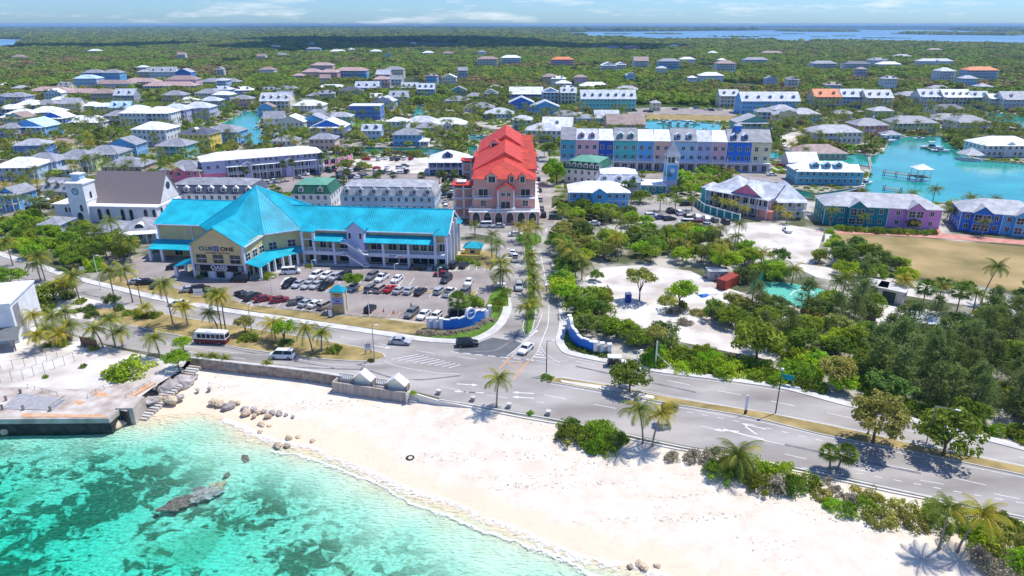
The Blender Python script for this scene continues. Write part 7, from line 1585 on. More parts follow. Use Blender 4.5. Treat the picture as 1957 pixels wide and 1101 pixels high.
def palm(x,y,h,sc,lab,col='green',lean=0.,parts=True,grp=None,z=0.,rz=None,fan=False):
    """x,y world position"""
    tm,h,lean=palmtrunk(h,lean); t=thing('fan_palm' if fan else 'coconut_palm',lab,'palm tree',(x,y,z),rnd.random()*6 if rz is None else rz,grp); link(tm,'trunk',t)
    top=(lean,0,h-.12)
    if fan: link(FAN,'crown',t,top,rnd.random()*6,scale=(sc*1.5,)*3); link(SKT,'dead_fronds',t,top,scale=(sc*1.4,)*3); return t
    if parts:
        for az,el,k,s in frond_rots(rnd.randrange(999),20): link(FRD[col if rnd.random()>.18 else 'yellow'][k],'frond',t,top,rot=(Matrix.Rotation(az,3,'Z')@Matrix.Rotation(-el,3,'Y')).to_euler(),scale=(s*sc*1.25,)*3)
    else: link(rnd.choice(PCM[col]),'crown',t,top,rnd.random()*6,scale=(sc*1.2,)*3)
    return t
def ppalm(x,yb,yc,lab,sc=1.,col='green',xc=None,z=0.,parts=True,fan=False,grp='coconut palms'):
    c_=P(x,yb,z); h=max(1.,hgt(x,yb,yc,z)-z); lean=0;rz=None
    if xc is not None: lean=(xc-x)/scl((yb+yc)/2,z); rz=0 if lean>=0 else PI; lean=min(abs(lean),2.5)
    OCC.append((c_.x,c_.y,1.)); return palm(c_.x,c_.y,h,sc,lab,col,lean,parts,grp,z,rz,fan)
# hand-placed palms: base x,y, crown y, crown x, size, colour, words
HP=[(25,508,463,24,1.1,'green','at the left edge of the photo beside the upper road'),(87,537,493,84,1.25,'green','tall one right of the one at the left edge'),(78,537,505,78,1.,'green','lower one under the tall left roadside palm'),(153,577,529,150,1.15,'green','in front of the white blank board'),(135,572,542,128,1.1,'yellow','yellowing one left of the white blank board'),(142,566,535,142,1.,'green','between two roadside palms by the blank board'),
(224,497,425,226,1.2,'green','tallest dark one in front of the church cottage'),(205,495,442,198,1.1,'green','dark one left of the tallest by the cottages'),(236,500,450,240,1.1,'green','dark one right of the tallest by the cottages'),(250,502,464,256,1.,'green','lowest dark one by the mall entrance drive'),
(221,580,521,221,1.1,'green','left of two slim palms by the left car park end'),(254,578,517,250,1.1,'green','right of two slim palms by the left car park end'),(331,622,546,327,1.15,'green','leftmost of the tall median palms before the mall gable'),(359,623,586,358,1.05,'yellow','yellow green one right of the tallest left median palm'),(417,632,598,407,.9,'green','short leaning one left of the pair above the minibus'),(424,632,562,422,1.,'green','left of the tall pair above the minibus'),(432,634,570,433,1.05,'yellow','right of the tall pair above the minibus'),(282,607,586,282,.8,'yellow','short yellow one on the sandy lay-by'),
(74,637,605,73,1.,'yellow','back left one of the clump right of the warehouse'),(105,640,608,108,1.,'green','middle back one of the clump right of the warehouse'),(130,630,598,132,.95,'green','back right one of the clump right of the warehouse'),(137,652,621,137,1.,'green','front right one of the clump right of the warehouse'),(80,672,641,79,1.,'yellow','front left one of the clump right of the warehouse'),(95,660,630,96,.9,'green','small one in the middle of the warehouse clump'),(115,662,640,117,.9,'yellow','low yellowish one in the warehouse clump'),(38,602,575,40,1.,'green','behind the white warehouse roof'),(52,604,580,54,.9,'yellow','second one behind the white warehouse roof'),
(197,664,631,188,1.,'green','right of the board fence'),(221,664,613,221,1.05,'green','behind the pair right of the board fence'),(235,666,636,235,1.,'green','above the sandy yard left of the blue shelter'),(306,682,648,302,1.,'green','behind the round green bush'),
(527,650,619,526,1.1,'yellow','left one of three on the left median before the van'),(597,673,629,590,1.1,'green','leaning middle one of three on the left median'),(615,672,637,619,1.,'green','right one of three on the left median'),
(940,491,448,941,1.05,'green','upper left of the boulevard, by the yellow hut'),(948,500,464,951,1.05,'green','second from the top left of the boulevard'),(956,549,503,957,1.25,'green','large one on the bright lawn left of the boulevard'),(960,547,518,962,1.,'green','lower one on the bright lawn left of the boulevard'),(908,453,430,907,.9,'green','at the left end of the cross street before the arches'),
(1007,636,588,1009,1.05,'green','nearest one on the boulevard median'),(1016,604,577,1018,1.,'green','second nearest on the boulevard median'),(1016,583,551,1020,1.1,'green','third nearest on the boulevard median'),(1015,563,529,1019,1.1,'green','fourth nearest on the boulevard median'),(1013,543,509,1016,1.05,'green','fifth nearest on the boulevard median'),(1011,519,487,1013,1.05,'green','sixth nearest on the boulevard median'),(1010,499,468,1012,1.,'green','seventh nearest on the boulevard median'),(1008,482,454,1007,.9,'green','eighth nearest on the boulevard median'),(1003,466,441,1004,.95,'yellow','yellow one left on the planted roundabout island'),(1024,464,436,1024,1.05,'yellow','yellow one right on the planted roundabout island'),(993,460,432,991,.95,'yellow','leftmost yellow one on the roundabout island'),(1012,456,430,1012,.95,'yellow','back one on the roundabout island'),
(1077,432,407,1077,1.15,'green','in the hedge right of the parked street cars'),(1160,428,402,1159,1.1,'green','in front of the blue clubhouse'),(1107,449,425,1107,1.,'yellow','beside the white car near the teal wall stub'),(1085,515,474,1082,1.35,'green','big one against the dense trees right of the boulevard'),(1100,530,490,1096,1.3,'green','second big one right of the boulevard'),(1112,535,500,1110,1.2,'green','third big one right of the boulevard'),(1075,500,462,1073,1.1,'green','leaning one by the street shadow'),(1261,403,379,1261,1.1,'green','left one at the right car park entrance'),(1290,404,381,1289,1.1,'green','middle one at the right car park entrance'),(1322,402,382,1320,1.,'green','right one at the right car park entrance'),
(1571,408,382,1571,1.,'green','beside the white beach strip left of the teal block'),(1646,437,413,1646,1.,'green','before the teal half of the long block'),(1848,407,379,1848,1.2,'green','large one on the marina shore between the two blocks'),(1899,402,382,1899,1.1,'green','on the marina shore behind the blue block'),(1812,428,402,1812,1.1,'green','dark one right of the mauve half'),(1826,430,406,1826,1.,'green','second dark one right of the mauve half'),(1720,570,538,1720,1.1,'yellow','yellow green one beside the right garage opening'),(1792,585,550,1792,1.1,'green','among shrubs left of the royal palm'),(1858,600,560,1856,1.1,'green','right below the tall royal palm'),(1513,545,517,1513,1.1,'green','behind the sports court wall'),(1610,565,532,1612,1.1,'green','right of the sports court'),(1595,560,540,1598,1.,'green','low one at the right end of the sports court'),
(1366,402,379,1366,.9,'yellow','leftmost yellow one before the resort verandah'),(1380,407,385,1381,.9,'yellow','second yellow one before the resort verandah'),(1399,413,390,1399,.9,'yellow','third yellow one before the resort verandah'),(1420,420,398,1421,.85,'yellow','fourth yellow one before the resort verandah'),(1475,416,394,1475,.9,'yellow','left one before the resort pavilion'),(1488,421,400,1488,.9,'yellow','middle one before the resort pavilion'),(1503,428,410,1503,.85,'yellow','right one before the resort pavilion'),(1876,452,425,1876,1.,'green','before the blue block by the red path')]
for x,yb,yc,xc,sc,col,w in HP: ppalm(x,yb,yc,f"{'yellow green' if col=='yellow' else 'green'} coconut palm {w}",sc,col,xc,parts=yb>500)
for x,yb,yc,w in[(1225,361,333,'tallest one behind the blue clubhouse'),(1167,386,359,'slender one in front of the blue clubhouse gable'),(1192,392,354,'left one of the pair at the clubhouse corner'),(1206,393,353,'right one of the pair at the clubhouse corner'),(1275,367,331,'against the blue clock tower'),(474,351,327,'left in front of the lavender arcade'),(545,348,314,'left of the pair at the arcade centre'),(561,345,311,'right of the pair at the arcade centre'),(618,331,297,'at the right end of the lavender arcade'),(385,352,326,'in front of the pink arcade end'),(534,385,364,'behind the green mansard roof'),(876,609,575,'beside the dark car behind the blue wall'),(1761,592,550,'shaggy one with brown skirt in the sandy yard'),(1827,600,556,'shaggy one left below the royal palm'),(718,365,342,'in the rear car park, left one'),(806,352,335,'in the rear car park, right one'),(840,352,334,'beside the navy pavilion')]:
    ppalm(x,yb,yc,f"fan palm {w}",.9 if yb<500 else 1.15,xc=x,parts=False,fan=True,grp='fan palms')
ppalm(1585,896,864,'left one of two round fan palms at the lower roadside',.72,xc=1579,parts=False,fan=True,grp='fan palms'); ppalm(1600,899,864,'right one of two round fan palms at the lower roadside',.85,xc=1611,parts=False,fan=True,grp='fan palms')
ppalm(1875,580,512,'single tall royal palm with a thin bare trunk in the field corner',1.1,xc=1888,grp=None)
# beach palms (ground below road level)
ppalm(949,779,727,'wind-blown coconut palm alone at the road edge above the sand',1.0,xc=953,z=-.1,grp=None)
ppalm(1228,852,784,'green coconut palm, left of the leaning pair in the beach scrub',1.15,xc=1217,z=-.7); ppalm(1246,857,797,'yellow coconut palm, right of the leaning pair in the beach scrub',1.05,'yellow',1257,z=-.7)
ppalm(1403,905,872,'low stubby coconut palm spreading over the sand by the scrub',1.4,xc=1405,z=-.9); ppalm(1794,1049,978,'left one of the two big coconut palms on the beach at lower right',1.1,'green',1792,z=-1.2); ppalm(1830,1054,986,'right one of the two big coconut palms on the beach at lower right',1.25,'yellow',1856,z=-1.2)
for i,(x,y) in enumerate([(383,684),(402,685),(412,686),(431,689),(511,698)]):
    c_=P(x,y); palm(c_.x,c_.y,.5,.55,f"stunted palm sprouting behind the sea wall coping, {ordn(i)}",'green',0,True,'stunted palms behind the sea wall')
# hand-placed trees
def tree(x,y,h,r,lab,kind='green',grp=None,z=0.,zs=1.,hi=True,rz=None):
    t=thing('broadleaf_tree',lab,'tree',(x,y,z),rnd.random()*6 if rz is None else rz,grp); tk=link(rnd.choice(TRK),'trunk',t,scale=(r*.9,r*.9,h*.62)); cr=rnd.choice(CRN[kind]) if hi else LOWC[kind]
    link(cr,'crown',t,(0,0,max(r*.35,h-r*.8*zs)),scale=(r,r,r*zs)); return t
for x,yb,yt,rpx,kind,zs,w in[(1203,749,692,43,'green',.95,'round dense tree on the right median near the junction'),(1668,848,750,62,'olive',1.1,'big loose olive-leaved tree on the right median'),(1802,872,782,64,'green',1.1,'wide green tree at the right end of the median'),(1297,590,530,32,'bright',1.1,'light green tree standing on the building site'),(1445,690,610,55,'green',1.1,'dense tree in the front of the building site'),(1222,575,508,34,'olive',.9,'thin brownish tree on the building site by the blue toilet'),(1250,688,620,26,'olive',.9,'thin tree behind the utility pole'),(22,556,510,34,'green',.8,'spreading sea grape at the left edge by the upper road'),(105,575,535,44,'green',.8,'spreading sea grape under the left roadside palms'),(1064,352,298,30,'bright',1.35,'tall bright street tree left of the green mansard block'),(1050,308,270,14,'green',1.2,'street tree behind the red-roofed block'),(1040,300,272,12,'green',1.2,'second street tree behind the red-roofed block'),(680,552,518,22,'bright',1.,'leafy tree on the parking island before the stairs'),(905,600,562,26,'green',1.,'dense tree behind the blue entrance wall left'),(342,706,668,26,'bright',1.,'bright bush tree at the top of the broken stairs'),(352,672,642,20,'bright',.9,'young light tree behind the sea wall end'),(545,658,610,24,'bright',1.,'light green tree between the median palms'),(470,640,605,22,'olive',.8,'thin light tree on the left median right of the minibus'),(222,604,560,16,'dark',1.2,'dark tree by the slim palms left'),(1112,452,418,26,'dark',1.,'dark tree over the small street right'),(1224,388,362,22,'green',.9,'round tree in the clubhouse court'),(1275,812,770,20,'olive',.9,'thin tree beside the yellow beach palm')]:
    c_=P(x,yb); s=scl(yb); h=hgt(x,yb,yt); OCC.append((c_.x,c_.y,rpx/s*.6)); tree(c_.x,c_.y,h,rpx/s/1.12,w,kind,None,0,zs)
def shrub(x,y,r,h,lab,kind='green',grp=None,z=0.,name='shrub',cat='shrub'):
    o=link(SHR[kind],name,None,(x,y,z),rnd.random()*6,scale=(r,r,h/.6)); return tag(o,lab,cat,grp)
c_=P(236,716,-.02); shrub(c_.x,c_.y,4.7,2.6,'oval bright green bush spreading on the white sand yard','bright')
for x,y,rpx,kind,w in[(160,702,7,'green','small bush at the end of the wire fence'),(88,722,6,'bright','tiny bush beside the front wire fence'),(1046,724,13,'green','bush at the tip of the right median'),(640,672,17,'green','low bush right of the median palms'),(708,691,8,'dark','tiny dark bush by the round sign'),(355,590,9,'green','bush under the yellow green median palm'),(385,522+8,9,'green','clipped bush left of the gabled front'),(510,531,15,'green','clipped dome shrub at the mall entrance bend'),(593,510,9,'green','shrub at the first mall column'),(845,512,12,'green','shrub at the right end of the mall shops'),(790,752,7,'bright','grass tuft at the top of the beach steps'),(1012,792,9,'bright','grass tuft on the sand below the second lamp'),(550,656,18,'dark','dark low shrub under the median tree'),(475,650,20,'green','shrub patch right of the minibus')]:
    c_=P(x,y); s=scl(y); shrub(c_.x,c_.y,rpx/s,max(.6,rpx/s*.6),w,kind)
# hedge mounds as individually placed shrubs along lines
def hedge(line,n,r,h,kind,where,grp):
    for i,p in enumerate(resample(px(line),n)): shrub(p.x+rnd.uniform(-.4,.4),p.y+rnd.uniform(-.4,.4),r*rnd.uniform(.85,1.15),h*rnd.uniform(.8,1.2),f"{kind} shrub {where}, {ordn(i)}",kind,grp)
hedge([(802,636),(850,640),(905,628),(935,612)],12,1.3,.7,'grey','in the low grey hedge below the blue entrance wall','low hedge shrubs')
hedge([(872,487+8),(912,507)],5,1.,1.1,'bright','in the clipped hedge beside the yellow wall','clipped hedge shrubs'); hedge([(945,592),(965,560)],5,1.6,.9,'green','on the bright lawn corner left of the boulevard','lawn shrubs'); hedge([(1086,660),(1120,672),(1160,682)],7,1.2,.7,'dark','at the foot of the right blue entrance wall','low hedge shrubs')
hedge([(1585,445),(1600,456),(1582,470)],4,2.,1.2,'bright','beside the pale path by the bright lot','path shrubs'); hedge([(1610,440),(1650,443),(1700,446),(1780,448)],12,1.7,1.4,'green','in front of the teal and mauve block','garden shrubs')
# small cottages between the trees
rc_=random.Random(21); cq={}
for (y0,y1,xa,xb,n,w) in((170,262,-20,225,9,'among the western white roofs'),(140,200,380,640,8,'at the northern wood edge'),(190,262,500,900,10,'between the northern canals'),(140,182,700,1100,8,'on the slope in the centre'),(120,170,1200,1540,6,'on the slope right of centre'),(140,182,1560,1960,6,'above the eastern terrace'),(225,262,1440,1560,3,'near the small central marina'),(84,120,250,1000,9,'in the far dark wood')):
    k=0;tr=0; L2=[]
    while k<n and tr<400:
        tr+=1; x=rc_.uniform(xa,xb); y=rc_.uniform(y0,y1); c_=P(x,y); m=11
        if free(c_.x,c_.y+5,m): L2.append((x,y)); OCC.append((c_.x,c_.y+5,9)); k+=1
    L2.sort()
    for j,(x,y) in enumerate(L2):
        wp=rc_.uniform(11,17)*scl(y); wc=rc_.choice(['white','white','cream','pale_blue','sky','ivory','soft_pink','lavender','mint']); rc2=rc_.choice(['white','silver','grey','light_grey','grey','brown'])
        house(x-wp/2,x+wp/2,y,rc_.choice([1,2,2]),rc_.choice(['hip','hip','gable','gfront']),wc,rc2,rc_.choice([0,-8,10]),rc_.choice(['','p','','d2']),'',label=f"{wc.replace('_',' ')} cottage with {rc2.replace('_',' ')} roof {w}, {ordn(j)}",name='cottage')
# ---- area fills ----
PL=[]   # (kind,x,y,size,where)
def fill(poly,sp,kinds,where,smin,smax,z=0.,chk=False,seed=1,rr=1.2):
    W_=px(poly); bb=(min(p.x for p in W_),max(p.x for p in W_),min(p.y for p in W_),max(p.y for p in W_)); r_=random.Random(seed); y=bb[2]
    while y<bb[3]:
        x=bb[0]+r_.random()*sp
        while x<bb[1]:
            xx,yy=x+r_.uniform(-.42,.42)*sp,y+r_.uniform(-.42,.42)*sp
            if inpoly(xx,yy,W_) and (not chk or free(xx,yy,rr)): PL.append((r_.choice(kinds),xx,yy,r_.uniform(smin,smax),where,z))
            x+=sp
        y+=sp
T4=['t:green','t:bright','t:dark','t:green','t:olive']
fill([(0,428),(60,422),(180,442),(242,474),(258,492),(235,512),(190,526),(110,508),(0,474),(-80,450)],5.2,['t:green','t:bright','t:green','s:bright'],'in the thicket left of the mall drive',2.6,3.6)
fill([(1066,446),(1130,456),(1190,463),(1300,452),(1400,470),(1492,500),(1500,540),(1440,545),(1400,540),(1320,512),(1230,502),(1150,506),(1112,524),(1100,560),(1090,595),(1078,600),(1072,560),(1060,490)],5.4,['t:green','k','t:bright','t:dark','t:bright','t:green','t:olive'],'in the wood right of the boulevard',2.8,4.,seed=2)
fill([(1080,600),(1120,560),(1150,590),(1185,622),(1265,652),(1290,668),(1270,680),(1220,680),(1165,672),(1130,655),(1095,632)],4.6,['t:green','t:bright','s:green','t:dark'],'behind the right blue entrance wall',2.2,3.4,seed=3)
fill([(1200,675),(1290,672),(1380,680),(1480,698),(1495,733),(1400,719),(1250,699),(1210,690)],3.,['s:bright','s:green','s:bright'],'in the hedge above the right road',2.2,3.4,seed=4)
fill([(1488,700),(1520,650),(1600,650),(1680,655),(1700,700),(1700,780),(1600,755),(1500,730)],4.4,['t:green','t:olive','s:bright','t:bright','s:green'],'in the copse above the right road',2.4,3.6,seed=5)
fill([(1640,660),(1720,640),(1850,615),(1957,600),(2100,630),(2100,870),(1957,838),(1760,792),(1690,770)],4.6,['p','p','t:dark','p','t:green'],'in the dark pine grove at the right',2.6,3.6,seed=6)
fill([(1500,728),(1600,757),(1760,796),(1957,842),(2100,880),(2100,868),(1957,828),(1760,784),(1600,746),(1500,720)],2.6,['s:bright','s:green','s:green'],'along the kerb under the pine grove',1.6,2.6,seed=7)
fill([(1556,520),(1566,500),(1600,472),(1640,476),(1700,507),(1770,538),(1755,552),(1650,540),(1560,525)],5.,['t:bright','t:green','t:dark'],'in the hedge belt below the brown field',2.4,3.6,seed=8)
fill([(1122,540),(1150,530),(1175,600),(1150,590)],4.2,['s:olive','t:green','s:green'],'at the left edge of the building site',1.6,2.6,seed=51)
fill([(1240,560),(1330,560),(1340,600),(1290,600)],5.5,['s:olive','s:grey','s:green'],'under the light green site tree',1.2,2.4,seed=52)
fill([(1385,524),(1440,526),(1450,534),(1400,535)],4.6,['t:green','t:bright','s:green','t:olive'],'around the red container',1.8,2.6,chk=False,seed=53)
fill([(1345,610),(1400,570),(1445,582),(1540,595),(1590,580),(1640,575),(1665,600),(1660,650),(1540,660),(1480,680),(1440,660),(1420,640)],4.3,['t:green','t:olive','t:dark','p'],'around the sports court',2.2,3.3,seed=9)
fill([(1780,560),(1860,560),(1957,580),(2050,600),(2050,590),(1957,560),(1860,545),(1790,548)],5.,['s:green','t:green','t:dark'],'along the sand track below the brown field',1.8,2.8,seed=10)
fill([(1066,395),(1140,402),(1205,408),(1240,436),(1200,440),(1140,428),(1085,425),(1066,418)],4.8,['t:green','t:bright','t:dark'],'in the hedge before the blue clubhouse',2.2,3.2,seed=11)
fill([(1290,352),(1340,330),(1395,336),(1390,352),(1340,372),(1300,384),(1288,375)],5.4,['t:green','t:olive','t:bright'],'beside the blue clock tower',2.4,3.4,seed=12)
fill([(1180,462),(1250,445),(1380,452),(1400,466),(1300,462),(1200,470)],5,['t:dark','t:green'],'along the lower edge of the right car park',2.2,3.2,seed=13)
fill([(1066,804),(1100,808),(1140,812),(1195,832),(1210,850),(1190,856),(1150,862),(1110,838),(1070,822)],2.2,['s:green','s:olive','s:bright','s:green'],'in the scrub left of the leaning beach palms',1.8,2.8,z=-.7,seed=14)
fill([(1205,845),(1290,856),(1340,868),(1340,885),(1280,872),(1210,862)],2.6,['s:olive','s:grey','s:green'],'in the thin scrub between the beach palms',1.1,1.9,z=-.6,seed=15)
fill([(1350,872),(1440,886),(1545,904),(1560,920),(1545,945),(1470,925),(1420,915),(1360,895)],2.5,['s:green','s:grey','s:olive','s:bright','s:green'],'in the scrub left of the fan palms',1.6,2.6,z=-.7,seed=16)
fill([(1555,912),(1640,925),(1690,945),(1690,985),(1620,975),(1560,950)],2.6,['s:olive','s:green','s:grey','s:bright','s:olive'],'in the dry scrub below the fan palms',1.5,2.3,z=-1,seed=17)
fill([(1690,948),(1780,958),(1850,975),(1930,995),(2050,1030),(2050,1110),(1930,1075),(1890,1050),(1840,1010),(1760,1000),(1700,990)],2.6,['s:bright','s:green','s:bright','s:olive'],'in the green scrub behind the big beach palms',1.6,2.5,z=-1,seed=18)
fill([(1850,1060),(1890,1040),(1990,1080),(1990,1150),(1900,1120)],2.6,['s:grey','s:olive','s:grey'],'in the bare scrub at the lower right corner',1.3,2.,z=-1.3,seed=19)
fill([(60,650),(150,640),(200,660),(300,672),(330,690),(240,676),(170,668),(60,675)],3.2,['s:green','s:olive','s:grey','s:bright'],'in the scrub between the yard and the lower road',.9,1.6,seed=20)
fill([(0,560),(60,560),(140,570),(200,600),(180,610),(100,600),(0,590)],4.,['s:green','s:olive','s:dark'],'on the sandy lay-by at the left',1.,1.9,seed=21)
fill([(195,582),(260,590),(330,600),(300,612),(230,605)],3.4,['s:green','s:olive'],'on the sand between the slim palms',1.,1.7,seed=22)
fill([(640,288),(700,295),(800,296),(815,301),(700,299),(650,300)],3.8,['t:olive','t:green','s:olive'],'between the green canal and the sand lot',1.7,2.6,seed=23)
fill([(600,345),(700,340),(760,352),(900,345),(900,385),(760,372),(640,370)],9.,['f','t:bright','t:green','f'],'among the cars of the rear car park',1.3,2.,seed=24)
fill([(640,322),(700,330),(720,325),(660,312)],4.5,['t:dark','t:olive'],'beside the pink wall in the rear car park',1.6,2.3,seed=25)
fill([(1500,240),(1540,270),(1620,285),(1650,285),(1690,272),(1660,300),(1560,296),(1500,292)],5.5,['t:green','t:bright','k','t:olive'],'on the point left of the large marina',2.2,3.4,chk=True,seed=26)
fill([(1800,270),(1815,262),(1870,270),(1880,285),(1850,292),(1825,285)],4.5,['t:green','t:bright','t:green'],'on the marina shore left of the waterfront villa',2.,3.,chk=True,seed=27)
# town
def bandfill(y0,y1,x0,x1,sp,kinds,where,smin,smax,seed,rr=1.6): fill([(x0,y0),(x1,y0),(x1,y1),(x0,y1)],sp,kinds,where,smin,smax,chk=True,seed=seed,rr=rr)
K1=['t:green','k','t:bright','k','t:dark','k','t:olive','k']
sd_=30
for (y0,y1,x0,x1,w,sp) in[(345,425,-60,340,'around the church',8.5),(270,345,-60,240,'among the front western houses',7.5),(270,345,240,520,'between the yellow house and the arcade',8),(200,270,-60,230,'among the white roofed western houses',7.6),(200,270,230,500,'around the west marina',8),(230,300,500,700,'south of the blue block',7.5),(230,290,700,915,'between the canals behind the navy pavilion',7.2),(170,230,500,760,'around the dormered houses north',7.8),(170,230,760,980,'along the narrow canal',7),(215,290,980,1230,'behind the coloured terrace',7.8),(240,320,1470,1540,'right of the coloured terrace',7.),(200,270,1440,1800,'below the orange terrace',7.4),(200,300,1800,2020,'at the right canal houses',7.6),(400,440,1540,2020,'between the marina blocks',8.)]:
    bandfill(y0,y1,x0,x1,sp,K1,w,1.9,3.1,sd_); sd_+=1
# rank and place
def size(p): return p[3]/math.hypot(p[1],p[2])
kinds={'t':[], 's':[], 'p':[], 'k':[], 'f':[]}
for p in PL: kinds[p[0][0]].append(p)
rest=[]
LIM=dict(t=270,s=290,p=100,k=190,f=60)
order=lambda l: sorted(l,key=lambda q:(q[4],q[0],q[1]/q[2]))
for k,l in kinds.items():
    l.sort(key=size,reverse=True); keep=l[:LIM[k]]; rest+=l[LIM[k]:]; cnt={}
    for (kd,x,y,s,w,z) in order(keep):
        c=kd.split(':')[1] if ':' in kd else ''; key=(w,kd); i=cnt.get(key,0); cnt[key]=i+1; o_=ordn(i).replace(' from the left','') if i else 'leftmost'; o_='first' if o_.startswith('first') else o_
        if k=='t': tree(x,y,s*rnd.uniform(1.35,1.8),s,f"{c} broadleaf tree {w}, {o_}",c,'trees '+w,z,rnd.uniform(.85,1.15),hi=y<260)
        elif k=='s': shrub(x,y,s,s*rnd.uniform(.65,.95),f"{c} shrub {w}, {o_}",c,'shrubs '+w,z)
        elif k=='p':
            h=s*rnd.uniform(2.3,3.3); t=thing('casuarina_tree',f"feathery casuarina {w}, {o_}",'tree',(x,y,z),rnd.random()*6,'casuarinas '+w); link(PTR,'trunk',t,scale=(h,h,h)); link(rnd.choice(PIN),'crown',t,scale=(h*1.15,h*1.15,h))
        elif k=='k': palm(x,y,rnd.uniform(4,8.5),rnd.uniform(.9,1.15),f"palm {w}, {o_}",'green' if rnd.random()>.25 else 'yellow',rnd.uniform(-1,1),False,'palms '+w,z)
        elif k=='f': palm(x,y,rnd.uniform(3,5),.8,f"fan palm {w}, {o_}",'green',0,False,'fan palms '+w,z,None,True)
# the rest as scattered stuff through geometry nodes; leaf crowns are those of standing trees
def scatter(name,pts,scs,src,zsc=1.,label=None):
    if not len(pts): return
    me=bpy.data.meshes.new(name); me.vertices.add(len(pts)); me.vertices.foreach_set('co',np.array(pts,dtype=np.float32).ravel()); at=me.attributes.new('s','FLOAT_VECTOR','POINT'); at.data.foreach_set('vector',np.array([(s,s,s*zsc) for s in scs],dtype=np.float32).ravel())
    ar=me.attributes.new('r','FLOAT_VECTOR','POINT'); ar.data.foreach_set('vector',np.array([(0,0,rnd.random()*6.28) for _ in scs],dtype=np.float32).ravel()); me.update()
    o=link(me,name,kind='stuff'); 
    if label:o['label']=label
    g=bpy.data.node_groups.new('scatter','GeometryNodeTree'); g.interface.new_socket('Geometry',in_out='INPUT',socket_type='NodeSocketGeometry'); g.interface.new_socket('Geometry',in_out='OUTPUT',socket_type='NodeSocketGeometry')
    N_=g.nodes; gi=N_.new('NodeGroupInput'); go=N_.new('NodeGroupOutput'); ip=N_.new('GeometryNodeInstanceOnPoints'); oi=N_.new('GeometryNodeObjectInfo'); oi.inputs[0].default_value=src; oi.inputs['As Instance'].default_value=True
    a1=N_.new('GeometryNodeInputNamedAttribute'); a1.data_type='FLOAT_VECTOR'; a1.inputs[0].default_value='s'; a2=N_.new('GeometryNodeInputNamedAttribute'); a2.data_type='FLOAT_VECTOR'; a2.inputs[0].default_value='r'
    L_=g.links; L_.new(gi.outputs[0],ip.inputs['Points']); L_.new(oi.outputs['Geometry'],ip.inputs['Instance']); L_.new(a1.outputs[0],ip.inputs['Scale']); L_.new(a2.outputs[0],ip.inputs['Rotation']); L_.new(ip.outputs[0],go.inputs[0])
    m=o.modifiers.new('scatter','NODES'); m.node_group=g; return o
def far_tree(x,y,nm,lab):
    t=thing('broadleaf_tree',lab,'tree',(x,y,0),0,None); link(TRK[0],'trunk',t,scale=(3,3,3)); cr=bpy.data.objects.new('crown',LOWC[nm]); COL.objects.link(cr); cr.parent=t; cr.location=(0,0,2.6); cr.scale=(3,3,3); return cr
SRC={}
FARM={nm:crownmesh(90+i,G_far if nm!='bright' else G_tree,nc=13,nl=18,ls=.24,cr=.42,rz=.55,name='crown') for i,nm in enumerate(('a','b','bright','brown'))}
FARM['brown'].materials[0]=leafmat('leaf_brownish',(.24,.2,.07),(.36,.28,.1),.2,.3)
for i,(k,(x,y)) in enumerate(zip(('a','b','bright','brown'),((700,190),(1130,186),(880,168),(1690,192)))):
    c_=P(x,y); t=thing('broadleaf_tree',['dark tree behind the three dormered house','dark tree behind the aqua hotel roof','light tree left of the narrow canal gables','brownish tree between the orange and eastern terraces'][i],'tree',(c_.x,c_.y,0)); link(TRK[i%2],'trunk',t,scale=(4,4,4)); SRC[k]=link(FARM[k],'crown',t,(0,0,3.6),scale=(4,4,4))
for p in rest: pass
def low(kset,name,src,lift):
    pts=[(p[1],p[2],p[5]+p[3]*lift) for p in rest if p[0] in kset]; scatter(name,pts,[p[3]*1.05 for p in rest if p[0] in kset],src)
def srcobj(me,x,y,lab,cat='shrub',nm='shrub'): c_=P(x,y); o=link(me,nm,None,(c_.x,c_.y,0),scale=(2,2,2)); tag(o,lab,cat); return o
low(('t:green','t:dark','s:dark'),'tree_cover',SRC['a'],.75); low(('t:bright',),'tree_cover',SRC['bright'],.75); low(('t:olive',),'tree_cover',SRC['brown'],.7)
for c in('green','bright','olive','grey'): low(('s:'+c,),'shrub_cover',srcobj(SHR[c],*{'green':(300,420),'bright':(1602,436),'olive':(1332,600),'grey':(1310,620)}[c],{'green':'green shrub by the aqua cottage wall','bright':'bright shrub at the corner of the teal block','olive':'olive shrub beside the light green site tree','grey':'leafless grey shrub on the building site'}[c]),.0)
pk=[p for p in rest if p[0] in 'kfp' or p[0]=='k']
c_=P(760,226); tt=palm(c_.x,c_.y,6,1,'palm at the end of the lawn beside the blue block','green',0,False); srcp=[c for c in bpy.data.objects if c.parent==tt and c.name.startswith('crown')][0]
scatter('palm_cover',[(p[1],p[2],rnd.uniform(4,7.5)) for p in pk],[1.25]*len(pk),srcp)
b=MB()
for p in pk: b.tube((p[1],p[2],0),(p[1],p[2],5),.16,.12,M_ptrunk,4,False)
b.build('palm_trunks',kind='stuff')
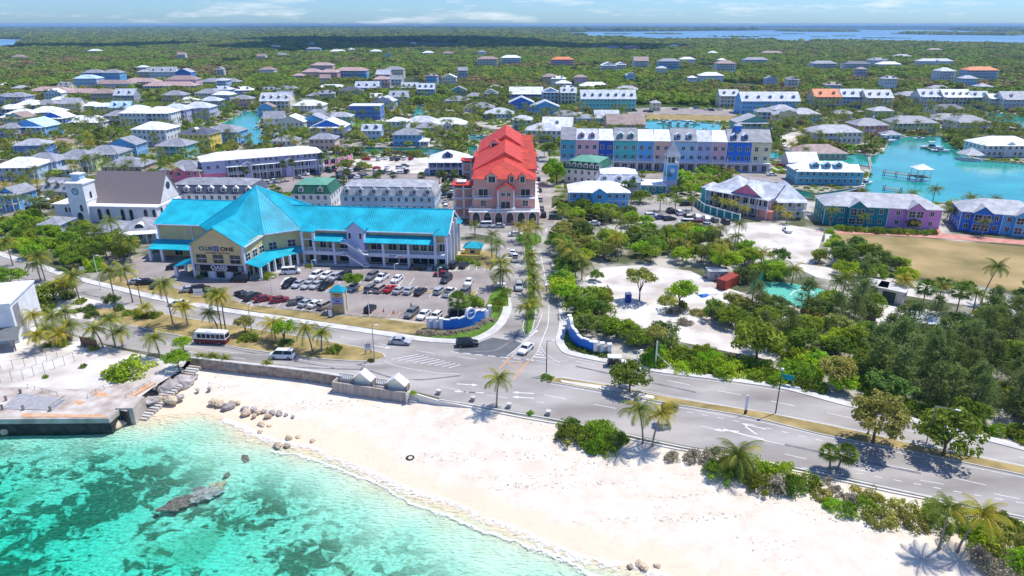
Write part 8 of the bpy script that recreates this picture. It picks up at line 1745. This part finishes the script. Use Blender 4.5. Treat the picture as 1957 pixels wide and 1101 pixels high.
# far woods
LK=[[(p.x,p.y) for p in px(q)] for q in([(1010,63),(1150,60.5),(1300,59.5),(1500,57.5),(1700,55.5),(1800,57.5),(1957,61.5),(2400,63),(2400,93),(1957,88),(1800,85),(1650,82),(1450,78),(1330,79),(1250,79),(1160,73),(1080,67)],[(-400,79),(0,74),(45,75),(66,80),(44,82),(34,92),(10,95),(-400,97)])]
def inlake(x,y): return any(inpoly(x,y,l) for l in LK)
r_=random.Random(5); FB=[b_ for b_ in BLOCK if b_[0][3]>400]
def ok(x,y,m=3):
    for bb,pl in FB:
        if bb[0]-m<x<bb[1]+m and bb[2]-20<y<bb[3]+m: return False
    return True
zone={'a':[], 'b':[], 'bright':[], 'brown':[]}
def town(x,y): # town reaches further back on the left and right centre
    return 0
y=P(0,205).y
edge=px([(-200,182),(60,180),(120,145),(300,140),(380,150),(520,160),(600,158),(760,165),(900,172),(980,185),(1090,178),(1230,178),(1380,190),(1700,200),(1760,185),(2200,200)])
yy0=P(0,210).y
def edgey(x,y):
    px_=CX+F*x/(y*CP+CAMH*SP); xs=[-200,60,120,300,380,520,600,760,900,980,1090,1230,1380,1700,1760,2200]; ys=[204,200,196,196,198,200,200,200,200,200,200,200,204,208,206,208]; return P(0,float(np.interp(px_,xs,ys))).y
y=yy0
while y<1750:
    w_=y*.80; sp=7.2+ (y-550)*.004; x=-w_
    while x<w_:
        xx,yy=x+r_.uniform(-.5,.5)*sp,y+r_.uniform(-.5,.5)*sp
        if yy>edgey(xx,yy) and ok(xx,yy) and not inlake(xx,yy) and mnoise.noise(Vector((xx*.012,yy*.006,9)))>-.42:
            n_=mnoise.noise(Vector((xx*.006,yy*.006,0)))+r_.gauss(0,.25); k='bright' if n_>.12 else ('brown' if n_<-.4 else ('a' if r_.random()<.5 else 'b')); s=sp*r_.uniform(.5,.8)*(1+.45*(mnoise.noise(Vector((xx*.01,yy*.01,4)))))
            zone[k].append((xx,yy,s*.5+r_.uniform(0,1.6),s))
        x+=sp
    y+=sp
y=1750
while y<7500:
    w_=y*.80; sp=15+(y-1750)*.009; x=-w_
    while x<w_:
        xx,yy=x+r_.uniform(-.5,.5)*sp,y+r_.uniform(-.5,.5)*sp
        if not inlake(xx,yy) and mnoise.noise(Vector((xx*.002,yy*.001,2)))>-.3: zone['a' if r_.random()<.7 else 'b'].append((xx,yy,2+r_.uniform(0,3),sp*r_.uniform(.5,.8)))
        x+=sp
    y+=sp
for k,l in zone.items(): scatter('far_wood',[(a,b_,c) for a,b_,c,s in l],[s for a,b_,c,s in l],SRC[k],.8)
# infill scrub between houses (ground cover under the trees)
l=[]
y=P(0,400).y
while y<640:
    sp=4.2; x=-y*.78
    while x<y*.78:
        xx,yy=x+r_.uniform(-.5,.5)*sp,y+r_.uniform(-.5,.5)*sp
        if mnoise.noise(Vector((xx*.02,yy*.02,0)))>-.18 and free(xx,yy,.8): l.append((xx,yy,0,r_.uniform(.9,1.9)))
        x+=sp
    y+=sp
sg=srcobj(SHR['green'],598,300,'green shrub at the right end of the arcade by the pink wall'); sb_=srcobj(SHR['bright'],1300,385,'bright shrub between the right car park palms')
scatter('undergrowth',[q[:3] for q in l[::2]],[q[3] for q in l[::2]],sg,.7); scatter('undergrowth',[q[:3] for q in l[1::2]],[q[3] for q in l[1::2]],sb_,.7)
# mangrove islands in the lagoon
for i,(x,y,w,h) in enumerate([(1180,65,26,4),(1270,65,36,4),(1360,68,8,4),(1407,71,38,6),(1470,68,16,4),(1515,65,18,4),(1566,71,14,4),(1615,69.5,20,4),(1675,73,24,6),(1720,73.5,18,4),(1740,65,30,4),(1850,66,100,5),(1560,60,70,4),(1690,57,30,3)]):
    c_=P(x,y); s=scl(y); r=w/s; pts=[]; 
    for k in range(int(18+r*.25)): a=r_.uniform(0,2*PI); q=math.sqrt(r_.random()); pts.append((c_.x+r*q*math.cos(a),c_.y+r*.35*q*math.sin(a)*4,1.))
    o=scatter('mangrove_island',pts,[max(5,r*.12)*r_.uniform(.6,1.2) for _ in pts],SRC['a'],.55,label='dark mangrove island in the far lagoon')
# far settlement specks: small white houses near the horizon, beyond counting
b=MB()
for i in range(560):
    x_=r_.uniform(-100,2050); y_=50.5+abs(r_.gauss(0,1))*7; c_=P(x_,y_)
    if inlake(c_.x,c_.y): continue
    w=r_.uniform(10,34)*(1+ (c_.y/9000)); b.box(c_.x-w/2,c_.x+w/2,c_.y,c_.y+14,0,r_.uniform(7,14),wm('white'),rm('light_grey'))
b.build('distant_settlement',kind='stuff')
# ======================= CLOUDS (overhead, casting the far shade) =======================
mc=bpy.data.materials.new('cloud'); mc.use_nodes=True; mc.node_tree.nodes['Principled BSDF'].inputs['Base Color'].default_value=(.85,.85,.87,1); mc.node_tree.nodes['Principled BSDF'].inputs['Roughness'].default_value=1
def cloud(cx,cy,rx,ry,lab,seed,hc=900):
    # shadow lands at cx,cy: the cloud stands up-sun
    k=hc/math.tan(SUN_EL); ox,oy=cx+SX*k,cy+SY*k; me=rockmesh(seed,.25); me.materials.append(mc); r2=random.Random(seed); t=thing('cloud',lab,'cloud',(ox,oy,hc))
    for i in range(7): link(me,'puff',t,(r2.uniform(-.7,.7)*rx,r2.uniform(-.6,.6)*ry,r2.uniform(-10,25)),r2.random()*.6,scale=(rx*r2.uniform(.35,.6),ry*r2.uniform(.4,.7),60))
def shade(px_,y0,y1,wpx,lab,seed):
    a,c=P(px_,y1),P(px_,y0); cy=(a.y+c.y)/2; s=(P(px_+10,(y0+y1)/2).x-P(px_,(y0+y1)/2).x)/10; cloud((a.x+c.x)/2,cy,wpx*s/2,(c.y-a.y)/2,lab,seed)
shade(760,74,101,640,'flat white cloud over the dark belt of wood behind the town',3); shade(200,84,96,330,'flat white cloud over the wood at the left',4); shade(1140,88,104,330,'flat white cloud over the wood before the lagoon',5); shade(560,52,58,900,'broad distant cloud over the far coast',6); shade(1750,50,54,500,'distant cloud over the land beyond the lagoon',8)
# ======================= HAZE =======================
b=MB(); b.box(-11000,11000,-300,14000,-20,66,M_trim); hz_=b.build('haze',kind='stuff'); hm=bpy.data.materials.new('haze'); hm.use_nodes=True; hm.node_tree.nodes.remove(hm.node_tree.nodes['Principled BSDF']); pv=hm.node_tree.nodes.new('ShaderNodeVolumePrincipled'); pv.inputs['Color'].default_value=(.38,.66,1,1); pv.inputs['Density'].default_value=.00008; pv.inputs['Anisotropy'].default_value=.0; hm.node_tree.links.new(pv.outputs[0],hm.node_tree.nodes['Material Output'].inputs['Volume']); hz_.data.materials.clear(); hz_.data.materials.append(hm)
